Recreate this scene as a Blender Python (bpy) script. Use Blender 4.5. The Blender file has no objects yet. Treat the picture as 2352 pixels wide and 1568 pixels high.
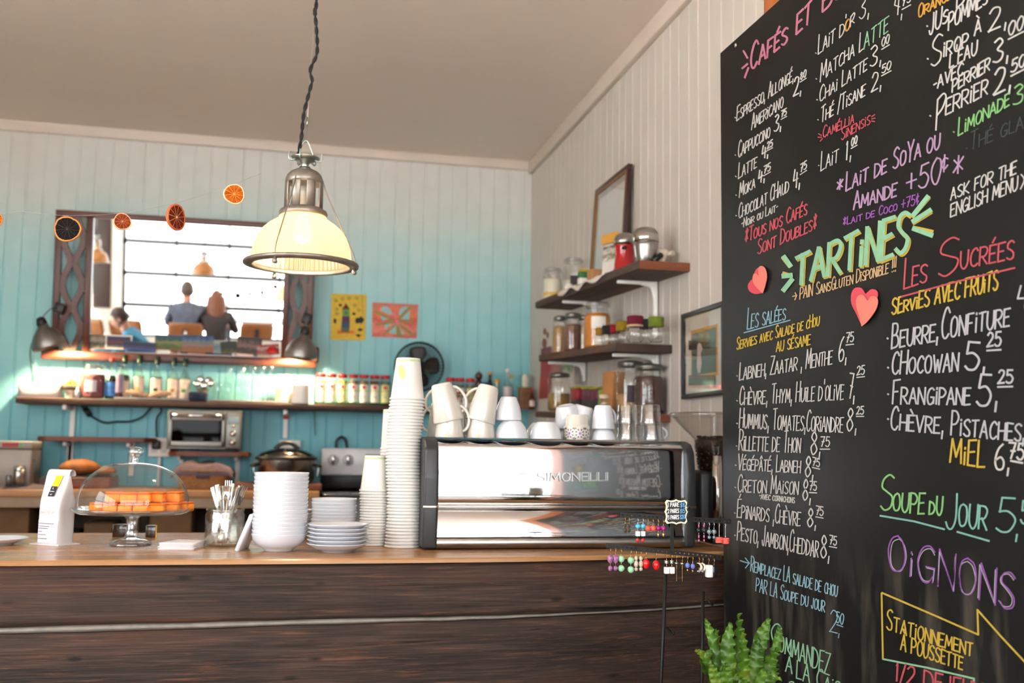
import bpy, bmesh, math, random
from mathutils import Vector, Matrix, Euler, noise
random.seed(7)
SC = bpy.context.scene
COL = SC.collection
PI = math.pi

# ------------------------------------------------------------------ camera
FPX, CX, CY = 2333.0, 1176.0, 784.0          # focal length in pixels of the 2352x1568 frame
CAM = Vector((0, 0, 1.28))
AX = Vector((0.97563933, 0.03829429, 0.21601259))    # world axes seen in camera space (x right, y down, z forward)
AY = Vector((-0.21883172, 0.1002632, 0.97059774))
AZ = Vector((0.01551024, -0.99422374, 0.10620073))
cam_d = bpy.data.cameras.new('camera')
cam = bpy.data.objects.new('camera', cam_d); COL.objects.link(cam)
right = Vector((AX[0], AY[0], AZ[0])); down = Vector((AX[1], AY[1], AZ[1])); fwd = Vector((AX[2], AY[2], AZ[2]))
M = Matrix((right, -down, -fwd)).transposed().to_4x4(); M.translation = CAM
cam.matrix_world = M
cam_d.sensor_width = 36.0; cam_d.lens = FPX / 2352 * 36.0
cam_d.clip_start = 0.05; cam_d.clip_end = 200
cam_d.dof.use_dof = True; cam_d.dof.focus_distance = 2.3; cam_d.dof.aperture_fstop = 3.5
SC.camera = cam

# ------------------------------------------------------------------ world, daylight, exposure
W = bpy.data.worlds.new('sky'); SC.world = W; W.use_nodes = True
wn = W.node_tree; bg = wn.nodes['Background']
bg.inputs['Color'].default_value = (0.93, 0.97, 1.0, 1); bg.inputs['Strength'].default_value = 4.2
vs = SC.view_settings
vs.view_transform = 'Standard'; vs.look = 'None'; vs.gamma = 1.0; vs.use_curve_mapping = False; vs.exposure = 1.08
SC.display_settings.display_device = 'sRGB'
SC.cycles.max_bounces = 10; SC.cycles.diffuse_bounces = 6; SC.cycles.glossy_bounces = 5
SC.cycles.transmission_bounces = 8; SC.cycles.transparent_max_bounces = 24
SC.cycles.sample_clamp_indirect = 8.0; SC.cycles.caustics_refractive = False; SC.cycles.caustics_reflective = False
SC.cycles.blur_glossy = 0.5

def portal(name, loc, rot, sx, sy):
    l = bpy.data.lights.new(name, 'AREA'); l.shape = 'RECTANGLE'; l.size = sx; l.size_y = sy
    o = bpy.data.objects.new(name, l); COL.objects.link(o); o.location = loc; o.rotation_euler = rot
    l.cycles.is_portal = True
    return o
sun_d = bpy.data.lights.new('sun', 'SUN'); sun_d.energy = 30; sun_d.angle = 0.02; sun_d.color = (1, .96, .9)
sun = bpy.data.objects.new('sun', sun_d); COL.objects.link(sun); sun.rotation_euler = (-math.radians(42), 0, math.radians(20))   # high over the roof, lights the street
WIN_Y = -3.0
portal('window_daylight', (0.2, WIN_Y + 0.02, 1.78), (PI/2, 0, 0), 5.2, 2.5)
portal('fill_daylight', (-3.19, -.1, 1.75), (PI/2, 0, -PI/2), 4.6, 2.3)  # portals of the two unseen side windows added to brighten the room
portal('fill_daylight', (3.04, -1.05, 1.75), (PI/2, 0, PI/2), 3.2, 2.3)

# ------------------------------------------------------------------ geometry of the view: pixel -> point on a plane standing in the room
def ray(px, py):
    d = Vector((px - CX, py - CY, FPX)).normalized()
    return Vector((AX.dot(d), AY.dot(d), AZ.dot(d)))
def PY(px, py, Y): d = ray(px, py); return CAM + d * (Y / d.y)
def PX(px, py, X): d = ray(px, py); return CAM + d * (X / d.x)
def PZ(px, py, Z): d = ray(px, py); return CAM + d * ((Z - CAM.z) / d.z)
def mpp(p):                                   # metres per pixel at a point
    return fwd.dot(Vector(p) - CAM) / FPX

# ------------------------------------------------------------------ materials
def srgb(c):
    if isinstance(c, str):
        c = c.lstrip('#'); c = [int(c[i:i+2], 16) / 255 for i in (0, 2, 4)]
    elif max(c) > 1.0: c = [v / 255 for v in c]
    return tuple((v / 12.92 if v <= 0.04045 else ((v + 0.055) / 1.055) ** 2.4) for v in c) + (1,)
MATS = {}
def mat(name, col, rough=0.5, metal=0.0, var=0.08, scale=12.0, bump=0.0, bscale=None, stretch=(1, 1, 1), spec=0.5, coat=0, emit=None, estr=0, sheen=0, sss=0):
    if name in MATS: return MATS[name]
    m = bpy.data.materials.new(name); m.use_nodes = True
    nt = m.node_tree; b = nt.nodes['Principled BSDF']
    c = srgb(col)
    tc = nt.nodes.new('ShaderNodeTexCoord'); mp = nt.nodes.new('ShaderNodeMapping')
    mp.inputs['Scale'].default_value = stretch
    nt.links.new(tc.outputs['Object'], mp.inputs['Vector'])
    nz = nt.nodes.new('ShaderNodeTexNoise'); nz.inputs['Scale'].default_value = scale; nz.inputs['Detail'].default_value = 4
    nt.links.new(mp.outputs['Vector'], nz.inputs['Vector'])
    cr = nt.nodes.new('ShaderNodeValToRGB')
    lo = [max(0, v * (1 - var)) for v in c[:3]]; hi = [min(1, v * (1 + var)) for v in c[:3]]
    cr.color_ramp.elements[0].color = (*lo, 1); cr.color_ramp.elements[1].color = (*hi, 1)
    cr.color_ramp.elements[0].position = 0.3; cr.color_ramp.elements[1].position = 0.7
    nt.links.new(nz.outputs['Fac'], cr.inputs['Fac']); nt.links.new(cr.outputs['Color'], b.inputs['Base Color'])
    b.inputs['Roughness'].default_value = rough; b.inputs['Metallic'].default_value = metal
    b.inputs['Specular IOR Level'].default_value = spec; b.inputs['Coat Weight'].default_value = coat
    b.inputs['Sheen Weight'].default_value = sheen
    if sss: b.inputs['Subsurface Weight'].default_value = sss; b.inputs['Subsurface Radius'].default_value = (0.02, 0.012, 0.006)
    if emit: b.inputs['Emission Color'].default_value = srgb(emit); b.inputs['Emission Strength'].default_value = estr
    if bump:
        n2 = nz
        if bscale:
            n2 = nt.nodes.new('ShaderNodeTexNoise'); n2.inputs['Scale'].default_value = bscale; n2.inputs['Detail'].default_value = 5
            nt.links.new(mp.outputs['Vector'], n2.inputs['Vector'])
        bp = nt.nodes.new('ShaderNodeBump'); bp.inputs['Strength'].default_value = bump; bp.inputs['Distance'].default_value = 0.01
        nt.links.new(n2.outputs['Fac'], bp.inputs['Height']); nt.links.new(bp.outputs['Normal'], b.inputs['Normal'])
    MATS[name] = m
    return m
def wood(name, dark, mid, light, axis=0, scale=3.0, rough=0.6, bump=0.3, fine=40):
    if name in MATS: return MATS[name]
    m = bpy.data.materials.new(name); m.use_nodes = True; nt = m.node_tree; b = nt.nodes['Principled BSDF']
    tc = nt.nodes.new('ShaderNodeTexCoord'); mp = nt.nodes.new('ShaderNodeMapping')
    s = [10.0, 10.0, 10.0]; s[axis] = 0.7; mp.inputs['Scale'].default_value = s
    nt.links.new(tc.outputs['Object'], mp.inputs['Vector'])
    n1 = nt.nodes.new('ShaderNodeTexNoise'); n1.inputs['Scale'].default_value = scale; n1.inputs['Detail'].default_value = 8; n1.inputs['Roughness'].default_value = 0.65; n1.inputs['Distortion'].default_value = 0.4
    nt.links.new(mp.outputs['Vector'], n1.inputs['Vector'])
    n2 = nt.nodes.new('ShaderNodeTexNoise'); n2.inputs['Scale'].default_value = fine / 10; n2.inputs['Detail'].default_value = 6
    nt.links.new(mp.outputs['Vector'], n2.inputs['Vector'])
    cr = nt.nodes.new('ShaderNodeValToRGB'); e = cr.color_ramp.elements
    e[0].position = 0.32; e[0].color = srgb(dark); e[1].position = 0.72; e[1].color = srgb(light)
    x = e.new(0.52); x.color = srgb(mid)
    nt.links.new(n1.outputs['Fac'], cr.inputs['Fac']); nt.links.new(cr.outputs['Color'], b.inputs['Base Color'])
    b.inputs['Roughness'].default_value = rough
    bp = nt.nodes.new('ShaderNodeBump'); bp.inputs['Strength'].default_value = bump; bp.inputs['Distance'].default_value = 0.006
    nt.links.new(n2.outputs['Fac'], bp.inputs['Height']); nt.links.new(bp.outputs['Normal'], b.inputs['Normal'])
    MATS[name] = m
    return m
def thin_glass(name, tint=(1, 1, 1), fres=1.5, rough=0.02, base=0.0):
    """clear sheet or jar glass: see-through with a fresnel reflection"""
    if name in MATS: return MATS[name]
    m = bpy.data.materials.new(name); m.use_nodes = True; nt = m.node_tree
    for n in list(nt.nodes): nt.nodes.remove(n)
    out = nt.nodes.new('ShaderNodeOutputMaterial'); mx = nt.nodes.new('ShaderNodeMixShader')
    tr = nt.nodes.new('ShaderNodeBsdfTransparent'); gl = nt.nodes.new('ShaderNodeBsdfGlossy'); fr = nt.nodes.new('ShaderNodeFresnel')
    for n in list(nt.nodes):
        if n.type == 'FRESNEL': nt.nodes.remove(n)
    tr.inputs['Color'].default_value = (*tint, 1); gl.inputs['Roughness'].default_value = rough
    lw = nt.nodes.new('ShaderNodeLayerWeight'); lw.inputs['Blend'].default_value = 0.5
    pw = nt.nodes.new('ShaderNodeMath'); pw.operation = 'POWER'; pw.inputs[1].default_value = 3.5
    ma = nt.nodes.new('ShaderNodeMath'); ma.operation = 'MULTIPLY_ADD'; ma.use_clamp = True; ma.inputs[1].default_value = 0.8; ma.inputs[2].default_value = 0.035 + base
    nt.links.new(lw.outputs['Facing'], pw.inputs[0]); nt.links.new(pw.outputs[0], ma.inputs[0]); nt.links.new(ma.outputs[0], mx.inputs[0])
    nt.links.new(tr.outputs[0], mx.inputs[1]); nt.links.new(gl.outputs[0], mx.inputs[2])
    nt.links.new(mx.outputs[0], out.inputs[0])
    MATS[name] = m
    return m
def solid_glass(name, col=(1, 1, 1), rough=0.0, ior=1.45):
    if name in MATS: return MATS[name]
    m = bpy.data.materials.new(name); m.use_nodes = True; b = m.node_tree.nodes['Principled BSDF']
    b.inputs['Base Color'].default_value = (*col, 1); b.inputs['Roughness'].default_value = rough
    b.inputs['Transmission Weight'].default_value = 1.0; b.inputs['IOR'].default_value = ior
    MATS[name] = m
    return m
def picture(name, cols, scale=9.0, rough=0.5, axis='Z', warp=0.35, lo=-0.05, hi=0.05):
    """a little printed picture: colour bands along one direction broken up by noise"""
    if name in MATS: return MATS[name]
    m = bpy.data.materials.new(name); m.use_nodes = True; nt = m.node_tree; b = nt.nodes['Principled BSDF']
    tc = nt.nodes.new('ShaderNodeTexCoord'); sp = nt.nodes.new('ShaderNodeSeparateXYZ'); nt.links.new(tc.outputs['Generated'], sp.inputs[0])
    nz = nt.nodes.new('ShaderNodeTexNoise'); nz.inputs['Scale'].default_value = scale; nz.inputs['Detail'].default_value = 6
    nt.links.new(tc.outputs['Generated'], nz.inputs['Vector'])
    ma = nt.nodes.new('ShaderNodeMath'); ma.operation = 'MULTIPLY_ADD'; ma.inputs[1].default_value = warp * 2
    nt.links.new(nz.outputs['Fac'], ma.inputs[0])
    sb = nt.nodes.new('ShaderNodeMath'); sb.operation = 'SUBTRACT'; sb.inputs[1].default_value = warp
    nt.links.new(sp.outputs[axis], sb.inputs[0]); nt.links.new(sb.outputs[0], ma.inputs[2])
    cr = nt.nodes.new('ShaderNodeValToRGB'); e = cr.color_ramp.elements
    n = len(cols)
    e[0].position = 0.02; e[0].color = srgb(cols[0]); e[1].position = 0.98; e[1].color = srgb(cols[-1])
    for i in range(1, n - 1):
        x = e.new(i / (n - 1)); x.color = srgb(cols[i])
    nt.links.new(ma.outputs[0], cr.inputs['Fac']); nt.links.new(cr.outputs['Color'], b.inputs['Base Color'])
    b.inputs['Roughness'].default_value = rough
    MATS[name] = m
    return m

# ------------------------------------------------------------------ mesh building
class MB:
    def __init__(s): s.bm = bmesh.new()
    def _f(s, fs, mi, smooth=None):
        for f in fs:
            f.material_index = mi
            if smooth is not None: f.smooth = smooth
    def box(s, c, size, bev=0.0, rot=None, mi=0, seg=2, taper=None):
        b = bmesh.new(); bmesh.ops.create_cube(b, size=1.0)
        for v in b.verts:
            v.co = Vector((v.co.x * size[0], v.co.y * size[1], v.co.z * size[2]))
            if taper and v.co.z > 0: v.co.x *= taper[0]; v.co.y *= taper[1]
        if bev: bmesh.ops.bevel(b, geom=b.edges[:] + b.verts[:], offset=bev, segments=seg, affect='EDGES', profile=0.5)
        mx = Matrix.Translation(Vector(c)) @ (rot.to_matrix().to_4x4() if isinstance(rot, Euler) else (rot.to_4x4() if rot else Matrix.Identity(4)))
        b.transform(mx); s._merge(b, mi, bool(bev)); return s
    def _merge(s, b, mi, smooth):
        me = bpy.data.meshes.new('tmp'); b.to_mesh(me); b.free()
        n = len(s.bm.faces); s.bm.from_mesh(me); bpy.data.meshes.remove(me)
        s.bm.faces.ensure_lookup_table()
        for f in s.bm.faces[n:]: f.material_index = mi; f.smooth = smooth
    def lathe(s, prof, n=32, M=None, mi=0, ripple=None, smooth=True, cap0=False, cap1=False, arc=None):
        M = M or Matrix.Identity(4); rows = []
        full = arc is None; cnt = n if full else n + 1
        for (r, z) in prof:
            if r < 1e-6: rows.append([s.bm.verts.new(M @ Vector((0, 0, z)))]); continue
            row = []
            for i in range(cnt):
                a = 2 * PI * i / n if full else arc[0] + (arc[1] - arc[0]) * i / n
                rr = r * (ripple(a, z) if ripple else 1)
                row.append(s.bm.verts.new(M @ Vector((rr * math.cos(a), rr * math.sin(a), z))))
            rows.append(row)
        fs = []
        for a, b in zip(rows[:-1], rows[1:]):
            for i in range(n if full else n):
                j = (i + 1) % n if full else i + 1
                if len(a) == 1 and len(b) == 1: continue
                if len(a) == 1: vs_ = [a[0], b[j], b[i]][::-1]
                elif len(b) == 1: vs_ = [a[i], a[j], b[0]]
                else: vs_ = [a[i], a[j], b[j], b[i]]
                try: fs.append(s.bm.faces.new(vs_))
                except ValueError: pass
        if cap0 and len(rows[0]) > 1: fs.append(s.bm.faces.new(rows[0][::-1]))
        if cap1 and len(rows[-1]) > 1: fs.append(s.bm.faces.new(rows[-1]))
        s._f(fs, mi, smooth); return s
    def tube(s, pts, r, n=8, mi=0, caps=True, smooth=True):
        pts = [Vector(p) for p in pts]; k = len(pts)
        rs = r if isinstance(r, (list, tuple)) else [r] * k
        rows = []; up = None
        for i, p in enumerate(pts):
            t = (pts[min(i + 1, k - 1)] - pts[max(i - 1, 0)])
            if t.length < 1e-9: t = Vector((0, 0, 1))
            t.normalize()
            if up is None:
                up = Vector((0, 0, 1)) if abs(t.z) < 0.9 else Vector((1, 0, 0))
            u = up - t * up.dot(t)
            if u.length < 1e-6: u = t.orthogonal()
            u.normalize(); up = u; w = t.cross(u)
            rows.append([s.bm.verts.new(p + (u * math.cos(2 * PI * j / n) + w * math.sin(2 * PI * j / n)) * rs[i]) for j in range(n)])
        fs = []
        for a, b in zip(rows[:-1], rows[1:]):
            for i in range(n):
                j = (i + 1) % n; fs.append(s.bm.faces.new([a[i], a[j], b[j], b[i]]))
        s._f(fs, mi, smooth)
        if caps: s._f([s.bm.faces.new(rows[0][::-1]), s.bm.faces.new(rows[-1])], mi, False)
        return s
    def ball(s, c, r, sc=(1, 1, 1), seg=16, rings=10, mi=0, rot=None, jit=0):
        b = bmesh.new(); bmesh.ops.create_uvsphere(b, u_segments=seg, v_segments=rings, radius=1)
        for v in b.verts:
            q = Vector((v.co.x * r * sc[0], v.co.y * r * sc[1], v.co.z * r * sc[2]))
            if jit: q *= 1 + jit * noise.noise(v.co * 2.3 + Vector(c) * 17)
            v.co = q
        if rot: b.transform(rot.to_matrix().to_4x4())
        b.transform(Matrix.Translation(Vector(c))); s._merge(b, mi, True); return s
    def poly(s, pts, mi=0, smooth=False):
        f = s.bm.faces.new([s.bm.verts.new(Vector(p)) for p in pts]); s._f([f], mi, smooth); return s
    def grid(s, rows, mi=0, smooth=True, closed=False):
        vr = [[s.bm.verts.new(Vector(p)) for p in r] for r in rows]; fs = []
        for a, b in zip(vr[:-1], vr[1:]):
            m_ = len(a)
            for i in range(m_ if closed else m_ - 1):
                j = (i + 1) % m_; fs.append(s.bm.faces.new([a[i], a[j], b[j], b[i]]))
        s._f(fs, mi, smooth); return s
    def prism(s, poly, M, depth, mi=0, smooth=False):
        """2-D outline (u,v) extruded by depth along local +z of M"""
        a = [s.bm.verts.new(M @ Vector((u, v, 0))) for u, v in poly]; b = [s.bm.verts.new(M @ Vector((u, v, depth))) for u, v in poly]
        n = len(poly); fs = []
        fs.append(s.bm.faces.new(a[::-1])); fs.append(s.bm.faces.new(b))
        for i in range(n):
            j = (i + 1) % n; f = s.bm.faces.new([a[i], a[j], b[j], b[i]]); f.smooth = smooth; f.material_index = mi
        s._f(fs, mi, False); return s
    def build(s, name, m, parent=None, loc=None, rot=None, solid=0, fixn=True):
        if fixn: bmesh.ops.recalc_face_normals(s.bm, faces=s.bm.faces[:])
        me = bpy.data.meshes.new(name); s.bm.to_mesh(me); s.bm.free()
        for x in (m if isinstance(m, (list, tuple)) else [m]): me.materials.append(x)
        o = bpy.data.objects.new(name, me); COL.objects.link(o)
        if parent is not None: o.parent = parent
        if loc is not None: o.location = loc
        if rot is not None: o.rotation_euler = rot
        if solid:
            md = o.modifiers.new('thick', 'SOLIDIFY'); md.thickness = solid; md.offset = 0
        return o
def tag(o, label=None, cat=None, group=None, kind=None):
    if label: o['label'] = label
    if cat: o['category'] = cat
    if group: o['group'] = group
    if kind: o['kind'] = kind
    return o
def thing(name, label, cat, loc=(0, 0, 0), rot=(0, 0, 0), group=None):
    o = bpy.data.objects.new(name, None); COL.objects.link(o); o.empty_display_size = 0.05
    o.location = loc; o.rotation_euler = rot
    return tag(o, label, cat, group)
def struct(o): o['kind'] = 'structure'; return o
KIDS = {}
def kids(o): return [c for c in bpy.data.objects if c.parent == o]
def copy_tree(o, parent=None):
    c = o.copy(); COL.objects.link(c)
    if parent is not None: c.parent = parent
    for ch in kids(o): copy_tree(ch, c)
    return c
def dup(o, loc, label, rot=None, group=None, scale=None):
    c = copy_tree(o); c.location = loc
    if rot is not None: c.rotation_euler = rot
    if scale is not None: c.scale = scale if isinstance(scale, (tuple, list)) else (scale,) * 3
    c['label'] = label
    if group: c['group'] = group
    return c
ORD = ['top', 'second', 'third', 'fourth', 'fifth', 'sixth', 'seventh', 'eighth', 'ninth', 'tenth', 'eleventh', 'twelfth', 'thirteenth', 'fourteenth', 'fifteenth', 'sixteenth', 'seventeenth', 'eighteenth', 'nineteenth']
def ordinal(i):
    """0 -> first ..."""
    if i == 0: return 'first'
    if i < 19: return ORD[i]
    tens = ['', '', 'twenty', 'thirty', 'forty', 'fifty'][(i + 1) // 10]; u = (i + 1) % 10
    if u == 0: return tens[:-1] + 'ieth'
    return tens + '-' + ['', 'first', 'second', 'third', 'fourth', 'fifth', 'sixth', 'seventh', 'eighth', 'ninth'][u]
def arc_pts(c, r, a0, a1, n, z=0): return [(c[0] + r * math.cos(a0 + (a1 - a0) * i / n), c[1] + r * math.sin(a0 + (a1 - a0) * i / n), z) for i in range(n + 1)]
def smooth_path(pts, sub=6):
    pts = [Vector(p) for p in pts]; out = []
    for i in range(len(pts) - 1):
        p0 = pts[max(i - 1, 0)]; p1 = pts[i]; p2 = pts[i + 1]; p3 = pts[min(i + 2, len(pts) - 1)]
        for k in range(sub):
            t = k / sub
            out.append(0.5 * ((2 * p1) + (p2 - p0) * t + (2 * p0 - 5 * p1 + 4 * p2 - p3) * t * t + (3 * p1 - p0 - 3 * p2 + p3) * t ** 3))
    out.append(pts[-1]); return out
def frame_of(x, y, z, o):
    m = Matrix((x, y, z)).transposed().to_4x4(); m.translation = o; return m

# ------------------------------------------------------------------ hand lettering: single-stroke capitals drawn as ribbons
def _g(*st): return st
S = True
GL = {
 'A': (.8, [(0, [(0, 0), (.48, 1), (1, 0)]), (0, [(.2, .36), (.82, .36)])]),
 'B': (.75, [(0, [(0, 0), (0, 1)]), (1, [(0, 1), (.6, .97), (.8, .78), (.55, .56), (.03, .52)]), (1, [(.03, .52), (.7, .48), (1, .25), (.7, .04), (0, 0)])]),
 'C': (.75, [(1, [(1, .84), (.7, 1), (.3, .88), (.04, .5), (.2, .12), (.6, 0), (1, .14)])]),
 'D': (.8, [(0, [(0, 0), (0, 1)]), (1, [(0, 1), (.65, .88), (1, .5), (.65, .1), (0, 0)])]),
 'E': (.65, [(0, [(1, 1), (0, 1), (0, 0), (1, .02)]), (0, [(0, .52), (.8, .54)])]),
 'F': (.65, [(0, [(0, 0), (0, 1), (1, 1.02)]), (0, [(0, .52), (.75, .54)])]),
 'G': (.8, [(1, [(.95, .86), (.65, 1), (.25, .86), (.03, .45), (.25, .06), (.65, 0), (.95, .2)]), (0, [(.55, .42), (1, .42), (.95, .05)])]),
 'H': (.75, [(0, [(0, 0), (0, 1)]), (0, [(1, 0), (1, 1)]), (0, [(0, .5), (1, .52)])]),
 'I': (.12, [(0, [(.5, 0), (.5, 1)])]),
 'i': (.18, [(0, [(.5, 0), (.5, .74)]), (0, [(.5, .93), (.5, 1)])]),
 'J': (.55, [(1, [(.85, 1), (.85, .3), (.6, .02), (.2, .05), (0, .25)])]),
 'K': (.75, [(0, [(0, 0), (0, 1)]), (0, [(.95, 1), (.05, .45), (1, 0)])]),
 'L': (.6, [(0, [(0, 1), (0, 0), (1, .02)])]),
 'M': (.95, [(0, [(0, 0), (.12, 1), (.5, .25), (.88, 1), (1, 0)])]),
 'N': (.75, [(0, [(0, 0), (0, 1), (1, 0), (1, 1)])]),
 'O': (.78, [(1, [(.5, 1), (.15, .85), (.02, .5), (.18, .1), (.5, 0), (.84, .12), (1, .5), (.84, .88), (.5, 1)])]),
 'P': (.7, [(0, [(0, 0), (0, 1)]), (1, [(0, 1), (.65, .98), (1, .74), (.65, .48), (.03, .45)])]),
 'Q': (.8, [(1, [(.5, 1), (.15, .85), (.02, .5), (.18, .1), (.5, 0), (.84, .12), (1, .5), (.84, .88), (.5, 1)]), (0, [(.6, .25), (1, -.1)])]),
 'R': (.75, [(0, [(0, 0), (0, 1)]), (1, [(0, 1), (.65, .98), (.95, .78), (.65, .5), (.03, .46)]), (0, [(.3, .46), (1, 0)])]),
 'S': (.7, [(1, [(.95, .88), (.6, 1), (.15, .9), (.08, .68), (.5, .5), (.92, .32), (.85, .08), (.4, 0), (.02, .12)])]),
 'T': (.75, [(0, [(.5, 0), (.5, 1)]), (0, [(0, .98), (1, 1.02)])]),
 'U': (.75, [(1, [(0, 1), (.03, .3), (.3, .02), (.65, .02), (.95, .3), (1, 1)])]),
 'V': (.8, [(0, [(0, 1), (.5, 0), (1, 1)])]),
 'W': (1.05, [(0, [(0, 1), (.25, 0), (.5, .7), (.75, 0), (1, 1)])]),
 'X': (.75, [(0, [(0, 0), (1, 1)]), (0, [(0, 1), (1, 0)])]),
 'Y': (.75, [(0, [(0, 1), (.5, .48), (1, 1)]), (0, [(.5, .48), (.45, 0)])]),
 'Z': (.75, [(0, [(0, 1), (1, 1), (0, 0), (1, .02)])]),
 '0': (.7, [(1, [(.5, 1), (.1, .75), (.02, .4), (.3, .02), (.7, .03), (1, .5), (.88, .88), (.5, 1)])]),
 '1': (.2, [(0, [(.1, .85), (.5, 1), (.5, 0)])]),
 '2': (.7, [(1, [(.05, .8), (.35, 1), (.8, .92), (.85, .65), (.45, .3), (0, 0)]), (0, [(0, 0), (1, .04)])]),
 '3': (.65, [(1, [(.05, .92), (.55, 1), (.85, .8), (.35, .55), (.9, .38), (.85, .1), (.4, 0), (0, .1)])]),
 '4': (.75, [(0, [(.25, 1), (.05, .42), (1, .44)]), (0, [(.72, .8), (.7, 0)])]),
 '5': (.7, [(0, [(.95, 1), (.2, 1), (.12, .58)]), (1, [(.12, .58), (.6, .62), (1, .36), (.75, .05), (.3, 0), (0, .12)])]),
 '6': (.65, [(1, [(.75, 1), (.3, .75), (.03, .3), (.3, 0), (.8, .05), (.95, .3), (.6, .47), (.1, .32)])]),
 '7': (.7, [(0, [(0, 1), (1, 1), (.4, 0)]), (0, [(.35, .5), (.95, .5)])]),
 '8': (.65, [(1, [(.5, .55), (.12, .75), (.45, 1), (.85, .78), (.5, .55), (.05, .28), (.45, 0), (.95, .25), (.5, .55)])]),
 ',': (.15, [(0, [(.6, .12), (.35, -.18)])]), '.': (.15, [(0, [(.5, 0), (.5, .07)])]), '·': (.15, [(0, [(.5, .2), (.5, .27)])]),
 "'": (.15, [(0, [(.5, 1), (.4, .78)])]), '!': (.2, [(0, [(.5, 1), (.5, .28)]), (0, [(.5, .06), (.5, 0)])]),
 '-': (.4, [(0, [(0, .45), (1, .48)])]), '+': (.7, [(0, [(0, .45), (1, .48)]), (0, [(.5, .1), (.5, .85)])]),
 '/': (.4, [(0, [(0, -.15), (1, 1.05)])]), '*': (.6, [(0, [(.1, .2), (.9, .85)]), (0, [(.1, .85), (.9, .2)]), (0, [(.5, .05), (.5, 1)])]),
 '$': (.5, [(1, [(.95, .82), (.5, .95), (.1, .72), (.5, .5), (.9, .28), (.5, .05), (.02, .18)]), (0, [(.5, 1.1), (.5, -.1)])]),
 '¢': (.55, [(1, [(.95, .72), (.5, .85), (.08, .5), (.5, .15), (.95, .3)]), (0, [(.5, 1.05), (.5, -.05)])]),
 ')': (.3, [(1, [(0, 1), (.8, .5), (0, 0)])]), '→': (.9, [(0, [(0, .45), (1, .4)]), (0, [(.6, .7), (1, .4), (.6, .1)])]),
 ' ': (.42, []),
}
ACC = {'À': ('A', [(.2, 1.34), (.6, 1.1)]), 'é': ('e', [(.35, 1.12), (.75, 1.38)]), 'É': ('E', [(.35, 1.1), (.75, 1.3)]), 'è': ('e', [(.2, 1.38), (.6, 1.12)]), 'à': ('a', [(.2, 1.38), (.6, 1.12)]), 'â': ('a', [(.2, 1.1), (.5, 1.35), (.8, 1.1)])}
def glyph(ch):
    """-> (strokes in a unit-height box, width, height factor)"""
    acc = None
    if ch in ACC: ch, acc = ACC[ch]
    low = ch.islower()
    key = 'i' if ch == 'i' else ch.upper()
    w, st = GL.get(key, GL[' '])
    st = list(st)
    if acc: st.append((0, acc))
    return st, w, (0.68 if low else 1.0)
def ribbon(mb, pts, w, to3, mi=0):
    """flat stroke of width w (2-D units) through 2-D points; to3 maps (x, y) onto the surface"""
    n = len(pts)
    if n < 2: return
    L, R = [], []
    for i in range(n):
        a = Vector(pts[max(i - 1, 0)]); c = Vector(pts[min(i + 1, n - 1)])
        t = c - a
        if t.length < 1e-9: t = Vector((1, 0))
        t.normalize(); nn = Vector((-t.y, t.x))
        k = 1.0
        if 0 < i < n - 1:
            d1 = (Vector(pts[i]) - a); d2 = (c - Vector(pts[i]))
            if d1.length > 1e-9 and d2.length > 1e-9:
                cs = d1.normalized().dot(d2.normalized())
                k = min(1.8, 1 / max(0.45, math.sqrt(max(0, (1 + cs) / 2))))
        p = Vector(pts[i])
        if i == 0: p = p - t * w * .35
        if i == n - 1: p = p + t * w * .35
        L.append(p + nn * w * .5 * k); R.append(p - nn * w * .5 * k)
    L = [Vector(to3(p.x, p.y)) for p in L]; R = [Vector(to3(p.x, p.y)) for p in R]
    nn = (R[0] - L[0]).cross(R[-1] - L[0]); mb.k = (getattr(mb, 'k', 0) + 1) % 14
    if nn.length > 1e-12: nn = nn.normalized() * (2.5e-5 * mb.k)      # strokes of paint lie one over the other
    vl = [mb.bm.verts.new(p + nn) for p in L]; vr = [mb.bm.verts.new(p + nn) for p in R]
    for i in range(n - 1):
        f = mb.bm.faces.new([vl[i], vr[i], vr[i + 1], vl[i + 1]]); f.material_index = mi
def write(mb, text, p0, p1, h0, h1, w, to3, mi=0, jit=0.03, tight=1.0, slant=0.0, rnd=None):
    """letter `text` along the base line p0 -> p1 (2-D, y up), cap height h0 -> h1, stroke width w"""
    rnd = rnd or random.Random(len(text) * 31 + int(abs(p0[0]) * 7))
    gs = [glyph(c) for c in text]
    gap = 0.2
    tot = 0
    for st, w_, hf in gs: tot += w_ * (0.75 + .25 * hf) + gap
    tot -= gap
    x = 0
    for (st, gw, hf) in gs:
        ww = gw * (0.75 + .25 * hf)
        for sm, pts in st:
            q = []
            for (gx, gy) in pts:
                gx += rnd.uniform(-jit, jit); gy += rnd.uniform(-jit, jit) * .7
                t = (x + gx * ww) / tot
                h = h0 + (h1 - h0) * t
                q.append((p0[0] + (p1[0] - p0[0]) * t + slant * gy * hf * h, p0[1] + (p1[1] - p0[1]) * t + gy * hf * h))
            if sm: q = [(v.x, v.y) for v in smooth_path([(a, b, 0) for a, b in q], 5)]
            if sm: ribbon(mb, q, w, to3, mi)
            else:
                for a_, b_ in zip(q[:-1], q[1:]): ribbon(mb, [a_, ((a_[0] + b_[0]) / 2, (a_[1] + b_[1]) / 2), b_], w, to3, mi)
        x += ww + gap
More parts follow.
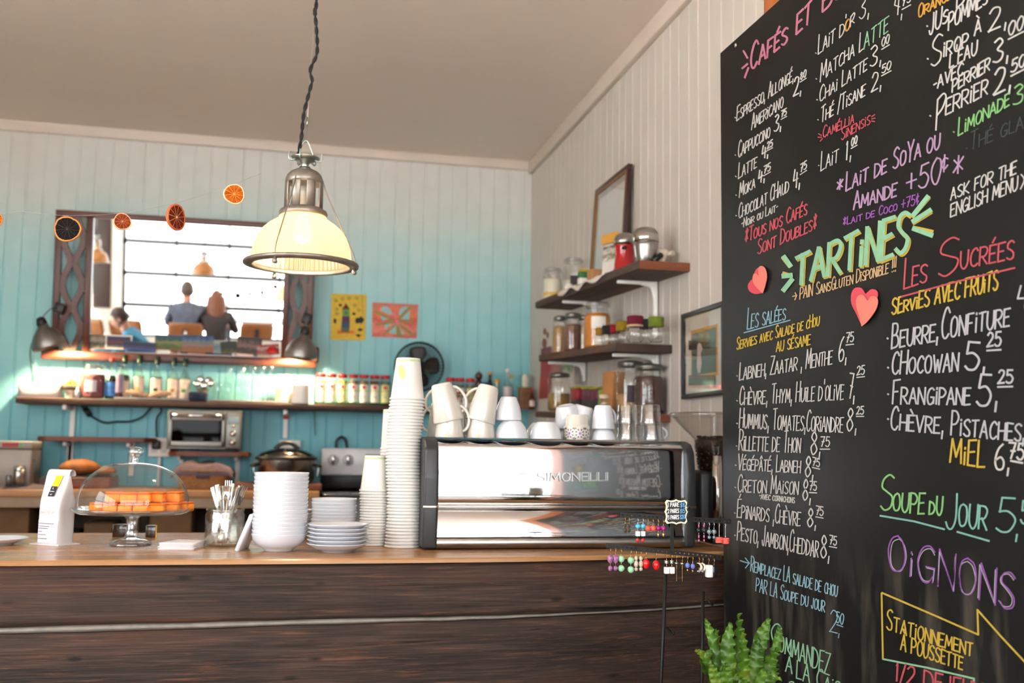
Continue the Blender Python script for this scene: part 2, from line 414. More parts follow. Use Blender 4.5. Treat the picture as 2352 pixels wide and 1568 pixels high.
# ================================================================== THE ROOM
BWY, RWX, LWX, CEIL = 6.3, 1.518, -3.2, 3.15
ZC = 1.0                      # top of the front counter
white_paint = mat('warm_white_paint', (200, 191, 183), rough=0.62, var=0.03, scale=3)
ceil_m = mat('ceiling_paint', (222, 208, 199), rough=0.8, var=0.03, scale=1.2)
trim_m = mat('trim_paint', (212, 198, 188), rough=0.55, var=0.03, scale=4)
# ombre painted planks: white at the top melting into teal
def ombre():
    m = bpy.data.materials.new('ombre_plank_paint'); m.use_nodes = True; nt = m.node_tree; b = nt.nodes['Principled BSDF']
    tc = nt.nodes.new('ShaderNodeTexCoord'); sp = nt.nodes.new('ShaderNodeSeparateXYZ'); nt.links.new(tc.outputs['Object'], sp.inputs[0])
    mp = nt.nodes.new('ShaderNodeMapping'); mp.inputs['Scale'].default_value = (1.6, 1, .9); nt.links.new(tc.outputs['Object'], mp.inputs['Vector'])
    nz = nt.nodes.new('ShaderNodeTexNoise'); nz.inputs['Scale'].default_value = 1.3; nz.inputs['Detail'].default_value = 5
    nt.links.new(mp.outputs[0], nz.inputs['Vector'])
    a = nt.nodes.new('ShaderNodeMath'); a.operation = 'MULTIPLY_ADD'; a.inputs[1].default_value = 0.34
    nt.links.new(nz.outputs['Fac'], a.inputs[0]); nt.links.new(sp.outputs['Z'], a.inputs[2])
    mr = nt.nodes.new('ShaderNodeMapRange'); mr.inputs['From Min'].default_value = 1.15; mr.inputs['From Max'].default_value = 3.3
    nt.links.new(a.outputs[0], mr.inputs['Value'])
    cr = nt.nodes.new('ShaderNodeValToRGB'); e = cr.color_ramp.elements
    e[0].position = 0.0; e[0].color = srgb((106, 184, 198)); e[1].position = 0.97; e[1].color = srgb((210, 207, 203))
    for p, c in ((0.28, (126, 194, 204)), (0.54, (154, 208, 214)), (0.70, (180, 212, 213)), (0.83, (202, 209, 205))):
        x = e.new(p); x.color = srgb(c)
    nt.links.new(mr.outputs[0], cr.inputs['Fac'])
    n2 = nt.nodes.new('ShaderNodeTexNoise'); n2.inputs['Scale'].default_value = 9; n2.inputs['Detail'].default_value = 6
    nt.links.new(tc.outputs['Object'], n2.inputs['Vector'])
    mx = nt.nodes.new('ShaderNodeMix'); mx.data_type = 'RGBA'; mx.blend_type = 'OVERLAY'; mx.inputs['Factor'].default_value = 0.12
    nt.links.new(cr.outputs['Color'], mx.inputs['A']); nt.links.new(n2.outputs['Fac'], mx.inputs['B'])
    nt.links.new(mx.outputs['Result'], b.inputs['Base Color']); b.inputs['Roughness'].default_value = 0.5
    return m
def planks(name, a, b, z0, z1, pitch, m, depth=0.006, gap=0.007, seed=1, irr=0.0):
    """tongue-and-groove wall from plan point a to b; the groove is real"""
    a = Vector(a); b = Vector(b); d = (b - a); L = d.length; d.normalize(); nrm = Vector((d.y, -d.x))   # room side
    rnd = random.Random(seed); prof = [(0.0, 0.0)]; x = 0
    while x < L - pitch:
        x += pitch * (1 + rnd.uniform(-irr, irr)); off = rnd.uniform(-0.0006, 0.0006)
        prof += [(x - gap, off), (x - gap * .35, -depth), (x + gap * .35, -depth), (x + gap, off)]
    prof.append((L, 0.0))
    mb = MB()
    lo = [a + d * u + nrm * w for u, w in prof]
    mb.grid([[(p.x, p.y, z0) for p in lo], [(p.x, p.y, z1) for p in lo]], smooth=False)
    bk = -nrm * 0.08                                   # the studs and back board behind the planks
    q = [a + bk, b + bk]
    mb.poly([(q[0].x, q[0].y, z0), (q[0].x, q[0].y, z1), (q[1].x, q[1].y, z1), (q[1].x, q[1].y, z0)])
    mb.poly([(a.x, a.y, z1), (b.x, b.y, z1), (q[1].x, q[1].y, z1), (q[0].x, q[0].y, z1)])
    return struct(mb.build(name, m, fixn=False))
planks('wall_back', (LWX, BWY), (RWX, BWY), 0, CEIL, 0.0925, ombre(), seed=3, irr=.06)
planks('wall_right', (RWX, BWY), (RWX, 0.9), 0, CEIL, 0.098, white_paint, depth=.004, gap=.0055, seed=5, irr=.14)
plain = mat('plain_wall_paint', (214, 208, 198), rough=0.7, var=0.03, scale=2)
def wall_hole(name, x, y0, y1, a, b, z0=.6, z1=2.9):  # side wall left open for its added fill window
    mb = MB()
    for c, s in (((x, (y0 + a) / 2, CEIL / 2), (.1, a - y0, CEIL)), ((x, (b + y1) / 2, CEIL / 2), (.1, y1 - b, CEIL)), ((x, (a + b) / 2, z0 / 2), (.1, b - a, z0)), ((x, (a + b) / 2, (z1 + CEIL) / 2), (.1, b - a, CEIL - z1))): mb.box(c, s)
    struct(mb.build(name, plain))
wall_hole('wall_left', LWX - .05, -3.0, 6.3, -2.4, 2.2)
struct(MB().box((2.27, .85, CEIL / 2), (1.5, .1, CEIL)).build('wall_return', plain))
wall_hole('wall_side', 3.05, -3.0, .9, -2.65, .55)
mb = MB()
for c, s in (((-2.8, -3.05, CEIL/2), (.9, .1, CEIL)), ((2.93, -3.05, CEIL/2), (.26, .1, CEIL)), ((.2, -3.05, .25), (5.2, .1, .5)), ((.2, -3.05, 3.09), (5.2, .1, .12))):
    mb.box(c, s)
struct(mb.build('wall_front', plain))
floor_m = wood('floor_boards', (150, 138, 126), (172, 160, 148), (190, 178, 166), axis=1, scale=2, rough=.45)
struct(MB().box((-.05, 1.65, -.05), (6.5, 9.4, .1)).build('floor', floor_m))
struct(MB().box((-.05, 1.65, CEIL + .05), (6.5, 9.4, .1)).build('ceiling', ceil_m))
mb = MB(); mb.box(((LWX + RWX) / 2, BWY - .014, CEIL - .03), (RWX - LWX, .03, .06), bev=.004)
struct(mb.build('trim_1', trim_m))
mb = MB(); mb.box((RWX - .014, 3.6, CEIL - .042), (.03, 5.35, .085), bev=.004)
struct(mb.build('trim_2', trim_m))
# front window: steel sash, visible in the mirror and in the polished coffee machine
steel_dark = mat('window_steel', (92, 92, 94), rough=.5, var=.05)
wf = MB()
WX0, WX1, WZ0, WZ1 = -2.35, 2.8, .5, 3.03
for i in range(8):
    x = WX0 + (WX1 - WX0) * i / 7
    wf.box((x, WIN_Y - .04, (WZ0 + WZ1) / 2), (.03 if 0 < i < 7 else .10, .05, WZ1 - WZ0))
z = WZ0
while z < WZ1 + .05:
    wf.box(((WX0 + WX1) / 2, WIN_Y - .04, min(z, WZ1)), (WX1 - WX0, .05, .07)); z += .46
def fill_window(name, x, a, b, z0=.6, z1=2.9):  # invented side window, put in to let more sky light indoors
    m = MB(); n = round((b - a) / 1.1)
    for i in range(n + 1): m.box((x, a + (b - a) * i / n, (z0 + z1) / 2), (.05, .06, z1 - z0))
    for z in (z0, (z0 + z1) / 2, z1): m.box((x, (a + b) / 2, z), (.05, b - a, .06))
    o = struct(m.build(name, steel_dark)); struct(MB().box((x, (a + b) / 2, (z0 + z1) / 2), (.006, b - a, z1 - z0)).build('window_pane', thin_glass('window_glass', (1, 1, 1), 1.45), o))
fill_window('window_fill_left', LWX - .05, -2.4, 2.2); fill_window('window_fill_right', 3.05, -2.65, .55)  # both out of view, added for extra daylight
wo = wf.build('window_1', steel_dark); struct(wo)
wp = MB().box(((WX0 + WX1) / 2, WIN_Y - .045, (WZ0 + WZ1) / 2), (WX1 - WX0, .006, WZ1 - WZ0)).build('window_pane', thin_glass('window_glass', (1, 1, 1), 1.45), wo); struct(wp)
struct(MB().box((-2.62, -2.985, 1.75), (.24, .03, 1.7), bev=.004).build('trim_3', mat('dark_brown_panel', (52, 36, 30), rough=.5)))
# outside: pale paved street and a strip of green
struct(MB().box((0, -1, -.22), (44, 44, .1)).build('ground', mat('paving', (205, 205, 200), rough=.8, scale=3)))

# partition that carries the menu board
BX = 1.2
struct(MB().box((1.261, 1.745, 1.36), (.075, 1.37, 2.72), bev=.004).build('partition', wood('orange_pine', (142, 74, 30), (176, 98, 44), (196, 120, 62), axis=2, rough=.5)))

# ================================================================== MENU BOARD
def board_mat():
    m = bpy.data.materials.new('chalkboard_black'); m.use_nodes = True; nt = m.node_tree; b = nt.nodes['Principled BSDF']
    tc = nt.nodes.new('ShaderNodeTexCoord')
    nz = nt.nodes.new('ShaderNodeTexNoise'); nz.inputs['Scale'].default_value = 1.7; nz.inputs['Detail'].default_value = 7; nz.inputs['Distortion'].default_value = .8
    nt.links.new(tc.outputs['Object'], nz.inputs['Vector'])
    cr = nt.nodes.new('ShaderNodeValToRGB'); e = cr.color_ramp.elements
    e[0].position = .45; e[0].color = srgb((15, 15, 14)); e[1].position = .8; e[1].color = srgb((30, 29, 27))
    nt.links.new(nz.outputs['Fac'], cr.inputs['Fac'])
    # wiped chalk dust: soft streaks around the lower right notes
    sp = nt.nodes.new('ShaderNodeSeparateXYZ'); nt.links.new(tc.outputs['Object'], sp.inputs[0])
    n3 = nt.nodes.new('ShaderNodeTexNoise'); n3.inputs['Scale'].default_value = 5; n3.inputs['Detail'].default_value = 6
    mp = nt.nodes.new('ShaderNodeMapping'); mp.inputs['Scale'].default_value = (1, 3.5, .8); nt.links.new(tc.outputs['Object'], mp.inputs['Vector']); nt.links.new(mp.outputs[0], n3.inputs['Vector'])
    mr = nt.nodes.new('ShaderNodeMapRange'); mr.inputs['From Min'].default_value = 1.12; mr.inputs['From Max'].default_value = .98
    nt.links.new(sp.outputs['Z'], mr.inputs['Value'])
    my = nt.nodes.new('ShaderNodeMapRange'); my.inputs['From Min'].default_value = 2.05; my.inputs['From Max'].default_value = 1.95
    nt.links.new(sp.outputs['Y'], my.inputs['Value'])
    mt = nt.nodes.new('ShaderNodeMapRange'); mt.inputs['From Min'].default_value = .48; mt.inputs['From Max'].default_value = .72; mt.inputs['To Max'].default_value = .11
    nt.links.new(n3.outputs['Fac'], mt.inputs['Value'])
    p1 = nt.nodes.new('ShaderNodeMath'); p1.operation = 'MULTIPLY'; nt.links.new(mr.outputs[0], p1.inputs[0]); nt.links.new(my.outputs[0], p1.inputs[1])
    p2 = nt.nodes.new('ShaderNodeMath'); p2.operation = 'MULTIPLY'; nt.links.new(p1.outputs[0], p2.inputs[0]); nt.links.new(mt.outputs[0], p2.inputs[1])
    mx = nt.nodes.new('ShaderNodeMix'); mx.data_type = 'RGBA'; mx.inputs['B'].default_value = srgb((200, 186, 168))
    nt.links.new(p2.outputs[0], mx.inputs['Factor']); nt.links.new(cr.outputs['Color'], mx.inputs['A'])
    nt.links.new(mx.outputs['Result'], b.inputs['Base Color']); b.inputs['Roughness'].default_value = .55; b.inputs['Specular IOR Level'].default_value = .2
    return m
pbl = PX(1650, 1300, BX); ptl = PX(1665, 112, BX)
BY1 = (pbl.y + ptl.y) / 2; BZ1 = ptl.z; BY0 = 1.36
board = thing('menu_board', 'tall black chalkboard menu covered in coloured hand lettering beside the counter', 'menu board', (BX, BY0, 0))
MB().box((.01, (BY1 - BY0) / 2, BZ1 / 2), (.02, BY1 - BY0, BZ1), bev=.002).build('panel', board_mat(), board)
MB().ball((-.001, PX(1690, 104, BX).y - BY0, PX(1690, 104, BX).z), .006, sc=(.5, 1, 1)).build('screw', mat('screw_steel', (190, 190, 185), rough=.3, metal=1), board)
def bd(x, y):
    p = PX(x, -y, BX - .0012); return Vector((p.x - BX, p.y - BY0, p.z))
INK = {k: mat('chalk_' + k, tuple(v * .76 for v in c), rough=.85, var=.07, scale=60) for k, c in dict(
    white=(226, 222, 218), pink=(222, 130, 160), lavender=(200, 160, 200), red=(214, 84, 98), purple=(164, 92, 190), mint=(160, 220, 176),
    yellow=(226, 190, 62), peach=(236, 194, 140), blue=(158, 206, 222), green=(146, 214, 132), dim=(62, 74, 74), orange=(232, 168, 60), aqua=(140, 205, 190), grey=(205, 205, 208)).items()}
def chalk(name, col, items, w=3.0, label=None):
    w *= .84
    if name == 'menu_item':                       # the price is a piece of its own
        cut = next((i for i, it in enumerate(items) if isinstance(it, tuple) and it[0][0].isdigit()), 0)
        if cut: chalk('price', col, items[cut:], w / .84); items = items[:cut]
    """one piece of lettering: items are texts (text, x0, y0, x1, y1, h0, h1) and bare strokes [(x, y), ...] in photo pixels"""
    mb = MB()
    for it in items:
        if isinstance(it, list): ribbon(mb, [(x, -y) for x, y in it], w, bd)
        else:
            t, x0, y0, x1, y1, h0, h1 = it[:7]
            write(mb, t, (x0, -y0), (x1, -y1), h0, h1, it[7] if len(it) > 7 else w, bd, slant=.06)
    o = mb.build(name, INK[col], board)
    if label: o['label'] = label
    return o
def dot(x, y, r=2.5): return [(x - .8, y - .5), (x + .8, y + .5)]
def price(d, x0, y0, x1, y1, h, sup, sx0, sy0, sx1, sy1, sh, w=3.0):
    return [(d, x0, y0, x1, y1, h, h, w), (sup, sx0, sy0, sx1, sy1, sh, sh, w * .85), [(sx0, sy0 + sh * .28), (sx1 + 1, sy1 + sh * .28)]]
# --- coffee column
chalk('heading', 'pink', [('Cafés', 1723, 163, 1808, 96, 62, 52), ('ET', 1829, 79, 1862, 49, 46, 48), ('Bo', 1889, 27, 1935, -12, 48, 48),
      [(1708, 117), (1717, 133)], [(1705, 157), (1717, 147)], [(1711, 178), (1719, 156)]], 5.5, 'pink chalk heading for the coffees')
chalk('menu_item', 'white', [('Espresso, Allongé,', 1692, 278, 1822, 185, 34, 38), dot(1689, 270)] + price('2,', 1822, 221, 1840, 213, 42, '80', 1838, 184, 1851, 175, 16), 2.6)
chalk('menu_item', 'white', [('Americano', 1726, 298, 1798, 245, 37, 36)] + price('3,', 1778, 304, 1794, 294, 38, '75', 1794, 270, 1806, 263, 15), 2.6)
chalk('menu_item', 'white', [('Cappuccino', 1695, 362, 1768, 314, 38, 34), dot(1689, 356)] + price('4,', 1749, 366, 1764, 358, 30, '25', 1762, 342, 1774, 335, 15), 2.6)
chalk('menu_item', 'white', [('Latte', 1696, 410, 1738, 384, 37, 35), dot(1690, 405)], 2.6)
chalk('menu_item', 'white', [('Moka', 1698, 453, 1734, 431, 33, 32), dot(1691, 448)] + price('4,', 1741, 423, 1756, 413, 30, '75', 1754, 399, 1769, 390, 17), 2.6)
chalk('menu_item', 'white', [('Chocolat CHaud', 1696, 502, 1811, 440, 34, 38), dot(1691, 495)] + price('4,', 1821, 434, 1837, 426, 43, '75', 1838, 396, 1852, 386, 18), 2.6)
chalk('note', 'white', [('-Noir ou Lait-', 1703, 523, 1786, 484, 20, 22)], 2.4)
chalk('note', 'red', [('*Tous nos Cafés', 1711, 557, 1853, 492, 32, 36), ('Sont Doubles*', 1740, 584, 1875, 525, 34, 36)], 3.6, 'red chalk note under the coffees')
# --- second column
chalk('menu_item', 'white', [('Lait d', 1879, 125, 1938, 79, 45, 42), ('R', 1953, 62, 1962, 52, 24, 26), ("'", 1940, 70, 1943, 68, 36, 36), dot(1874, 122)] + [('3,', 1973, 45, 1996, 35, 50, 50)], 3)
chalk('menu_item', 'orange', [('o', 1941, 74, 1952, 65, 36, 36)], 4)
chalk('price', 'white', [('4,', 2053, 31, 2072, 38, 45, 45), ('75', 2071, 15, 2092, 2, 22, 22), [(2072, 22), (2092, 11)]], 3)
chalk('menu_item', 'white', [('Matcha L', 1884, 187, 1982, 113, 42, 44), dot(1875, 181)], 3)
chalk('menu_item', 'mint', [('atte', 1984, 113, 2040, 72, 52, 52)], 3)
chalk('menu_item', 'white', [('Chai Latte', 1882, 235, 1991, 160, 36, 40), dot(1877, 229)] + price('3,', 1998, 155, 2024, 143, 46, '00', 2025, 108, 2042, 97, 20, 3), 3)
chalk('menu_item', 'white', [('Thé /Tisane', 1885, 282, 1987, 219, 36, 38), dot(1879, 275)] + price('2,', 2001, 212, 2024, 201, 42, '50', 2025, 169, 2046, 157, 19, 3), 3)
chalk('note', 'red', [('Caméllia', 1890, 317, 1961, 282, 27, 29), ('Sinensis', 1932, 322, 1998, 284, 29, 30), [(1880, 307), (1887, 311)], [(1879, 315), (1887, 315)], [(1884, 324), (1889, 318)],
      [(2002, 268), (2009, 263)], [(2002, 273), (2010, 271)], [(2002, 278), (2009, 279)]], 2.8)
chalk('menu_item', 'white', [('Lait', 1885, 392, 1925, 371, 45, 42), dot(1881, 380)] + price('1,', 1942, 369, 1955, 362, 42, '00', 1955, 336, 1968, 328, 18), 2.8)
chalk('note', 'lavender', [('*', 1921, 440, 1936, 432, 24, 24), ('Lait de SoYa ou', 1943, 438, 2158, 340, 44, 50), ('Amande', 1960, 482, 2059, 450, 42, 44), ('+50', 2081, 441, 2160, 420, 46, 62), ('¢', 2160, 397, 2176, 390, 36, 36), ('*', 2187, 406, 2213, 396, 44, 44)], 4.6, 'lavender chalk note about soy and almond milk')
chalk('note', 'purple', [('*Lait de Coco +75¢', 1936, 518, 2110, 468, 18, 24)], 3, 'purple chalk note about coconut milk')
# --- third column
chalk('menu_item', 'orange', [('Orange', 2109, 41, 2185, -4, 30, 32)], 4)
chalk('menu_item', 'white', [('JUs', 2134, 82, 2177, 48, 48, 42), ('DE', 2197, 18, 2240, -8, 36, 36), ('POMMEs', 2178, 70, 2268, 6, 40, 34), dot(2130, 60, 3)], 4.4)
chalk('menu_item', 'white', [('S', 2138, 155, 2162, 140, 66, 66), ('irop', 2166, 131, 2222, 107, 46, 48), ('à', 2238, 82, 2253, 72, 46, 46), ("l'eau", 2181, 156, 2243, 124, 46, 46), ('2,', 2270, 73, 2312, 58, 52, 52), dot(2131, 135, 3)], 4.4)
chalk('menu_item', 'white', [('-AVEC', 2144, 207, 2211, 171, 27, 28), ('PERRIER', 2187, 212, 2273, 160, 28, 30)] + price('3,', 2281, 147, 2316, 134, 54, '00', 2316, 82, 2350, 64, 30, 4.2), 4.2)
chalk('menu_item', 'white', [('P', 2150, 298, 2170, 270, 70, 64), ('errier', 2172, 264, 2268, 216, 54, 54), dot(2137, 266, 3)] + price('2,', 2282, 218, 2322, 203, 58, '50', 2322, 167, 2354, 150, 28, 4.4), 4.4)
chalk('menu_item', 'green', [('Limonade', 2201, 312, 2318, 242, 42, 44), dot(2191, 303, 3), ('3,', 2327, 243, 2362, 229, 44, 44)], 4)
chalk('menu_item', 'dim', [('Thé glacé', 2228, 345, 2385, 280, 42, 44), dot(2221, 341, 3)], 3)
chalk('note', 'white', [('ASK FOR THE', 2183, 460, 2334, 398, 27, 29), ('ENGLISH MENU', 2183, 499, 2336, 436, 30, 32), (')', 2344, 434, 2354, 430, 34, 34)], 3.6)
# --- tartines
tt = [('TARTiNES', 1826, 655, 2084, 576, 64, 94)]
o = chalk('heading_shadow', 'yellow', [('TARTiNES', 1829, 658, 2087, 580, 64, 94, 10), [(1799, 592), (1813, 610)], [(1800, 628), (1816, 633)], [(1802, 664), (1818, 644)],
      [(2097, 497), (2133, 455)], [(2099, 512), (2138, 488)], [(2100, 523), (2141, 532)]], 11)
mb = MB()
def bd2(x, y): p = PX(x, -y, BX - .0024); return Vector((p.x - BX, p.y - BY0, p.z))
write(mb, 'TARTiNES', (1826, -655), (2084, -576), 64, 94, 9.5, bd2, slant=.06, rnd=random.Random(8 * 31 + 1829 * 7))
for st in ([(1801, 590), (1815, 610)], [(1799, 634), (1817, 632)], [(1800, 666), (1819, 642)], [(2098, 494), (2131, 452)], [(2098, 508), (2137, 483)], [(2099, 525), (2140, 540)]):
    ribbon(mb, [(x, -y) for x, y in st], 11, bd2)
o = mb.build('heading', INK['mint'], board); o['label'] = 'large mint chalk heading'
chalk('note', 'peach', [('→ PAIN SansGluten Disponible !!!', 1820, 692, 2058, 622, 26, 34)], 2.8, 'peach chalk note below the mint heading')
chalk('heading', 'blue', [('Les salées', 1716, 757, 1804, 733, 50, 36), [(1709, 764), (1815, 735)]], 2.8)
chalk('note', 'yellow', [('Servies avec Salade de cHou', 1692, 803, 1881, 747, 28, 30), ('au sésame', 1783, 808, 1861, 791, 34, 34)], 3)
chalk('heading', 'red', [('Les', 2076, 664, 2128, 647, 72, 60), ('S', 2154, 640, 2202, 620, 86, 80), ('ucrées', 2205, 618, 2328, 594, 60, 62), [(2071, 681), (2200, 646), (2331, 615)]], 4.8, 'red chalk heading for the sweet toasts')
chalk('note', 'yellow', [('SErviES AVEC FRUiTS', 2048, 722, 2291, 664, 36, 44)], 5, 'yellow chalk note under the red heading')
L = [
 ('Labneh, Zaatar , Menthe', 1698, 873, 1911, 836, 40, 46, ('6,', 1926, 828, 1944, 828, 54, '75', 1943, 786, 1960, 784, 22)),
 ("Chèvre, Thym, Huile d'olive", 1698, 930, 1937, 917, 42, 50, ('7,', 1949, 915, 1962, 917, 58, '25', 1968, 861, 1985, 859, 20)),
 ('Hummus, Tomates,Coriandre', 1698, 982, 1936, 993, 46, 50, ('8,', 1944, 988, 1967, 990, 52, '25', 1967, 951, 1983, 951, 18)),
 ('Rillette de Thon', 1697, 1034, 1838, 1039, 48, 48, ('8,', 1861, 1042, 1884, 1045, 50, '75', 1884, 1025, 1905, 1025, 22)),
 ('Végépâté, Labneh', 1695, 1078, 1838, 1086, 36, 40, ('8,', 1849, 1094, 1868, 1096, 46, '75', 1866, 1068, 1882, 1072, 18)),
 ('Creton Maison', 1694, 1129, 1833, 1135, 40, 42, ('8,', 1843, 1149, 1862, 1150, 48, '75', 1859, 1125, 1875, 1126, 20)),
 ('Épinards ,Chèvre', 1693, 1188, 1838, 1208, 42, 46, ('8,', 1854, 1209, 1874, 1211, 42, '75', 1874, 1181, 1890, 1184, 20)),
 ('Pesto, Jambon,Cheddar', 1693, 1239, 1879, 1280, 42, 54, ('8,', 1884, 1281, 1905, 1284, 52, '75', 1905, 1249, 1921, 1252, 20)),
]
for t, x0, y0, x1, y1, h0, h1, pr in L:
    chalk('menu_item', 'white', [(t, x0, y0, x1, y1, h0, h1), dot(x0 - 5, y0 - 10, 2)] + price(*pr), 3)
chalk('note', 'white', [('-avec cornichons', 1744, 1145, 1825, 1155, 16, 18)], 2.4)
chalk('note', 'blue', [('Remplacez LA salade de chou', 1724, 1311, 1923, 1370, 34, 36), [(1700, 1287), (1719, 1293)], [(1712, 1281), (1721, 1293), (1712, 1304)], ('PAR LA Soupe du jour', 1736, 1357, 1894, 1405, 30, 36),
      ('2', 1905, 1449, 1923, 1456, 50, 50), (',', 1925, 1458, 1929, 1459, 30, 30), ('50', 1920, 1428, 1937, 1434, 24, 24), [(1922, 1428 + 6), (1936, 1439)]], 2.8, 'pale blue chalk note about swapping the salad')
chalk('note', 'mint', [('C', 1770, 1472, 1792, 1482, 46, 46), ('OMMANDEZ', 1788, 1493, 1905, 1551, 34, 50), ('À', 1805, 1541, 1819, 1546, 36, 36), ('LA Caisse', 1829, 1556, 1960, 1610, 40, 46), ('Svp', 1808, 1606, 1870, 1630, 44, 44)], 3.8, 'mint chalk note behind the fern')
R2 = [('Beurre, ', 2048, 800, 2166, 780, 56, 58), ('Confiture', 2162, 778, 2318, 748, 70, 58), dot(2039, 777, 3)]
chalk('menu_item', 'grey', R2 + [('4,', 2335, 706, 2375, 706, 50, 50)], 5)
chalk('menu_item', 'grey', [('CHocowan', 2048, 859, 2200, 852, 50, 62), dot(2040, 844, 3)] + price('5,', 2216, 847, 2263, 850, 62, '25', 2267, 796, 2298, 794, 32, 5.2), 5)
chalk('menu_item', 'grey', [('Frangipane', 2050, 927, 2228, 929, 54, 56), dot(2040, 905, 3)] + price('5,', 2243, 932, 2291, 932, 72, '25', 2292, 880, 2325, 879, 30, 5.2), 5)
chalk('menu_item', 'grey', [('Chèvre, Pistaches,', 2045, 985, 2352, 1014, 52, 58), dot(2040, 962, 3)], 5)
chalk('menu_item', 'yellow', [('MiEL', 2182, 1060, 2261, 1074, 52, 62)], 5.5)
chalk('price', 'white', [('6,', 2284, 1075, 2318, 1082, 58, 58), ('75', 2316, 1052, 2351, 1055, 36, 36), [(2322, 1058), (2349, 1063)]], 5.4)
chalk('menu_item', 'green', [('S', 2021, 1172, 2050, 1168, 80, 80), ('OUPE', 2050, 1172, 2123, 1181, 40, 48), ('dU', 2134, 1180, 2163, 1182, 42, 42)], 5)
chalk('menu_item', 'aqua', [('J', 2172, 1218, 2197, 1212, 80, 80), ('OUR', 2201, 1206, 2266, 1218, 50, 56), ('5', 2288, 1222, 2330, 1224, 80, 80), (',', 2332, 1232, 2338, 1235, 50, 50), ('5', 2344, 1200, 2360, 1204, 50, 50), [(2022, 1184), (2100, 1197), (2169, 1215)], [(2199, 1221), (2272, 1242)]], 5)
chalk('menu_item', 'purple', [('OiGNONS', 2038, 1306, 2330, 1402, 82, 84)], 4)
chalk('menu_item', 'grey', [('OiGNONS', 2042, 1306, 2326, 1398, 74, 76)], 2.2)
chalk('arrow', 'yellow', [[(2026, 1361), (2140, 1410), (2247, 1457)], [(2247, 1457), (2245, 1400)], [(2245, 1400), (2300, 1462), (2356, 1522)], [(2025, 1362), (2028, 1512)]], 5)
chalk('arrow', 'mint', [[(2028, 1513), (2130, 1533), (2237, 1558)], [(2237, 1558), (2238, 1600)]], 5)
chalk('note', 'yellow', [('Stationnement', 2036, 1444, 2233, 1507, 47, 42), ('À POUSSETTE', 2069, 1492, 2211, 1538, 36, 29)], 4.2)
chalk('note', 'red', [('1/2 DEJEUNER', 2057, 1562, 2300, 1625, 40, 44)], 5)
# paper hearts stuck on the board
def heart(name, label, pts, col, lift):
    mb = MB(); q = []
    for x, y in smooth_path([(a, b, 0) for a, b in pts], 5)[:-1] and [(v.x, v.y) for v in smooth_path([(a, b, 0) for a, b in pts + [pts[0]]], 5)[:-1]]:
        p = PX(x, y, BX - lift); q.append(p)
    base = sum(q, Vector()) / len(q)
    a = [mb.bm.verts.new(p - base) for p in q]; b = [mb.bm.verts.new(p - base - Vector((.0012, 0, 0))) for p in q]
    mb.bm.faces.new(a); mb.bm.faces.new(b[::-1])
    for i in range(len(a)): j = (i + 1) % len(a); mb.bm.faces.new([a[i], a[j], b[j], b[i]])
    o = mb.build(name, mat('paper_' + col[0], col[1], rough=.8, var=.03), loc=base)
    tag(o, label, 'paper heart', 'paper hearts on the menu board')
def zh(l): return [(1660 + x / 3.136, 400 + y / 3.136) for x, y in l]
CORAL = ('coral', (196, 66, 80)); SALMON = ('salmon', (206, 112, 98))
heart('paper_heart', 'small coral paper heart peeking out behind a salmon one below the coffee prices', zh([(283, 856), (235, 862), (195, 840), (184, 800), (205, 765), (225, 750), (235, 700), (262, 672), (300, 690), (300, 780)]), CORAL, .0025)
heart('paper_heart', 'small salmon paper heart left of the mint tartines heading', zh([(290, 858), (240, 808), (218, 765), (224, 720), (246, 715), (260, 728), (258, 680), (280, 660), (308, 680), (320, 735), (308, 800)]), SALMON, .006)
heart('paper_heart', 'larger coral paper heart tucked behind a salmon one above the sweet toasts list', zh([(1005, 1092), (965, 1005), (930, 930), (930, 860), (955, 820), (1000, 820), (1030, 860), (1045, 850), (1075, 828), (1110, 838), (1118, 880), (1080, 980)]), CORAL, .0025)
heart('paper_heart', 'larger salmon paper heart pinned below the end of the gluten free note', zh([(1003, 1096), (985, 1020), (965, 950), (966, 895), (990, 870), (1020, 875), (1046, 908), (1070, 880), (1105, 882), (1120, 920), (1100, 985), (1045, 1060)]), SALMON, .006)
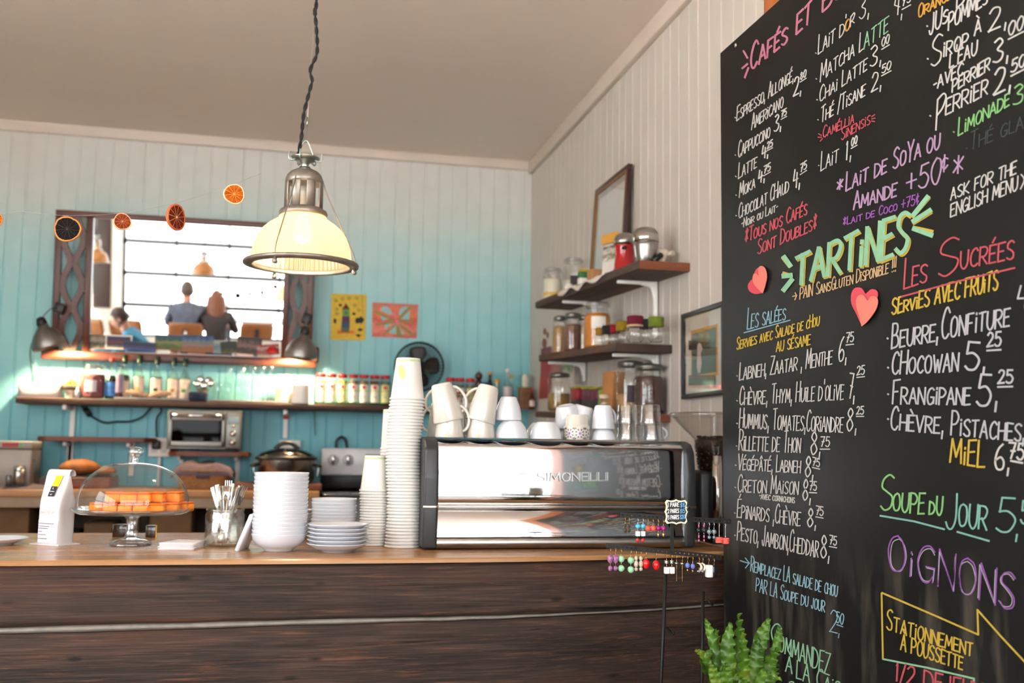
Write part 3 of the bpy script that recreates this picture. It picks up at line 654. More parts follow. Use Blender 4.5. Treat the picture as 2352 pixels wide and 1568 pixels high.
# ================================================================== FRONT COUNTER
def bark_mat():
    m = bpy.data.materials.new('charred_beam'); m.use_nodes = True; nt = m.node_tree; b = nt.nodes['Principled BSDF']; N = nt.nodes.new; Lk = nt.links.new
    tc = N('ShaderNodeTexCoord')
    def nz(sc, scale, det, dist=0, rough=.6):
        mp = N('ShaderNodeMapping'); mp.inputs['Scale'].default_value = sc; Lk(tc.outputs['Object'], mp.inputs['Vector'])
        n = N('ShaderNodeTexNoise'); n.inputs['Scale'].default_value = scale; n.inputs['Detail'].default_value = det; n.inputs['Distortion'].default_value = dist; n.inputs['Roughness'].default_value = rough
        Lk(mp.outputs[0], n.inputs['Vector']); return n.outputs['Fac']
    def ramp(f, *st):
        c = N('ShaderNodeValToRGB'); e = c.color_ramp.elements
        e[0].position, e[0].color = st[0][0], srgb(st[0][1]); e[1].position, e[1].color = st[-1][0], srgb(st[-1][1])
        for p_, q in st[1:-1]: x = e.new(p_); x.color = srgb(q)
        Lk(f, c.inputs['Fac']); return c.outputs['Color']
    def mix(a, bb, f, mode='MIX'):
        x = N('ShaderNodeMix'); x.data_type = 'RGBA'; x.blend_type = mode; Lk(a, x.inputs['A']); Lk(bb, x.inputs['B'])
        if isinstance(f, float): x.inputs['Factor'].default_value = f
        else: Lk(f, x.inputs['Factor'])
        return x.outputs['Result']
    fine = nz((5, 60, 190), 1.0, 6, .3); patch = nz((1.4, 1, 7), 1.0, 5, .6); streak = nz((5, 60, 130), 1.0, 8, .2, .75); crack = nz((1.6, 20, 60), 1.0, 3, .5)
    base = ramp(fine, (.34, (18, 13, 12)), (.5, (47, 36, 31)), (.68, (84, 65, 55)))
    tint = ramp(patch, (.35, (30, 24, 23)), (.52, (60, 46, 40)), (.72, (96, 60, 38)))
    c = mix(base, tint, .5)
    of = N('ShaderNodeMapRange'); of.inputs['From Min'].default_value = .555; of.inputs['From Max'].default_value = .66; of.inputs['To Max'].default_value = .7; Lk(streak, of.inputs['Value'])
    og = N('ShaderNodeRGB'); og.outputs[0].default_value = srgb((112, 70, 44)); c = mix(c, og.outputs[0], of.outputs[0])
    df = N('ShaderNodeMapRange'); df.inputs['From Min'].default_value = .36; df.inputs['From Max'].default_value = .30; Lk(crack, df.inputs['Value'])
    dg = N('ShaderNodeRGB'); dg.outputs[0].default_value = srgb((12, 10, 10)); c = mix(c, dg.outputs[0], df.outputs[0])
    mp = N('ShaderNodeMapping'); mp.inputs['Scale'].default_value = (3.2, 4, 9); Lk(tc.outputs['Object'], mp.inputs['Vector'])
    vo = N('ShaderNodeTexVoronoi'); vo.inputs['Scale'].default_value = 1.7; Lk(mp.outputs[0], vo.inputs['Vector'])
    kn = N('ShaderNodeMapRange'); kn.inputs['From Min'].default_value = .13; kn.inputs['From Max'].default_value = .05; kn.inputs['To Max'].default_value = .85; Lk(vo.outputs['Distance'], kn.inputs['Value'])
    c = mix(c, dg.outputs[0], kn.outputs[0])
    Lk(c, b.inputs['Base Color']); b.inputs['Roughness'].default_value = .7; b.inputs['Specular IOR Level'].default_value = .3
    bp = N('ShaderNodeBump'); bp.inputs['Strength'].default_value = .6; bp.inputs['Distance'].default_value = .004
    Lk(fine, bp.inputs['Height']); Lk(bp.outputs['Normal'], b.inputs['Normal'])
    return m
bark = bark_mat()
mortar = mat('chinking_mortar', (140, 132, 122), rough=.9, var=.18, scale=25, bump=.3)
top_m = wood('counter_wood', (134, 94, 58), (164, 120, 78), (184, 142, 100), axis=0, scale=1.3, rough=.26, bump=.08)
def cy(x):                                    # the front edge bows very slightly
    return 2.655 + (.11 * max(0, x - .55) ** 1.6 / .6 if x > .55 else 0) + .012 * abs(x - .2)
CB = PZ(400, 1223, ZC).y                      # back edge
counter = thing('bar_counter', 'long bar counter faced with charred timber beams and a pale mortar joint', 'counter', (0, 0, 0))
xs = [-2.0 + 3.3 * i / 40 for i in range(41)]
mb = MB(); rows = []
fr = lambda x, o: cy(x) - .014 + o
prof = [(0.0, ZC - .012), (-.0, ZC - .004), (.006, ZC)]
rows = [[(x, fr(x, o), z) for x in xs] for o, z in prof] + [[(x, CB, ZC) for x in xs], [(x, CB, ZC - .012) for x in xs], [(x, fr(x, 0), ZC - .012) for x in xs]]
mb.grid(rows, smooth=False); mb.poly([r[0] for r in rows[:5]]); mb.poly([r[-1] for r in rows[:5]])
mb.build('worktop', top_m, counter)
def zrow(px, py): return PY(px, py, cy(PY(px, py, 2.66).x)).z
zc0 = zrow(600, 1424); zc1 = zrow(600, 1441)
def wav(x, k): return .004 * noise.noise((x * 2.2, k * 7.1, .3)) + .0015 * noise.noise((x * 11, k * 3.3, .9))
def jt(x): return zc0 - .004 + .004 * x + wav(x, 1)
def jb(x): return zc1 - .001 + .006 * x + (.006 * max(0, x - .6)) + wav(x, 2)
def beam(name, top, bot, dep, m, k, thick=.12):
    mb = MB(); n = 130; X = [-2.0 + 3.28 * i / n for i in range(n + 1)]
    rows = []; nz_ = 26 if thick > .1 else 4
    for j in range(nz_ + 1):
        v = j / nz_; r = []
        for x in X:
            zt, zb = top(x), bot(x); z = zt + (zb - zt) * v
            edge = min(1, min(v, 1 - v) * nz_ / 2.5); rr = (1 - edge) ** 2 * .012
            y = cy(x) + dep + rr - .0035 * noise.noise((x * 1.1, z * 40, k)) - .0016 * noise.noise((x * 3.5, z * 150, k * 2.0))
            r.append((x, y, z))
        rows.append(r)
    mb.grid(rows)
    mb.grid([[(x, cy(x) + dep + thick, top(x)) for x in X], rows[0]], smooth=False)
    mb.grid([rows[-1], [(x, cy(x) + dep + thick, bot(x)) for x in X]], smooth=False)
    mb.poly([rows[j][0] for j in range(nz_ + 1)] + [(X[0], cy(X[0]) + dep + thick, bot(X[0])), (X[0], cy(X[0]) + dep + thick, top(X[0]))])
    mb.poly([rows[j][-1] for j in range(nz_ + 1)] + [(X[-1], cy(X[-1]) + dep + thick, bot(X[-1])), (X[-1], cy(X[-1]) + dep + thick, top(X[-1]))])
    return mb.build(name, m, counter)
beam('beam', lambda x: ZC - .012, jt, 0, bark, 1.3)
beam('chinking', jt, jb, .014, mortar, 5.1, .08)
beam('beam', jb, lambda x: .55 + wav(x, 4), 0, bark, 2.7)
beam('chinking', lambda x: .55 + wav(x, 4), lambda x: .53 + wav(x, 5), .014, mortar, 8.1, .08)
beam('beam', lambda x: .53 + wav(x, 5), lambda x: .02, 0, bark, 3.9)
MB().box((-.35, CB - .05, .49), (3.2, .05, .94)).build('back_panel', mat('back_panel_wood', (90, 66, 48), rough=.6), counter)

ceramic = mat('white_ceramic', (208, 212, 219), rough=.12, var=.01, spec=.6, coat=.3)
ceramic_c = mat('cream_ceramic', (202, 197, 188), rough=.15, var=.01, spec=.6, coat=.3)
paper_w = mat('white_paper', (218, 217, 214), rough=.8, var=.015)
chrome = mat('polished_steel', (196, 194, 190), rough=.1, metal=1, var=.02)
steel = mat('brushed_steel', (168, 166, 162), rough=.28, metal=1, var=.05, scale=30)
black_p = mat('black_plastic', (26, 26, 27), rough=.4, var=.05)
black_m = mat('black_metal', (30, 29, 28), rough=.45, metal=.6, var=.08)
clear = thin_glass('clear_jar_glass', (.98, .99, .985), 1.5, base=.045)
heavy = thin_glass('tumbler_glass', (.95, .96, .96), base=.2, rough=.03)

def on(px, py): return PZ(px, py, ZC)         # point on the counter seen at a photo pixel
def ground_c(px, py_front, r):
    """centre of a round base of radius r whose nearest edge is seen at (px, py_front)"""
    p = on(px, py_front); d = Vector((p.x, p.y, 0)).normalized()
    return Vector((p.x + d.x * r, p.y + d.y * r, ZC))

# ---- plates, bowls
def bowl_mesh():   # low coupe bowl, 145 mm
    return [(0, .0), (.036, .0), (.039, .004), (.041, .0065), (.052, .012), (.0625, .021), (.0685, .031), (.072, .044), (.0725, .046), (.0712, .0465), (.067, .033), (.060, .023), (.050, .0145), (.03, .0105), (0, .0095)]
def plate_prof(R):
    k = R / .085
    return [(0, 0), (.042 * k, 0), (.044 * k, .003), (.052 * k, .006), (.068 * k, .0125), (.082 * k, .0215), (.085 * k, .0235), (.0845 * k, .0248), (.08 * k, .0232), (.066 * k, .0155), (.05 * k, .0085), (.03 * k, .0075), (0, .007)]
def stack(kind, cat, prof, n, loc, pitch, lab, group, m, scale=1, seed=1):
    rnd = random.Random(seed); o = None
    for i in range(n):                        # i counts from the bottom
        p = Vector(loc) + Vector((rnd.uniform(-.0012, .0012), rnd.uniform(-.0012, .0012), pitch * i))
        k = n - 1 - i
        w = 'topmost' if k == 0 else ('bottom one' if i == 0 else ordinal(k) + ' from the top')
        l = lab + ', ' + w
        if o is None:
            o = MB().lathe(prof, 40).build(kind, m); o.scale = (scale,) * 3; o.location = p
            tag(o, l, cat, group); first = o
        else:
            c = first.copy(); COL.objects.link(c); c.location = p; c['label'] = l
cb = ground_c(640, 1268, .042)
s_b = mpp(cb) * 126 / .145
stack('bowl', 'bowl', bowl_mesh(), 16, cb, .0106 * s_b, 'white bowl in the tall stack on the counter', 'bowls in the tall counter stack', ceramic, s_b, 3)
cp = ground_c(775, 1270, .043); s_p = mpp(cp) * 141 / .17
stack('saucer', 'plate', plate_prof(.085), 6, cp, .0105 * s_p, 'white saucer in the short stack in front of the cups', 'saucers in the short counter stack', ceramic, s_p, 4)
cq = on(765, 1247); s_q = mpp(cq) * 104 / .145
stack('small_bowl', 'bowl', bowl_mesh(), 10, cq, .0106 * s_q, 'white small bowl in the stack behind the saucers', 'small bowls stacked behind the saucers', ceramic, s_q, 5)
cr_ = on(697, 1236)
stack('side_plate', 'plate', plate_prof(.075), 9, Vector((cr_.x, cr_.y, ZC)), .0095, 'white side plate half hidden behind the tall bowl stack', 'side plates behind the bowl stack', ceramic, .5, 6)
pl = on(0, 1252); o = MB().lathe(plate_prof(.09), 48).build('plate', ceramic, loc=(pl.x - .012, pl.y + .02, ZC)); o.scale = (.88, .88, .8)
tag(o, 'white plate lying empty at the left end of the counter', 'plate')

# ---- paper cups, upside down and nested
def cup_prof(rt, rb, h):      # standing upside down: z=0 is the rim
    return [(rb - .0015, h - .010), (rb - .0015, h - .0012), (rb, h), (rb + .0008, h - .001), (rb + (rt - rb) * .93, .006), (rt + .0016, .0052), (rt + .003, .003), (rt + .0016, .0004), (rt - .001, .0008), (rb - .003, h - .012), (0, h - .0115)]
leafc = mat('cup_print', (214, 218, 130), rough=.8, var=.12, scale=6); leafb = mat('cup_band', (186, 208, 160), rough=.8, var=.1)
def cups(n, loc, pitch, rt, rb, h, lab, group, seed, prints=True):
    rnd = random.Random(seed); root = None
    for i in range(n):
        k = n - 1 - i
        w = 'topmost' if k == 0 else ('bottom one' if i == 0 else ordinal(k) + ' from the top')
        p = Vector(loc) + Vector((.004 * math.sin(i * .16) * 1 + rnd.uniform(-.0006, .0006), 0, pitch * i))
        if root is None:
            root = MB().lathe([(rb - .0015, h - .010)][:0] + cup_prof(rt, rb, h)[1:], 36).build('paper_cup', paper_w); o = root
            tag(o, lab + ', ' + w, 'paper cup', group)
        else:
            o = root.copy(); COL.objects.link(o); o['label'] = lab + ', ' + w
        o.location = p
    # print on the visible top cup
    mb = MB(); rr = lambda z: rb + (rt - rb) * (h - z) / h + .0012
    mb.lathe([(rr(h - .0045), h - .0045), (rr(h - .0105), h - .0105)], 36)
    mb.build('printed_band', leafb, o)
    if prints:
        mb = MB(); a0 = -PI / 2 - math.atan2(loc[0], loc[1]) * 1 - .62
        rows = []
        for i in range(9):
            v = i / 8; z = h - .022 - .042 * v
            wd = .62 * math.sin(PI * min(1, .12 + v * .86)) ** .8; sh = .25 * v
            rows.append([(rr(z) * math.cos(a0 + sh - wd * .5 + wd * j / 6), rr(z) * math.sin(a0 + sh - wd * .5 + wd * j / 6), z) for j in range(7)])
        mb.grid(rows); mb.build('printed_leaf', leafc, o)
    return o
c1 = ground_c(924, 1259, .046); k1 = mpp(c1)
cups(46, c1, 337 * k1 / 45, 39.5 * k1, 27 * k1, 97 * k1, 'white paper cup in the tallest stack beside the coffee machine', 'paper cups in the tallest stack', 11)
c2 = ground_c(856, 1254, .04); k2 = mpp(c2)
cups(20, c2, 122 * k2 / 19, 33 * k2, 23.5 * k2, 82 * k2, 'white paper cup in the short stack left of the tallest stack', 'paper cups in the short stack', 12, False)
c3 = on(909, 1240) + Vector((0, .03, 0)); k3 = mpp(c3)
cups(30, c3, 205 * k3 / 29, 35 * k3, 31 * k3, 92 * k3, 'plain paper cup in the stack hidden behind the tallest stack', 'paper cups in the hidden stack', 13, False)

# ---- coffee bag
def coffee_bag():
    a = on(78, 1250); b = on(136, 1254); c = on(180, 1247)
    root = thing('coffee_bag', 'white folded coffee bag with a yellow tab beside the glass cake stand', 'coffee bag', a)
    k = mpp(a); H = 158 * k
    ux = (b - a); uy = (c - b) * 1.0
    ux.z = uy.z = 0
    dep = c - b; dep.z = 0; dep = dep.normalized() * min(.085, dep.length)
    mb = MB(); rows = []
    n = 14
    for i in range(n + 1):
        t = i / n; z = H * t
        pin = 1 - .12 * math.sin(PI * min(1, t * 1.0)) * (t < .98)        # slight waist
        thick = (1.0 if t < .62 else max(.12, 1 - (t - .62) / .38 * .86))
        infl = .006 * math.sin(PI * t)
        base = ux * (.03 + (1 - pin) * .3)
        f0 = ux * .04 + Vector((0, 0, z)); f1 = ux * .96 + Vector((0, 0, z))
        lean = dep * (.05 * t + (1 - thick) * .38)
        fr_ = [f0 + lean, (f0 + f1) / 2 + lean - dep.normalized() * infl, f1 + lean]
        bk = [f1 + lean + dep * thick + ux * .02, (f0 + f1) / 2 + lean + dep * thick, f0 + lean + dep * thick]
        gus = (fr_[2] + bk[0]) / 2 - ux.normalized() * .010 * math.sin(PI * t) * thick
        gus2 = (fr_[0] + bk[2]) / 2 + ux.normalized() * .010 * math.sin(PI * t) * thick
        rows.append([fr_[0], fr_[0].lerp(fr_[1], .5) - dep.normalized() * infl * .6, fr_[1], fr_[2].lerp(fr_[1], .5) - dep.normalized() * infl * .6, fr_[2], gus, bk[0], bk[1], bk[2], gus2])
    mb.grid(rows, closed=True); mb.bm.faces.new([mb.bm.verts[i] for i in range(0)]) if False else None
    mb.poly([Vector(p) for p in rows[0]][::-1])
    # rolled, folded top
    t0 = rows[-1]; fc = (t0[0] + t0[8]) / 2; fd = (t0[4] + t0[6]) / 2
    roll = []
    for i in range(11):
        a_ = -PI * .15 + PI * 1.25 * i / 10; r = .016
        off = Vector((0, 0, r * math.sin(a_))) - dep.normalized() * (r * math.cos(a_)) + dep.normalized() * .012
        roll.append([fc + off + ux * -.02, fd + off + ux * .04])
    mb.grid(roll, smooth=True)
    body = mb.build('bag', mat('white_bag_film', (218, 216, 220), rough=.42, var=.02, scale=30, bump=.12), root, fixn=True, solid=.0012)
    md = body.modifiers.new('sub', 'SUBSURF'); md.levels = 1; md.render_levels = 2
    # bottom flaps
    MB().box(((ux * .5) + dep * .45).to_tuple()[:2] + (.0015,), ((ux.length) * 1.16, .075, .003), rot=Euler((0, 0, math.atan2(ux.y, ux.x)))).build('base_flap', mat('white_bag_film', 0), root)
    # sticker: yellow over black, small print
    def fp(u, v, o=.004):
        t = v; thick = (1.0 if t < .62 else max(.12, 1 - (t - .62) / .38 * .86))
        lean = dep * (.05 * t + (1 - thick) * .38)
        infl = .006 * math.sin(PI * t) * (1 - abs(u - .5) * 1.6)
        return ux * (.04 + .92 * u) + Vector((0, 0, H * t)) + lean - dep.normalized() * (infl + o)
    def patch(name, m, u0, u1, v0, v1, o=.004, skew=0):
        mb = MB(); mb.grid([[fp(u0 + (u1 - u0) * i / 4 + skew * j / 6, v0 + (v1 - v0) * j / 6, o) for i in range(5)] for j in range(7)])
        return mb.build(name, m, root)
    patch('yellow_tab', mat('yellow_sticker', (250, 200, 20), rough=.5), .46, .74, .845, 1.0, .006, .06)
    patch('black_label', mat('black_sticker', (28, 26, 34), rough=.5), .42, .68, .70, .845, .006, .04)
    patch('info_label', mat('info_sticker', (236, 232, 238), rough=.6), .14, .95, .04, .36, .004)
    grey = mat('faint_grey_print', (196, 186, 176), rough=.7); dark = mat('small_grey_print', (120, 116, 122), rough=.7); wht = mat('white_print', (230, 228, 224), rough=.7)
    mb = MB(); w3 = lambda x, y: fp(x, y, .0085)
    write(mb, 'S', (.19, .455), (.25, .455), .06, .06, .012, w3); write(mb, 'Aint', (.27, .455), (.48, .455), .042, .042, .010, w3); write(mb, 'Henri', (.54, .455), (.86, .455), .055, .055, .010, w3)
    mb.build('lettering', grey, root)
    mb = MB()
    for v, u1 in ((.315, .84), (.275, .66), (.245, .60), (.2, .36), (.155, .52), (.1, .58)):
        ribbon(mb, [(.2, v), ((.2 + u1) / 2, v), (u1, v)], .012, w3)
    mb.build('small_print', dark, root)
    mb = MB()
    ribbon(mb, [(.475, .772), (.66, .772)], .008, lambda x, y: fp(x, y, .009)); ribbon(mb, [(.53, .735), (.56, .722), (.6, .735)], .008, lambda x, y: fp(x, y, .009)); ribbon(mb, [(.55, .81), (.58, .825), (.6, .8)], .008, lambda x, y: fp(x, y, .009))
    mb.build('label_mark', wht, root)
coffee_bag()

# ---- glass cake stand with cover and orange cakes
def cake_stand():
    c = ground_c(300, 1256, .058); k = mpp(c)
    root = thing('cake_stand', 'clear glass pedestal cake stand with a domed cover on the counter', 'cake stand', c)
    zp = (1256 - 1190) * k + .004      # plate height
    R = 133 * k
    gl = thin_glass('stand_glass', (.93, .95, .94), 1.52, base=.06)
    MB().lathe([(0, .012), (.012, .016), (.02, .022), (.05, .012), (.056, .004), (.056, 0), (0, 0)], 40).build('foot', heavy, root)
    MB().lathe([(.02, .02), (.016, .03), (.019, .036), (.013, .042), (.0155, zp - .012), (.02, zp - .006), (.03, zp)], 28, cap0=True, cap1=True).build('stem', heavy, root)
    MB().lathe([(0, zp), (R * .9, zp + .004), (R, zp + .014), (R * 1.005, zp + .018), (R * .985, zp + .019), (R * .9, zp + .010), (0, zp + .006)], 64).build('plate', gl, root)
    cov = thing('cover', None, None); cov.parent = root
    rd = 124 * k; hd = (1183 - 1080) * k
    prof = [(rd * 1.03, zp + .012), (rd * 1.02, zp + .018), (rd, zp + .02)]
    for i in range(1, 15):
        a = PI / 2 * i / 14
        prof.append((rd * math.cos(a) ** .82, zp + .02 + hd * math.sin(a) ** .92))
    inner = [(max(0, r - .004), z - (.003 if i > 3 else 0)) for i, (r, z) in enumerate(prof)]
    cov = MB().lathe(prof, 64).build('cover', thin_glass('dome_glass', (.96, .97, .965), 1.6, base=.025), root)
    zt = zp + .02 + hd
    MB().lathe([(.011, zt - .004), (.012, zt + .005), (.0085, zt + .010), (.013, zt + .016), (.0205, zt + .024), (.0215, zt + .031), (.018, zt + .038), (.010, zt + .042), (0, zt + .043)], 24).build('knob', heavy, cov)
    return c, zp, R, k
cs_c, cs_z, cs_R, cs_k = cake_stand()
cake_m = mat('orange_cake', (246, 140, 34), rough=.65, var=.12, scale=60, bump=.35, sss=.15)
cake_d = mat('orange_cake_crust', (238, 120, 20), rough=.6, var=.1, scale=50, bump=.3)
def cake(px, py, w, h, d, rz, z, lab):
    p = on(300, 1240); Yc = cs_c.y + d
    q = PY(px, py, Yc); k = mpp(q)
    root = thing('cake_slice', lab, 'cake', (q.x, Yc, cs_c.z + z), (0, 0, rz), 'orange cakes under the glass dome')
    W, H, D = w * k, h * k, .042
    MB().box((0, 0, H * .42), (W, D, H * .84), bev=.005, seg=2).build('crumb', cake_m, root)
    MB().box((0, 0, H * .90), (W * 1.0, D * 1.0, H * .2), bev=.0035).build('crust', cake_d, root)
zb = cs_z + .0085; h1 = 22
for (px, w, d, rz, lab) in ((226, 36, -.035, .5, 'front row, leftmost'), (252, 30, -.068, .1, 'front row, second from the left'), (287, 30, -.078, 0, 'front row, centre left'), (323, 34, -.076, 0, 'front row, centre right'),
                            (360, 36, -.066, -.1, 'front row, second from the right'), (395, 34, -.03, -.35, 'front row, rightmost one of the base'), (425, 26, .012, -.5, 'far right edge of the base'),
                            (262, 30, .0, .2, 'left in the middle of the base'), (305, 34, -.012, 0, 'centre in the middle of the base'), (348, 34, -.008, 0, 'right in the middle of the base')):
    cake(px, 1190, w, h1, d, rz, zb, 'orange cake slice on the glass stand, ' + lab)
for (px, w, d, rz, lab) in ((262, 38, -.028, .35, 'upper layer, leftmost'), (294, 36, -.045, .05, 'upper layer, left of centre'), (330, 32, -.035, 0, 'upper layer, centre'), (361, 34, -.02, -.25, 'upper layer, right of centre'), (402, 30, .005, -.3, 'upper layer, rightmost')):
    cake(px, 1170, w, 24, d, rz, zb + 21.5 * cs_k * 1.02, 'orange cake slice on the glass stand, ' + lab)

# small glass block and white card behind the stand
p = on(277, 1236); o = MB().box((0, 0, .019), (.062, .03, .038), bev=.002).build('tinted_box', mat('dark_glossy_box', (52, 36, 24), rough=.12, var=.3, scale=30, coat=.6), loc=(p.x, p.y + .06, ZC)); tag(o, 'small dark glossy box behind the foot of the cake stand', 'box')
p = on(345, 1237); o = MB().box((0, 0, .018), (.03, .03, .036), bev=.002).build('tinted_box', mat('dark_glossy_box', 0), loc=(p.x - .005, p.y + .06, ZC)); tag(o, 'tiny dark box with a yellow edge right of the cake stand stem', 'box')
MB().box((.0155, -.01, .018), (.002, .012, .036)).build('yellow_edge', mat('yellow_sticker', 0), o)

# ---- napkins: every folded sheet a thing
na = on(410, 1262); na.y += .055
nm = mat('napkin_paper', (226, 220, 222), rough=.85, var=.015, bump=.08, bscale=60)
rndn = random.Random(4); first = None
for i in range(10):
    ofs = (rndn.uniform(-.002, .002), rndn.uniform(-.002, .002))
    l = 'folded white napkin in the pile before the cutlery jar, ' + ('topmost' if i == 9 else 'lowest' if i == 0 else ordinal(9 - i) + ' from the top')
    if first is None:
        mb = MB(); g = 8; rows = []
        out = [(-.052, -.05), (.04, -.055), (.062, .03), (-.012, .052)]
        for j in range(g + 1):
            v = j / g; r = []
            for i2 in range(g + 1):
                u = i2 / g
                x = (out[0][0] * (1 - u) + out[1][0] * u) * (1 - v) + (out[3][0] * (1 - u) + out[2][0] * u) * v
                y = (out[0][1] * (1 - u) + out[1][1] * u) * (1 - v) + (out[3][1] * (1 - u) + out[2][1] * u) * v
                r.append((x, y, .0018))
            rows.append(r)
        mb.grid(rows); mb.grid([[(x, y, z - .0016) for x, y, z in r] for r in rows])
        ring = [rows[0][i] for i in range(g + 1)] + [rows[j][g] for j in range(1, g + 1)] + [rows[g][i] for i in range(g - 1, -1, -1)] + [rows[j][0] for j in range(g - 1, 0, -1)]
        mb.grid([ring, [(x, y, z - .0016) for x, y, z in ring]], closed=True)
        o = mb.build('napkin', nm); first = o; tag(o, l, 'napkin', 'napkins in the pile on the counter')
    else:
        o = first.copy(); COL.objects.link(o); o['label'] = l
    o.location = (na.x + ofs[0], na.y + ofs[1], ZC + .0018 * i); o.rotation_euler = (0, 0, rndn.uniform(-.05, .05))

# ---- cutlery jar
jc = ground_c(514, 1258, .045); kj = mpp(jc)
jar = thing('cutlery_jar', 'clear glass jar holding knives and spoons on the counter', 'jar', jc)
RJ = 43 * kj; HJ = 86 * kj
MB().lathe([(0, .006), (RJ * .9, .006), (RJ * .97, .012), (RJ * .97, HJ * .82), (RJ * .93, HJ * .86), (RJ * .93, HJ * .93), (RJ * .96, HJ * .96), (RJ * .96, HJ), (RJ * 1.0, HJ), (RJ * 1.0, HJ * .95), (RJ * .97, HJ * .9), (RJ * 1.03, HJ * .84), (RJ * 1.03, .01), (RJ * .96, 0), (0, 0)], 40).build('glass', thin_glass('cutlery_jar_glass', (.93, .93, .9), base=.12), jar)
def spoon():
    mb = MB(); L = .16
    mb.tube([(0, 0, .035), (0, .002, .07), (0, .001, .12), (0, -.001, L)], [.0022, .0022, .003, .0045], 8)
    mb.ball((0, 0, .02), .018, sc=(.75, .25, 1.05), seg=14, rings=8)
    return mb.build('spoon', chrome)
def knife():
    mb = MB(); mb.box((0, 0, .045), (.016, .002, .09), bev=.0008); mb.box((0, 0, .125), (.014, .006, .085), bev=.0025)
    return mb.build('knife', chrome)
def fork():
    mb = MB(); mb.tube([(0, 0, 0), (0, .002, .06), (0, 0, .12)], [.0045, .0028, .003], 8)
    mb.box((0, 0, .132), (.02, .002, .025), bev=.0008)
    for i in range(4): mb.box((-.0082 + i * .0055, .002, .158), (.0025, .002, .035), bev=.0006)
    return mb.build('fork', chrome)
protos = {}
cut = [('knife', -.5, .32, 'leaning furthest left in'), ('knife', -.3, .2, 'second from the left in'), ('spoon', -.12, .1, 'with the tallest handle in the middle of'), ('fork', .05, -.25, 'with tines up at the front of'), ('knife', .18, .25, 'at the back of'),
       ('spoon', -.2, -.3, 'bowl down against the front glass of'), ('spoon', .1, -.5, 'shining at the front bottom of'), ('spoon', .32, -.15, 'leaning right of centre in'), ('knife', .42, .15, 'leaning right in'), ('fork', .6, .3, 'leaning furthest right in'), ('spoon', .36, .45, 'at the back right of')]
for kind, sx, sy, w in cut:
    if kind not in protos: o = protos[kind] = {'spoon': spoon, 'knife': knife, 'fork': fork}[kind]()
    else: o = protos[kind].copy(); COL.objects.link(o)
    o.location = (jc.x - sx * RJ * .5, jc.y - sy * RJ * .3, ZC + .008); o.rotation_euler = (-sy * .25, sx * .74, sx * .6)
    tag(o, f'steel {kind} {w} the cutlery jar', kind, 'cutlery in the glass jar')
# white tile leaning on the bowls
p = on(548, 1266); b = on(585, 1196)
o = MB().box((0, 0, .05), (.012, .10, .105), bev=.004).build('leaning_tile', ceramic, loc=(p.x + .006, p.y + .05, ZC + .002), rot=(0, math.radians(21), math.radians(-14)))
tag(o, 'white ceramic tile leaning against the tall bowl stack', 'tile')
# ================================================================== COFFEE MACHINE
MY = 2.85
ml = PY(975, 1255, MY).x; mr_ = PY(1592, 1250, MY).x; MZ = 1.312
mach = thing('espresso_machine', 'large polished steel espresso machine with black side panels on the counter', 'coffee machine', (0, 0, 0))
sxl = PY(1003, 1150, MY).x; sxr = PY(1572, 1150, MY).x
zt = PY(1290, 1164, MY).z; zbnd = ZC + .036
def panel(name, z0, z1, m, prof, parent=mach):
    mb = MB(); n = 24; rows = []
    for y, z in prof:
        rows.append([(sxl + (sxr - sxl) * i / n, MY + y + .10 * max(0, 2 * i / n - 1.88) ** 2, z) for i in range(n + 1)])
    mb.grid(rows); return mb.build(name, m, parent, fixn=False)
mirror_steel = mat('mirror_steel', (205, 206, 208), rough=.05, metal=1, var=.01, scale=2)
up = [(.004, zt + .004), (-.001, zt + .005)]
for i in range(1, 9): t = i / 8; up.append((-.001 + .004 * t * t, zt + .012 + (MZ - .03 - zt - .012) * t))
yl, zl = up[-1]
for i in range(1, 7): a = PI / 2 * i / 6; up.append((yl + .034 * (1 - math.cos(a)), zl + .022 * math.sin(a)))
up.append((.30, MZ - .001)); up = up[:-1] + [(.2, MZ - .001), (.44, MZ - .001)]
panel('upper_panel', 0, 0, mirror_steel, up)
panel('lower_panel', 0, 0, mirror_steel, [(-.004, zbnd), (-.004, zbnd + .001), (.000, zt - .005), (.004, zt - .004)])
panel('trim_strip', 0, 0, chrome, [(.004, zt - .004), (-.004, zt - .0035), (-.006, zt), (-.004, zt + .0035), (.004, zt + .004)])
panel('base_band', 0, 0, steel, [(.02, ZC + .004), (-.002, ZC + .004), (-.002, zbnd - .002), (.012, zbnd)])
for nm, xa, xb, sg in (('side_panel', ml - .008, sxl + .002, 1), ('side_panel', sxr - .002, mr_ + .002, -1)):
    mb = MB(); q = []
    for (y, z) in [(-.012, ZC + .004), (-.016, zt), (-.022, MZ - .11), (-.010, MZ - .03), (.012, MZ - .006), (.05, MZ + .002), (.44, MZ + .002), (.46, MZ - .03), (.46, ZC + .004)]: q.append((y, z))
    Mx = Matrix(((0, 0, 1, xa), (1, 0, 0, MY), (0, 1, 0, 0), (0, 0, 0, 1)))
    mb.prism(q, Mx, xb - xa)
    bmesh.ops.bevel(mb.bm, geom=mb.bm.edges[:], offset=.007, segments=3, affect='EDGES', profile=.5)
    for f in mb.bm.faces: f.smooth = True
    sp_ = mb.build(nm, mat('satin_black_panel', (40, 42, 45), rough=.35, var=.04), mach)
    MB().box(((xa + xb) / 2, MY - .0165, zt), (xb - xa + .002, .006, .008), bev=.002).build('side_trim', chrome, sp_)
MB().box(((ml + mr_) / 2, MY + .24, ZC + .15), (sxr - sxl, .40, .29)).build('chassis', black_p, mach)
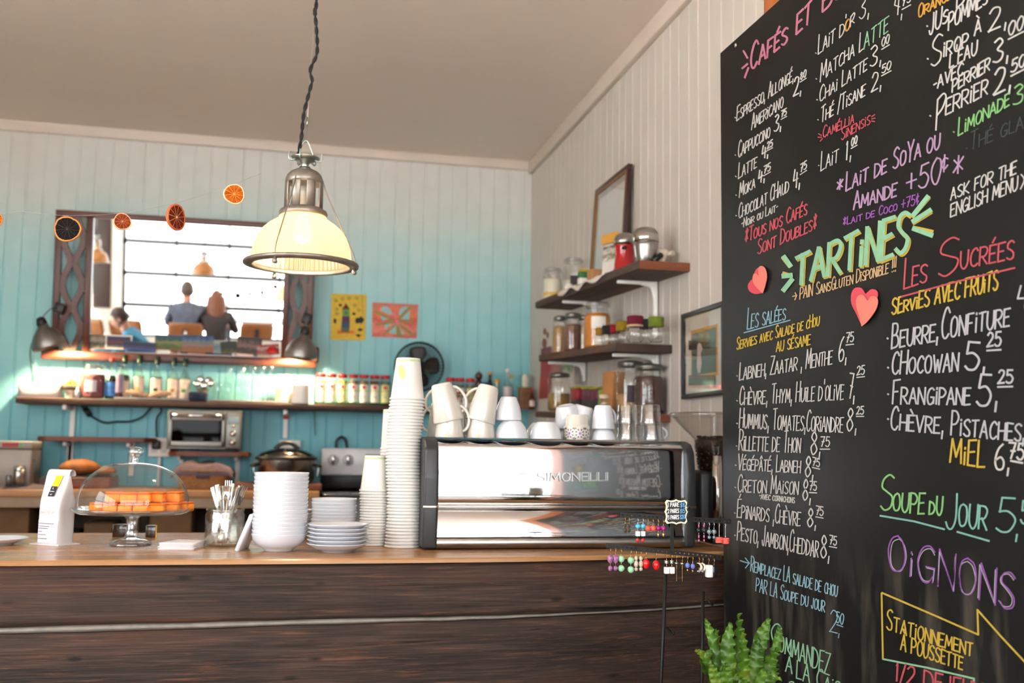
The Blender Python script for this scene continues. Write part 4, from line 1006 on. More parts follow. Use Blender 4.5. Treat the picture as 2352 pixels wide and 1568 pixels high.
# raised maker lettering
mb = MB()
def ml3(x, y): p = PY(x, -y, MY - .006); return p
write(mb, 'SIMONELLI', (1236, -1105), (1397, -1103), 19, 18, 2.8, ml3, jit=0)
mb.build('raised_lettering', steel, mach, solid=.003)
for x, y in ((.03, .04), (.03, .42)):
    for xx in (ml + .06, mr_ - .06): MB().lathe([(.018, 0), (.018, .006)], 16, cap0=True, cap1=True).build('foot', black_p, mach, loc=(xx, MY + y, ZC))
MT = MZ + .0005

# ---- cups stored upside down on the machine
def mug_prof(R, r, h):   # upside-down mug: rim at z = 0
    return [(R - .004, .0), (R - .001, -.0008 + .0012), (R, .003), (r + .002, h - .008), (r - .001, h - .002), (r - .006, h), (r - .009, h - .003), (0, h - .003)] , [(R - .004, 0), (r - .004, h - .012), (0, h - .012)]
def mug(name, lab, loc, rot, R, r, h, m, handle=None, group=None):
    root = thing(name, lab, 'mug' if name == 'mug' else 'cup', loc, rot, group)
    a, b = mug_prof(R, r, h)
    MB().lathe(b[::-1] + a, 36).build('body', m, root)
    if handle is not None:
        pts = []
        for i in range(13):
            t = -PI * .5 + PI * i / 12
            rad = R * .62 * math.cos(t); z = h * .52 + h * .34 * math.sin(t)
            rr = r + (R - r) * (1 - z / h)
            pts.append(((rr - .004 + rad) * math.cos(handle), (rr - .004 + rad) * math.sin(handle), z))
        MB().tube(pts, [.0045] * 13, 8).build('handle', m, root)
    return root
def at_m(px, d=0.0): p = PY(px, 1000, MY + .05 + d); return Vector((p.x, MY + .05 + d, MT))
K = mpp(at_m(1100, .02)); G = 'cups stored on top of the coffee machine'
mug('mug', 'cream mug standing upside down under the left tilted mug', at_m(1032), (0, 0, 0), 33 * K, 22 * K, 84 * K, ceramic_c, -.35, G)
p = at_m(1033); mug('mug', 'cream mug tilted left over another mug on the coffee machine', p + Vector((-.003, 0, 37 * K)), (0, math.radians(-13), 0), 35 * K, 22.5 * K, 88 * K, ceramic_c, -.2, G)
mug('mug', 'cream mug standing upside down under the right tilted mug', at_m(1104), (0, 0, 0), 33 * K, 22 * K, 84 * K, ceramic_c, 2.6, G)
p = at_m(1101); mug('mug', 'cream mug tilted right over another mug on the coffee machine', p + Vector((.0, 0, 37 * K)), (0, math.radians(14), 0), 35.5 * K, 22.5 * K, 86 * K, ceramic_c, 2.7, G)
mug('mug', 'cream mug behind the left pair with its handle showing left', at_m(1012, .10), (0, 0, 0), 33 * K, 22 * K, 84 * K, ceramic_c, 2.9, G)
mug('mug', 'cream mug stacked behind the tilted left mug', at_m(1018, .10) + Vector((0, 0, 44 * K)), (0, math.radians(4), 0), 33 * K, 22 * K, 80 * K, ceramic_c, 3.0, G)
mug('mug', 'cream mug at the back between the two tilted mugs', at_m(1072, .12), (0, 0, 0), 33 * K, 22 * K, 84 * K, ceramic_c, 1.2, G)
def latte_prof(R, h):
    o = [(R, .0008), (R, .004), (R * .97, h * .3), (R * .86, h * .62), (R * .66, h * .9), (R * .58, h - .002), (R * .56, h), (R * .5, h - .003), (0, h - .003)]
    i = [(0, h - .012), (R * .55, h - .012), (R * .8, h * .62), (R * .93, h * .25), (R - .004, 0)]
    return i + o
def latte(lab, loc, R, h, rot=(0, 0, 0)):
    o = MB().lathe(latte_prof(R, h), 40).build('latte_bowl', ceramic, loc=loc, rot=rot); tag(o, lab, 'cup', G)
latte('white latte bowl upside down right of the mugs, carrying another bowl', at_m(1175), 38.5 * K, 41 * K)
latte('white latte bowl balanced on top of a bowl beside the mugs', at_m(1167, .01) + Vector((0, 0, 41.3 * K)), 31 * K, 55 * K)
latte('white latte bowl upside down in the middle of the machine top', at_m(1253), 38 * K, 40 * K)
latte('white latte bowl behind the middle latte bowl', at_m(1243, .095), 39 * K, 40 * K)
# patterned cup with a plain cup on it
pc = thing('patterned_cup', 'white cup with a purple flower pattern on the coffee machine', 'cup', at_m(1325), (0, 0, 0), G)
a, b = [(30.5 * K, .0), (31.5 * K, .002), (31.5 * K, 30 * K), (29 * K, 33 * K), (27 * K, 36 * K), (26 * K, 57 * K), (24 * K, 59 * K), (0, 59 * K)], [(0, 50 * K), (26 * K, 30 * K), (29 * K, 0)]
MB().lathe(b + a, 48).build('body', ceramic_c, pc)
mb = MB(); mc = MB(); rad = 31.6 * K + .0006
def cy3(a, z, o=0): return (math.cos(a) * (rad + o), math.sin(a) * (rad + o), z)
H2 = 29.5 * K
for k in range(8):
    a0 = -PI / 2 - .12 + k * PI / 4 + .05
    for cz in (H2 * .5,):
        for j in range(8):       # dark background wedges between the petals
            t = j * PI / 4 + PI / 8
            def pp(r, th): return cy3(a0 + r * math.cos(th) / rad, min(H2, max(.0012, cz + r * math.sin(th))))
            mb.poly([pp(.0065, t), pp(.0128, t - .17), pp(.0142, t), pp(.0128, t + .17)])
        ring = [pp(.0036 if i % 2 else .0044, i * PI / 8) for i in range(16)]
        mc.poly(ring)
    for cz in (0, H2):
        a1 = a0 + PI / 8; sg = 1 if cz == 0 else -1
        for j in range(-1, 2):
            th = sg * PI / 2 + j * .75
            def p2(r, th2): return cy3(a1 + r * math.cos(th2) / rad, min(H2, max(.001, cz + r * math.sin(th2))))
            mb.poly([p2(.001, th), p2(.0065, th - .25), p2(.0085, th), p2(.0065, th + .25)])
mb.build('dark_petals', mat('plum_glaze', (62, 38, 66), rough=.3), pc); mc.build('flower_centres', mat('violet_glaze', (136, 98, 158), rough=.3), pc)
mug('cup', 'white cup with fluted side lying tilted behind the patterned cup, left one', at_m(1306, .07) + Vector((0, 0, 34 * K)), (.15, math.radians(-12), 0), 34 * K, 23 * K, 50 * K, ceramic, None, G)
mug('cup', 'white cup lying tilted behind the patterned cup, right one', at_m(1330, .08) + Vector((0, 0, 36 * K)), (.1, math.radians(14), 0), 34 * K, 23 * K, 48 * K, ceramic, .3, G)
latte('white cup under the tilted cups behind the patterned cup', at_m(1308, .085), 33 * K, 40 * K)
latte('white cup under a taller cup left of the glasses', at_m(1386), 29.5 * K, 30 * K)
mug('cup', 'white cup set over a low cup left of the glasses', at_m(1385) + Vector((0, 0, 26 * K)), (0, 0, 0), 29 * K, 19 * K, 57 * K, ceramic, .4, G)
mug('cup', 'white cup behind the glasses with its handle to the right', at_m(1500, .06), (0, 0, 0), 27 * K, 19 * K, 40 * K, ceramic, .1, G)
def tumbler():
    R, r, h, t = 25 * K, 21.5 * K, 48 * K, .0025
    rip = lambda a, z: 1 + (.012 * abs(math.sin(a * 5)) if z > .012 else 0)
    return MB().lathe([(0, h - .008), (r - t, h - .009), (R - t, .012), (R - t - .001, .001), (R - t * .5, 0), (R, .001), (R + .001, .010), (R - .001, .013), (r + .001, h - .004), (r - .001, h), (0, h - .001)], 60, ripple=rip).build('tumbler', heavy)
tb = None
for px, d, z, lab in ((1440, .0, 0, 'lower glass tumbler of the left stack on the coffee machine'), (1440, .0, 38, 'upper glass tumbler of the left stack on the coffee machine'), (1498, .0, 0, 'lower glass tumbler of the right stack on the coffee machine'), (1494, .0, 38, 'upper glass tumbler of the right stack on the coffee machine'),
                      (1456, .065, 0, 'lower glass tumbler behind the left glass stack'), (1457, .065, 38, 'upper glass tumbler behind the left glass stack')):
    if tb is None: tb = o = tumbler()
    else: o = tb.copy(); COL.objects.link(o)
    o.location = at_m(px, d) + Vector((0, 0, z * K)); tag(o, lab, 'glass', 'tumblers on the coffee machine')

# ---- coffee grinder at the end of the counter
GY = 3.06
gx = PY(1650, 1100, GY).x; g = thing('coffee_grinder', 'black coffee grinder with a clear hopper of beans behind the menu board edge', 'coffee grinder', (gx, GY, ZC))
kg = mpp((gx, GY, 1.2))
def gz(py): return PY(1640, py, GY).z - ZC
gb = 52 * kg
MB().box((.005, .03, .012), (gb * 1.8, .24, .024), bev=.006).build('base', black_p, g)
MB().box((.0, .06, gz(1080) / 2 + .01), (gb * 1.85, .13, gz(1080) - .02), bev=.015, seg=3).build('body', mat('satin_black_panel', 0), g)
MB().lathe([(.0165, .024), (.0165, gz(1046) - .0)], 24, cap0=True, cap1=True).build('chrome_column', chrome, g, loc=((1636 - 1650) * kg, -.035, 0))
hop = [(.05, gz(1082)), (.058, gz(1040)), (.066, gz(1008)), (.10, gz(985)), (.138, gz(956))]
hp = MB().lathe(hop, 40).build('hopper', thin_glass('smoky_hopper', (.86, .84, .82), 1.5, base=.05), g, loc=(0, .03, 0))
MB().lathe([(.145, gz(956)), (.147, gz(952)), (.14, gz(948)), (0, gz(946))], 40).build('hopper_lid', thin_glass('smoky_lid', (.8, .78, .76), 1.5, base=.08), hp)
MB().lathe([(.012, gz(1080)), (.012, gz(955))], 20).build('inner_tube', clear, hp)
mb = MB(); mb.lathe([(0, gz(1081)), (.048, gz(1081)), (.056, gz(1040)), (.063, gz(1012)), (.05, gz(1005)), (0, gz(1000))], 32)
rb = random.Random(2)
for i in range(90):
    a = rb.uniform(0, 2 * PI); rr = rb.uniform(.01, .06); mb.ball((rr * math.cos(a), rr * math.sin(a), gz(1005) + rb.uniform(-.002, .004)), .0055, sc=(1, .7, .6), seg=6, rings=4, rot=Euler((rb.random() * 3, rb.random() * 3, rb.random() * 3)))
for i in range(140):
    a = rb.uniform(0, 2 * PI); z = rb.uniform(gz(1078), gz(1012)); rr = .05 + .013 * (z - gz(1078)) / (gz(1012) - gz(1078)); mb.ball((rr * math.cos(a), rr * math.sin(a), z), .0052, sc=(1, .7, .6), seg=6, rings=4, rot=Euler((rb.random() * 3, rb.random() * 3, rb.random() * 3)))
bo = mb.build('coffee_beans', mat('roasted_beans', (48, 30, 20), rough=.4, var=.3, scale=90), hp); bo['kind'] = 'stuff'
# black tray edge standing between cups and machine
p = on(968, 1256); o = MB().box((0, .12, .065), (.006, .22, .13), bev=.003).build('black_tray', black_p, loc=(p.x - .003, p.y + .02, ZC)); tag(o, 'thin black tray standing on edge between the paper cups and the coffee machine', 'tray')

# ================================================================== EARRING STAND
EY = 2.2
eb = PY(1524, 1500, EY)
stand = thing('earring_stand', 'black metal stand with two perforated cross bars hung with earrings', 'earring stand', (eb.x, EY, 0))
def ep(px, py, dy=0): p = PY(px, py, EY + dy); return p - Vector((eb.x, EY, 0))
ke = mpp(eb)
MB().lathe([(0, .012), (.05, .010), (.06, .004), (.06, 0), (0, 0)], 40).build('base', black_m, stand)
MB().tube([(0, 0, .01), ep(1518, 1568), ep(1531, 1285)], .0042, 10).build('pole', black_m, stand)
MB().tube([ep(1531, 1440), ep(1545, 1458, -.01), ep(1549, 1452, -.015)], .003, 8).build('clamp_screw', black_m, stand)
def bar(a, b, name):
    A, B = ep(*a), ep(*b); d = (B - A); L = d.length; d.normalize(); z = Vector((0, 0, 1)); z = (z - d * z.dot(d)).normalized(); y = z.cross(d)
    mb = MB(); n = 26; hgt = .011
    M_ = frame_of(d, z, -y, A)
    # strip with real holes between rungs
    for (v0, v1) in ((0, hgt * .38), (hgt * .62, hgt)): mb.prism([(0, v0), (L, v0), (L, v1), (0, v1)], M_, .0018)
    for i in range(n + 1):
        u = L * i / n; u0 = max(0, u - L / n * .32); u1 = min(L, u + L / n * .32)
        mb.prism([(u0, hgt * .38), (u1, hgt * .38), (u1, hgt * .62), (u0, hgt * .62)], M_, .0018)
    return mb.build(name, black_m, stand)
bar((1425, 1188), (1678, 1203), 'cross_bar'); bar((1392, 1258), (1656, 1285), 'cross_bar')
MB().box(((ep(1545, 1235).x), .004, (ep(1545, 1190).z + ep(1545, 1275).z) / 2), (.008, .003, ep(1545, 1190).z - ep(1545, 1275).z)).build('upright', black_m, stand)
# price sign clipped to the stand
q = PY(1552, 1175, EY - .006); sg = thing('price_sign', 'small scalloped black price sign with a cream border on the earring stand', 'sign', q)
W2, H2_ = 27 * ke, 27.5 * ke
def scal(s):
    o = []
    pts = [(-1, -.8), (-.82, -1), (-.45, -.93), (-.15, -.98), (0, -1.06), (.15, -.98), (.45, -.93), (.82, -1), (1, -.8), (.9, -.45), (.96, -.15), (1.06, 0), (.96, .15), (.9, .45), (1, .8), (.82, 1), (.45, .93), (.15, .98), (0, 1.06), (-.15, .98), (-.45, .93), (-.82, 1), (-1, .8), (-.9, .45), (-.96, .15), (-1.06, 0), (-.96, -.15), (-.9, -.45)]
    return [(x * W2 * s, y * H2_ * s) for x, y in pts]
Ms = frame_of(Vector((1, 0, 0)), Vector((.0, 0, 1)), Vector((0, -1, 0)), Vector((0, 0, 0)))
MB().prism(scal(1), Ms, .004).build('border', mat('cream_border', (238, 230, 196), rough=.5), sg)
MB().prism(scal(.87), frame_of(Vector((1, 0, 0)), Vector((0, 0, 1)), Vector((0, -1, 0)), Vector((0, -.003, 0))), .002).build('slate', mat('sign_black', (32, 32, 36), rough=.6), sg)
for t, c, rows_ in ((0, 'white', (('1 PAIRE', -.78, .42, .22), ('2 PAIRES', -.8, -.1, .22), ('3 PAIRES', -.78, -.62, .22))), (1, 'blue', (('$8', .36, .40, .74), ('$15', .34, -.1, .76), ('$20', .34, -.58, .78)))):
    mb = MB()
    for tx, x0, y0, x1 in rows_: write(mb, tx, (x0 * W2, y0 * H2_), (x1 * W2, (y0 + .04) * H2_), .32 * H2_, .32 * H2_, .0013, lambda x, y: (x, -.0054, y), jit=.03)
    mb.build('sign_lettering', mat('sign_ink_' + c, (232, 232, 232) if c == 'white' else (90, 170, 220), rough=.7), sg)

bead = {}
def bm_(n, c, rough=.2, metal=0, var=.1, scale=200): return mat('bead_' + n, c, rough=rough, metal=metal, var=var, scale=scale)
gold = bm_('gold', (206, 160, 96), .25, 1); silv = bm_('silver', (205, 205, 205), .2, 1)
def earring(px, ytop, hook, parts, lab, grp):
    t = PY(px, ytop, EY - .004); r = thing('earring', lab, 'earring', t, (0, 0, 0), grp)
    k = ke
    yl_ = parts[0][1] - parts[0][3]
    hl = (yl_ - ytop) * k
    MB().tube(smooth_path([(0, .006, -.002), (0, .001, .0045), (0, -.003, -.001), (0, 0, -hl * .5), (0, 0, -hl)], 4), .0006, 6).build('hook', hook, r)
    y_prev = None
    for (shape, y, rx, ry, m) in parts:
        z = -(y - ytop) * k; mb = MB()
        if shape == 'b': mb.ball((0, 0, 0), 1, sc=(rx * k, rx * k, ry * k), seg=16, rings=10)
        elif shape == 'c': mb.box((0, 0, 0), (2 * rx * k, 2 * rx * k, 2 * ry * k), bev=.25 * rx * k)
        elif shape == 'd':
            n = 3
            for i in range(n): mb.lathe([(0, ry * k * (-1 + 2 * i / n)), (rx * k * .9, ry * k * (-1 + 2 * i / n)), (rx * k, ry * k * (-1 + 2 * (i + .5) / n)), (rx * k * .9, ry * k * (-1 + 2 * (i + 1) / n)), (0, ry * k * (-1 + 2 * (i + 1) / n))], 20)
        elif shape == 'k':   # chain
            for i in range(int(2 * ry / 2.4)):
                mb.tube(arc_pts((0, 0), .9 * k, 0, 2 * PI, 8), .0004, 5, caps=False) if False else mb.ball((0, 0, (ry - 1.2 - 2.4 * i) * k), 1.1 * k, sc=(rx, rx, 1), seg=6, rings=5)
        elif shape == 's':   # shell crescent
            pts = [(math.sin(a) * rx * k * 2 - rx * k, 0, math.cos(a) * ry * k) for a in [PI * i / 10 for i in range(11)]]
            mb.tube(pts, [max(.0006, rx * k * .55 * math.sin(PI * i / 10)) for i in range(11)], 8)
        mb.build({'b': 'bead', 'c': 'bead', 'd': 'disc', 'k': 'chain', 's': 'shell'}[shape], m, r, loc=(0, 0, z))
    ybot = parts[-1][1]
    if len(parts) > 1: MB().tube([(0, 0, -(parts[0][1] - ytop) * k), (0, 0, -(ybot - ytop) * k)], .0006, 5).build('wire', hook, r)
tq = bm_('turquoise', (74, 176, 210)); wh = bm_('white', (238, 238, 238), .3); rd_ = bm_('red', (196, 24, 30)); co = bm_('coral', (232, 84, 66)); mg = bm_('magenta', (150, 20, 110)); bk = bm_('black', (22, 22, 26)); pk = bm_('pink', (220, 90, 140))
gg = bm_('smoke_glass', (120, 134, 140), .05, .3); cd = bm_('coral_disc', (232, 92, 84), .5); pm = bm_('mottled_purple', (150, 96, 140), .1, .1, .6); gn = bm_('jade', (140, 196, 156), .3); st_ = bm_('beige_stone', (190, 176, 158), .6); rs = bm_('scarlet', (206, 18, 22), .08); bl = bm_('blue', (98, 118, 206), .2); sh = bm_('shell', (226, 206, 186), .3); fil = bm_('dark_filigree', (70, 56, 44), .4, .8, .4)
def bt(px): return 1188 + (px - 1425) / 253 * 15 + 3
def bt2(px): return 1258 + (px - 1392) / 264 * 27 + 3
E_ = [
 (1436, 1445, bt, gold, lambda d: [('b', 1207, 3, 4, fil), ('b', 1217, 3.5, 6, fil)], 'dark filigree earring at the left end of the upper bar', 0),
 (1465, 1477, bt, silv, lambda d: [('b', 1208, 6, 5.2, tq), ('c', 1225, 4.6, 5.6, wh), ('b', 1240, 4, 4.6, rd_)], 'earring with turquoise, white and red beads on the upper bar', 0),
 (1488, 1500, bt, gold, lambda d: [('b', 1213, 6.4, 6.8, co)], 'earring with one round coral bead on the upper bar', 0),
 (1512, 1524, bt, gold, lambda d: [('b', 1213, 6, 6.2, mg), ('b', 1228, 2.8, 5.5, gold)], 'earring with a magenta bead and gold drop on the upper bar', 0),
 (1605, 1617, bt, silv, lambda d: [('b', 1207, 1.8, 3.5, pk), ('b', 1218, 4.5, 6, bk), ('b', 1232, 1.8, 4, pk), ('b', 1241, 1.8, 3, pk)], 'earring with black and pink beads right of the price sign', 0),
 (1629, 1640, bt, silv, lambda d: [('b', 1221, 5.5, 6, gg), ('b', 1234, 4, 4, gg)], 'earring with smoky glass beads right of the price sign', 0),
 (1652, 1666, bt, silv, lambda d: [('k', 1221, .7, 12, silv), ('d', 1240, 9.5, 6.5, cd)], 'coral disc earring at the right end of the upper bar', 2),
 (1402, 1414, bt2, gold, lambda d: [('b', 1283, 7.2, 9.5, pm), ('b', 1304, 5.4, 6.2, pm)], 'mottled purple bead earring at the left end of the lower bar', 0),
 (1427, 1449, bt2, gold, lambda d: [('b', 1283, 7.6, 7.8, gn), ('b', 1304, 7.6, 7.8, gn)], 'earring with two jade green beads on the lower bar', 3),
 (1461, 1472, bt2, gold, lambda d: [('b', 1282, 4.4, 5.5, st_), ('b', 1294, 5.2, 8, st_), ('b', 1306, 4.4, 4.4, st_)], 'beige stone bead earring on the lower bar', 0),
 (1484, 1507, bt2, gold, lambda d: [('b', 1294, 8.4, 11.5, rs)], 'large scarlet oval earring on the lower bar', 3),
 (1531, 1543, bt2, gold, lambda d: [('d', 1290, 5, 3.5, silv), ('c', 1309, 5.6, 7.5, wh)], 'white cube earring with silver disc in the middle of the lower bar', 0),
 (1554, 1567, bt2, gold, lambda d: [('b', 1293, 4.5, 2.8, silv), ('k', 1316, .8, 20, gold)], 'long gold chain earring on the lower bar', 1),
 (1579, 1591, bt2, gold, lambda d: [('b', 1298, 5.2, 6.2, bl), ('b', 1309, 2, 3, gold)], 'blue bead earring on the lower bar', 2),
 (1606, 1614, bt2, gold, lambda d: [('s', 1302, 5.5, 9.5, sh), ('b', 1311, 3, 4, gg)], 'curved shell earring near the right end of the lower bar', 0),
 (1628, 1640, bt2, gold, None, '', 0),
]
for xa, xb, f, hk, pr, lab, dy in E_:
    if pr is None:
        earring(xa, f(xa), hk, [('c', 1311, 7.5, 14, wh)], 'white tile earring at the right end of the lower bar', 'pairs of earrings on the stand')
        earring(xb, f(xb), hk, [('c', 1312, 6.5, 13, bk)], 'black tile earring at the right end of the lower bar', 'pairs of earrings on the stand'); continue
    ps = pr(0)
    earring(xa, f(xa), hk, ps, lab + ', left one', 'pairs of earrings on the stand')
    earring(xb, f(xb), hk, [(s_, y + dy, rx, ry, m) for s_, y, rx, ry, m in ps], lab + ', right one', 'pairs of earrings on the stand')
# second thin pole in front of the beams
pb = PY(1613, 1500, 2.3); t = thing('black_pole_stand', 'slim black pole stand with a clamp knob right of the earring stand', 'stand', (pb.x, 2.3, 0))
def e2(px, py, dy=0): return PY(px, py, 2.3 + dy) - Vector((pb.x, 2.3, 0))
MB().lathe([(0, .010), (.04, .008), (.045, .003), (.045, 0), (0, 0)], 32).build('base', black_m, t)
MB().tube([(0, 0, .008), e2(1612, 1568), e2(1615, 1357)], .0042, 10).build('pole', black_m, t)
MB().tube([e2(1614, 1380), e2(1626, 1376, -.005), e2(1630, 1384, -.008), e2(1638, 1390, -.01)], .003, 8).build('clamp_knob', black_m, t)

# ================================================================== FERN
FY = 1.95
fb = PY(1700, 1640, FY); pot_z = fb.z - .03
ps = thing('plant_stool', 'small dark wooden stool under the potted fern', 'stool', (fb.x, FY, 0))
dkw = wood('dark_stool_wood', (40, 28, 20), (60, 42, 30), (84, 60, 42), axis=0)
MB().lathe([(0, pot_z - .14 - .03), (.12, pot_z - .17), (.125, pot_z - .155), (.12, pot_z - .141), (0, pot_z - .141)], 36).build('seat', dkw, ps)
for a in range(4):
    aa = a * PI / 2 + .6
    MB().tube([(.08 * math.cos(aa), .08 * math.sin(aa), pot_z - .165), (.11 * math.cos(aa), .11 * math.sin(aa), 0)], .012, 10).build('leg', dkw, ps)
fern = thing('potted_fern', 'bright green crinkled fern in a pot before the menu board', 'fern', (fb.x, FY, pot_z - .14))
MB().lathe([(0, .003), (.06, 0), (.085, .13), (.088, .14), (.08, .14), (.075, .125), (0, .12)], 36).build('pot', mat('grey_pot', (96, 92, 88), rough=.7), fern)
o = MB().lathe([(0, .124), (.076, .122)], 24).build('soil', mat('soil', (40, 28, 20), rough=.9, var=.3, scale=60, bump=.5), fern)
leafm = bpy.data.materials.new('fern_leaf'); leafm.use_nodes = True
def _leaf():
    nt = leafm.node_tree; b = nt.nodes['Principled BSDF']
    tc = nt.nodes.new('ShaderNodeTexCoord'); nz = nt.nodes.new('ShaderNodeTexNoise'); nz.inputs['Scale'].default_value = 14; nz.inputs['Detail'].default_value = 4
    nt.links.new(tc.outputs['Object'], nz.inputs['Vector'])
    cr = nt.nodes.new('ShaderNodeValToRGB'); e = cr.color_ramp.elements
    e[0].position = .3; e[0].color = srgb((38, 74, 12)); e[1].position = .78; e[1].color = srgb((132, 138, 36)); x = e.new(.55); x.color = srgb((72, 110, 26))
    nt.links.new(nz.outputs['Fac'], cr.inputs['Fac']); nt.links.new(cr.outputs['Color'], b.inputs['Base Color']); b.inputs['Roughness'].default_value = .38
    b.inputs['Subsurface Weight'].default_value = .15; b.inputs['Subsurface Radius'].default_value = (.01, .02, .004)
_leaf()
def frond(tip, mid, w, dy, seed):
    """wavy strap frond, from the crown to a tip given in the plane of the fern"""
    T = PY(tip[0], tip[1], FY + dy); Mi = PY(mid[0], mid[1], FY + dy * .8)
    base = Vector((fb.x + (Mi.x - fb.x) * .2, FY + dy * .2, pot_z - .018))
    path = smooth_path([base, base.lerp(Mi, .5) + Vector((0, 0, .01)), Mi, T], 34); n = len(path)
    rnd = random.Random(seed); ph = rnd.uniform(0, 6); side0 = Vector((math.cos(rnd.uniform(-.5, .5)), math.sin(rnd.uniform(-.5, .5)), 0)).normalized()
    rows = []; k = mpp(T); W_ = w * k / 2; Lc = 0
    for i, p in enumerate(path):
        t = i / (n - 1)
        tg = (path[min(i + 1, n - 1)] - path[max(i - 1, 0)]).normalized()
        tw = side0.copy(); tw.rotate(Matrix.Rotation(.5 * math.sin(t * 4 + ph), 3, tg)); s_ = (tw - tg * tw.dot(tg)).normalized(); nn = s_.cross(tg)
        wd = W_ * min(1, .25 + t * 2.2) * (1 - max(0, t - .72) / .28 * .82) ** 1 * (1 + .09 * math.sin(t * 60 + ph))
        if i == n - 1: wd = W_ * .04
        row = []
        for j in range(7):
            u = j / 3 - 1
            ripple = .0046 * abs(u) ** 1.5 * math.sin(t * 62 + ph + (1.2 if u > 0 else 0))
            row.append(p + s_ * (u * wd * (1 + .13 * math.sin(t * 62 + 1.5 + ph + (2 if u > 0 else 0)))) + nn * (ripple - .010 * (1 - u * u) * .5) + tg * (.002 * abs(u) * math.cos(t * 62 + ph) + .003 * abs(u)))
        rows.append([q - Vector((fb.x, FY, pot_z - .14)) for q in row])
    mb = MB(); mb.grid(rows); o = mb.build('frond', leafm, fern, fixn=False)
    md = o.modifiers.new('s', 'SUBSURF'); md.levels = 1; md.render_levels = 1
def zf(x, y): return (1590 + x / 7.587, 1390 + y / 7.587)
FR = [((235, 262), (330, 560), 150, .03), ((660, 330), (610, 800), 250, 0), ((830, 140), (830, 600), 240, .05), ((890, 490), (905, 950), 260, -.03), ((1330, 260), (1180, 650), 240, .06), ((1150, 585), (1090, 1000), 240, .0),
      ((1515, 380), (1470, 680), 160, .03), ((1500, 760), (1340, 1050), 250, -.01), ((80, 775), (250, 950), 140, -.02), ((610, 1020), (600, 1250), 200, -.06), ((330, 1050), (420, 1300), 220, -.05), ((320, 800), (230, 1000), 190, .0),
      ((420, 420), (470, 800), 180, .06), ((1540, 1300), (1250, 1180), 150, -.06), ((1480, 1050), (1400, 1250), 190, .04), ((760, 1230), (900, 1400), 160, -.07), ((1000, 760), (900, 1100), 200, .08), ((650, 700), (700, 1100), 200, .09)]
for i, (a, b, w, dy) in enumerate(FR): frond(zf(*a), zf(*b), w / 7.587, dy, i + 3)
# ================================================================== PENDANT LAMP
lampmetal = mat('cast_aluminium', (146, 138, 130), rough=.46, metal=.85, var=.15, scale=40)
zinc = mat('zinc_hook_plate', (170, 178, 172), rough=.3, metal=1, var=.1, scale=30)
def holophane():
    if 'holophane' in MATS: return MATS['holophane']
    m = bpy.data.materials.new('holophane_glass'); m.use_nodes = True; nt = m.node_tree
    for n in list(nt.nodes): nt.nodes.remove(n)
    out = nt.nodes.new('ShaderNodeOutputMaterial'); tl = nt.nodes.new('ShaderNodeBsdfTranslucent'); df = nt.nodes.new('ShaderNodeBsdfDiffuse'); gl = nt.nodes.new('ShaderNodeBsdfGlossy'); tr = nt.nodes.new('ShaderNodeBsdfTransparent')
    tl.inputs['Color'].default_value = (.62, .45, .25, 1); df.inputs['Color'].default_value = (.5, .42, .28, 1); gl.inputs['Roughness'].default_value = .15; tr.inputs['Color'].default_value = (.95, .86, .68, 1)
    a = nt.nodes.new('ShaderNodeMixShader'); a.inputs[0].default_value = .3; b = nt.nodes.new('ShaderNodeMixShader'); b.inputs[0].default_value = .12; c = nt.nodes.new('ShaderNodeMixShader'); c.inputs[0].default_value = .10
    nt.links.new(tl.outputs[0], a.inputs[1]); nt.links.new(df.outputs[0], a.inputs[2]); nt.links.new(a.outputs[0], b.inputs[1]); nt.links.new(gl.outputs[0], b.inputs[2]); nt.links.new(b.outputs[0], c.inputs[1]); nt.links.new(tr.outputs[0], c.inputs[2]); nt.links.new(c.outputs[0], out.inputs[0])
    MATS['holophane'] = m; return m
bulb_m = mat('glowing_bulb', (255, 240, 210), rough=.4, var=.0, emit=(255, 214, 150), estr=3)
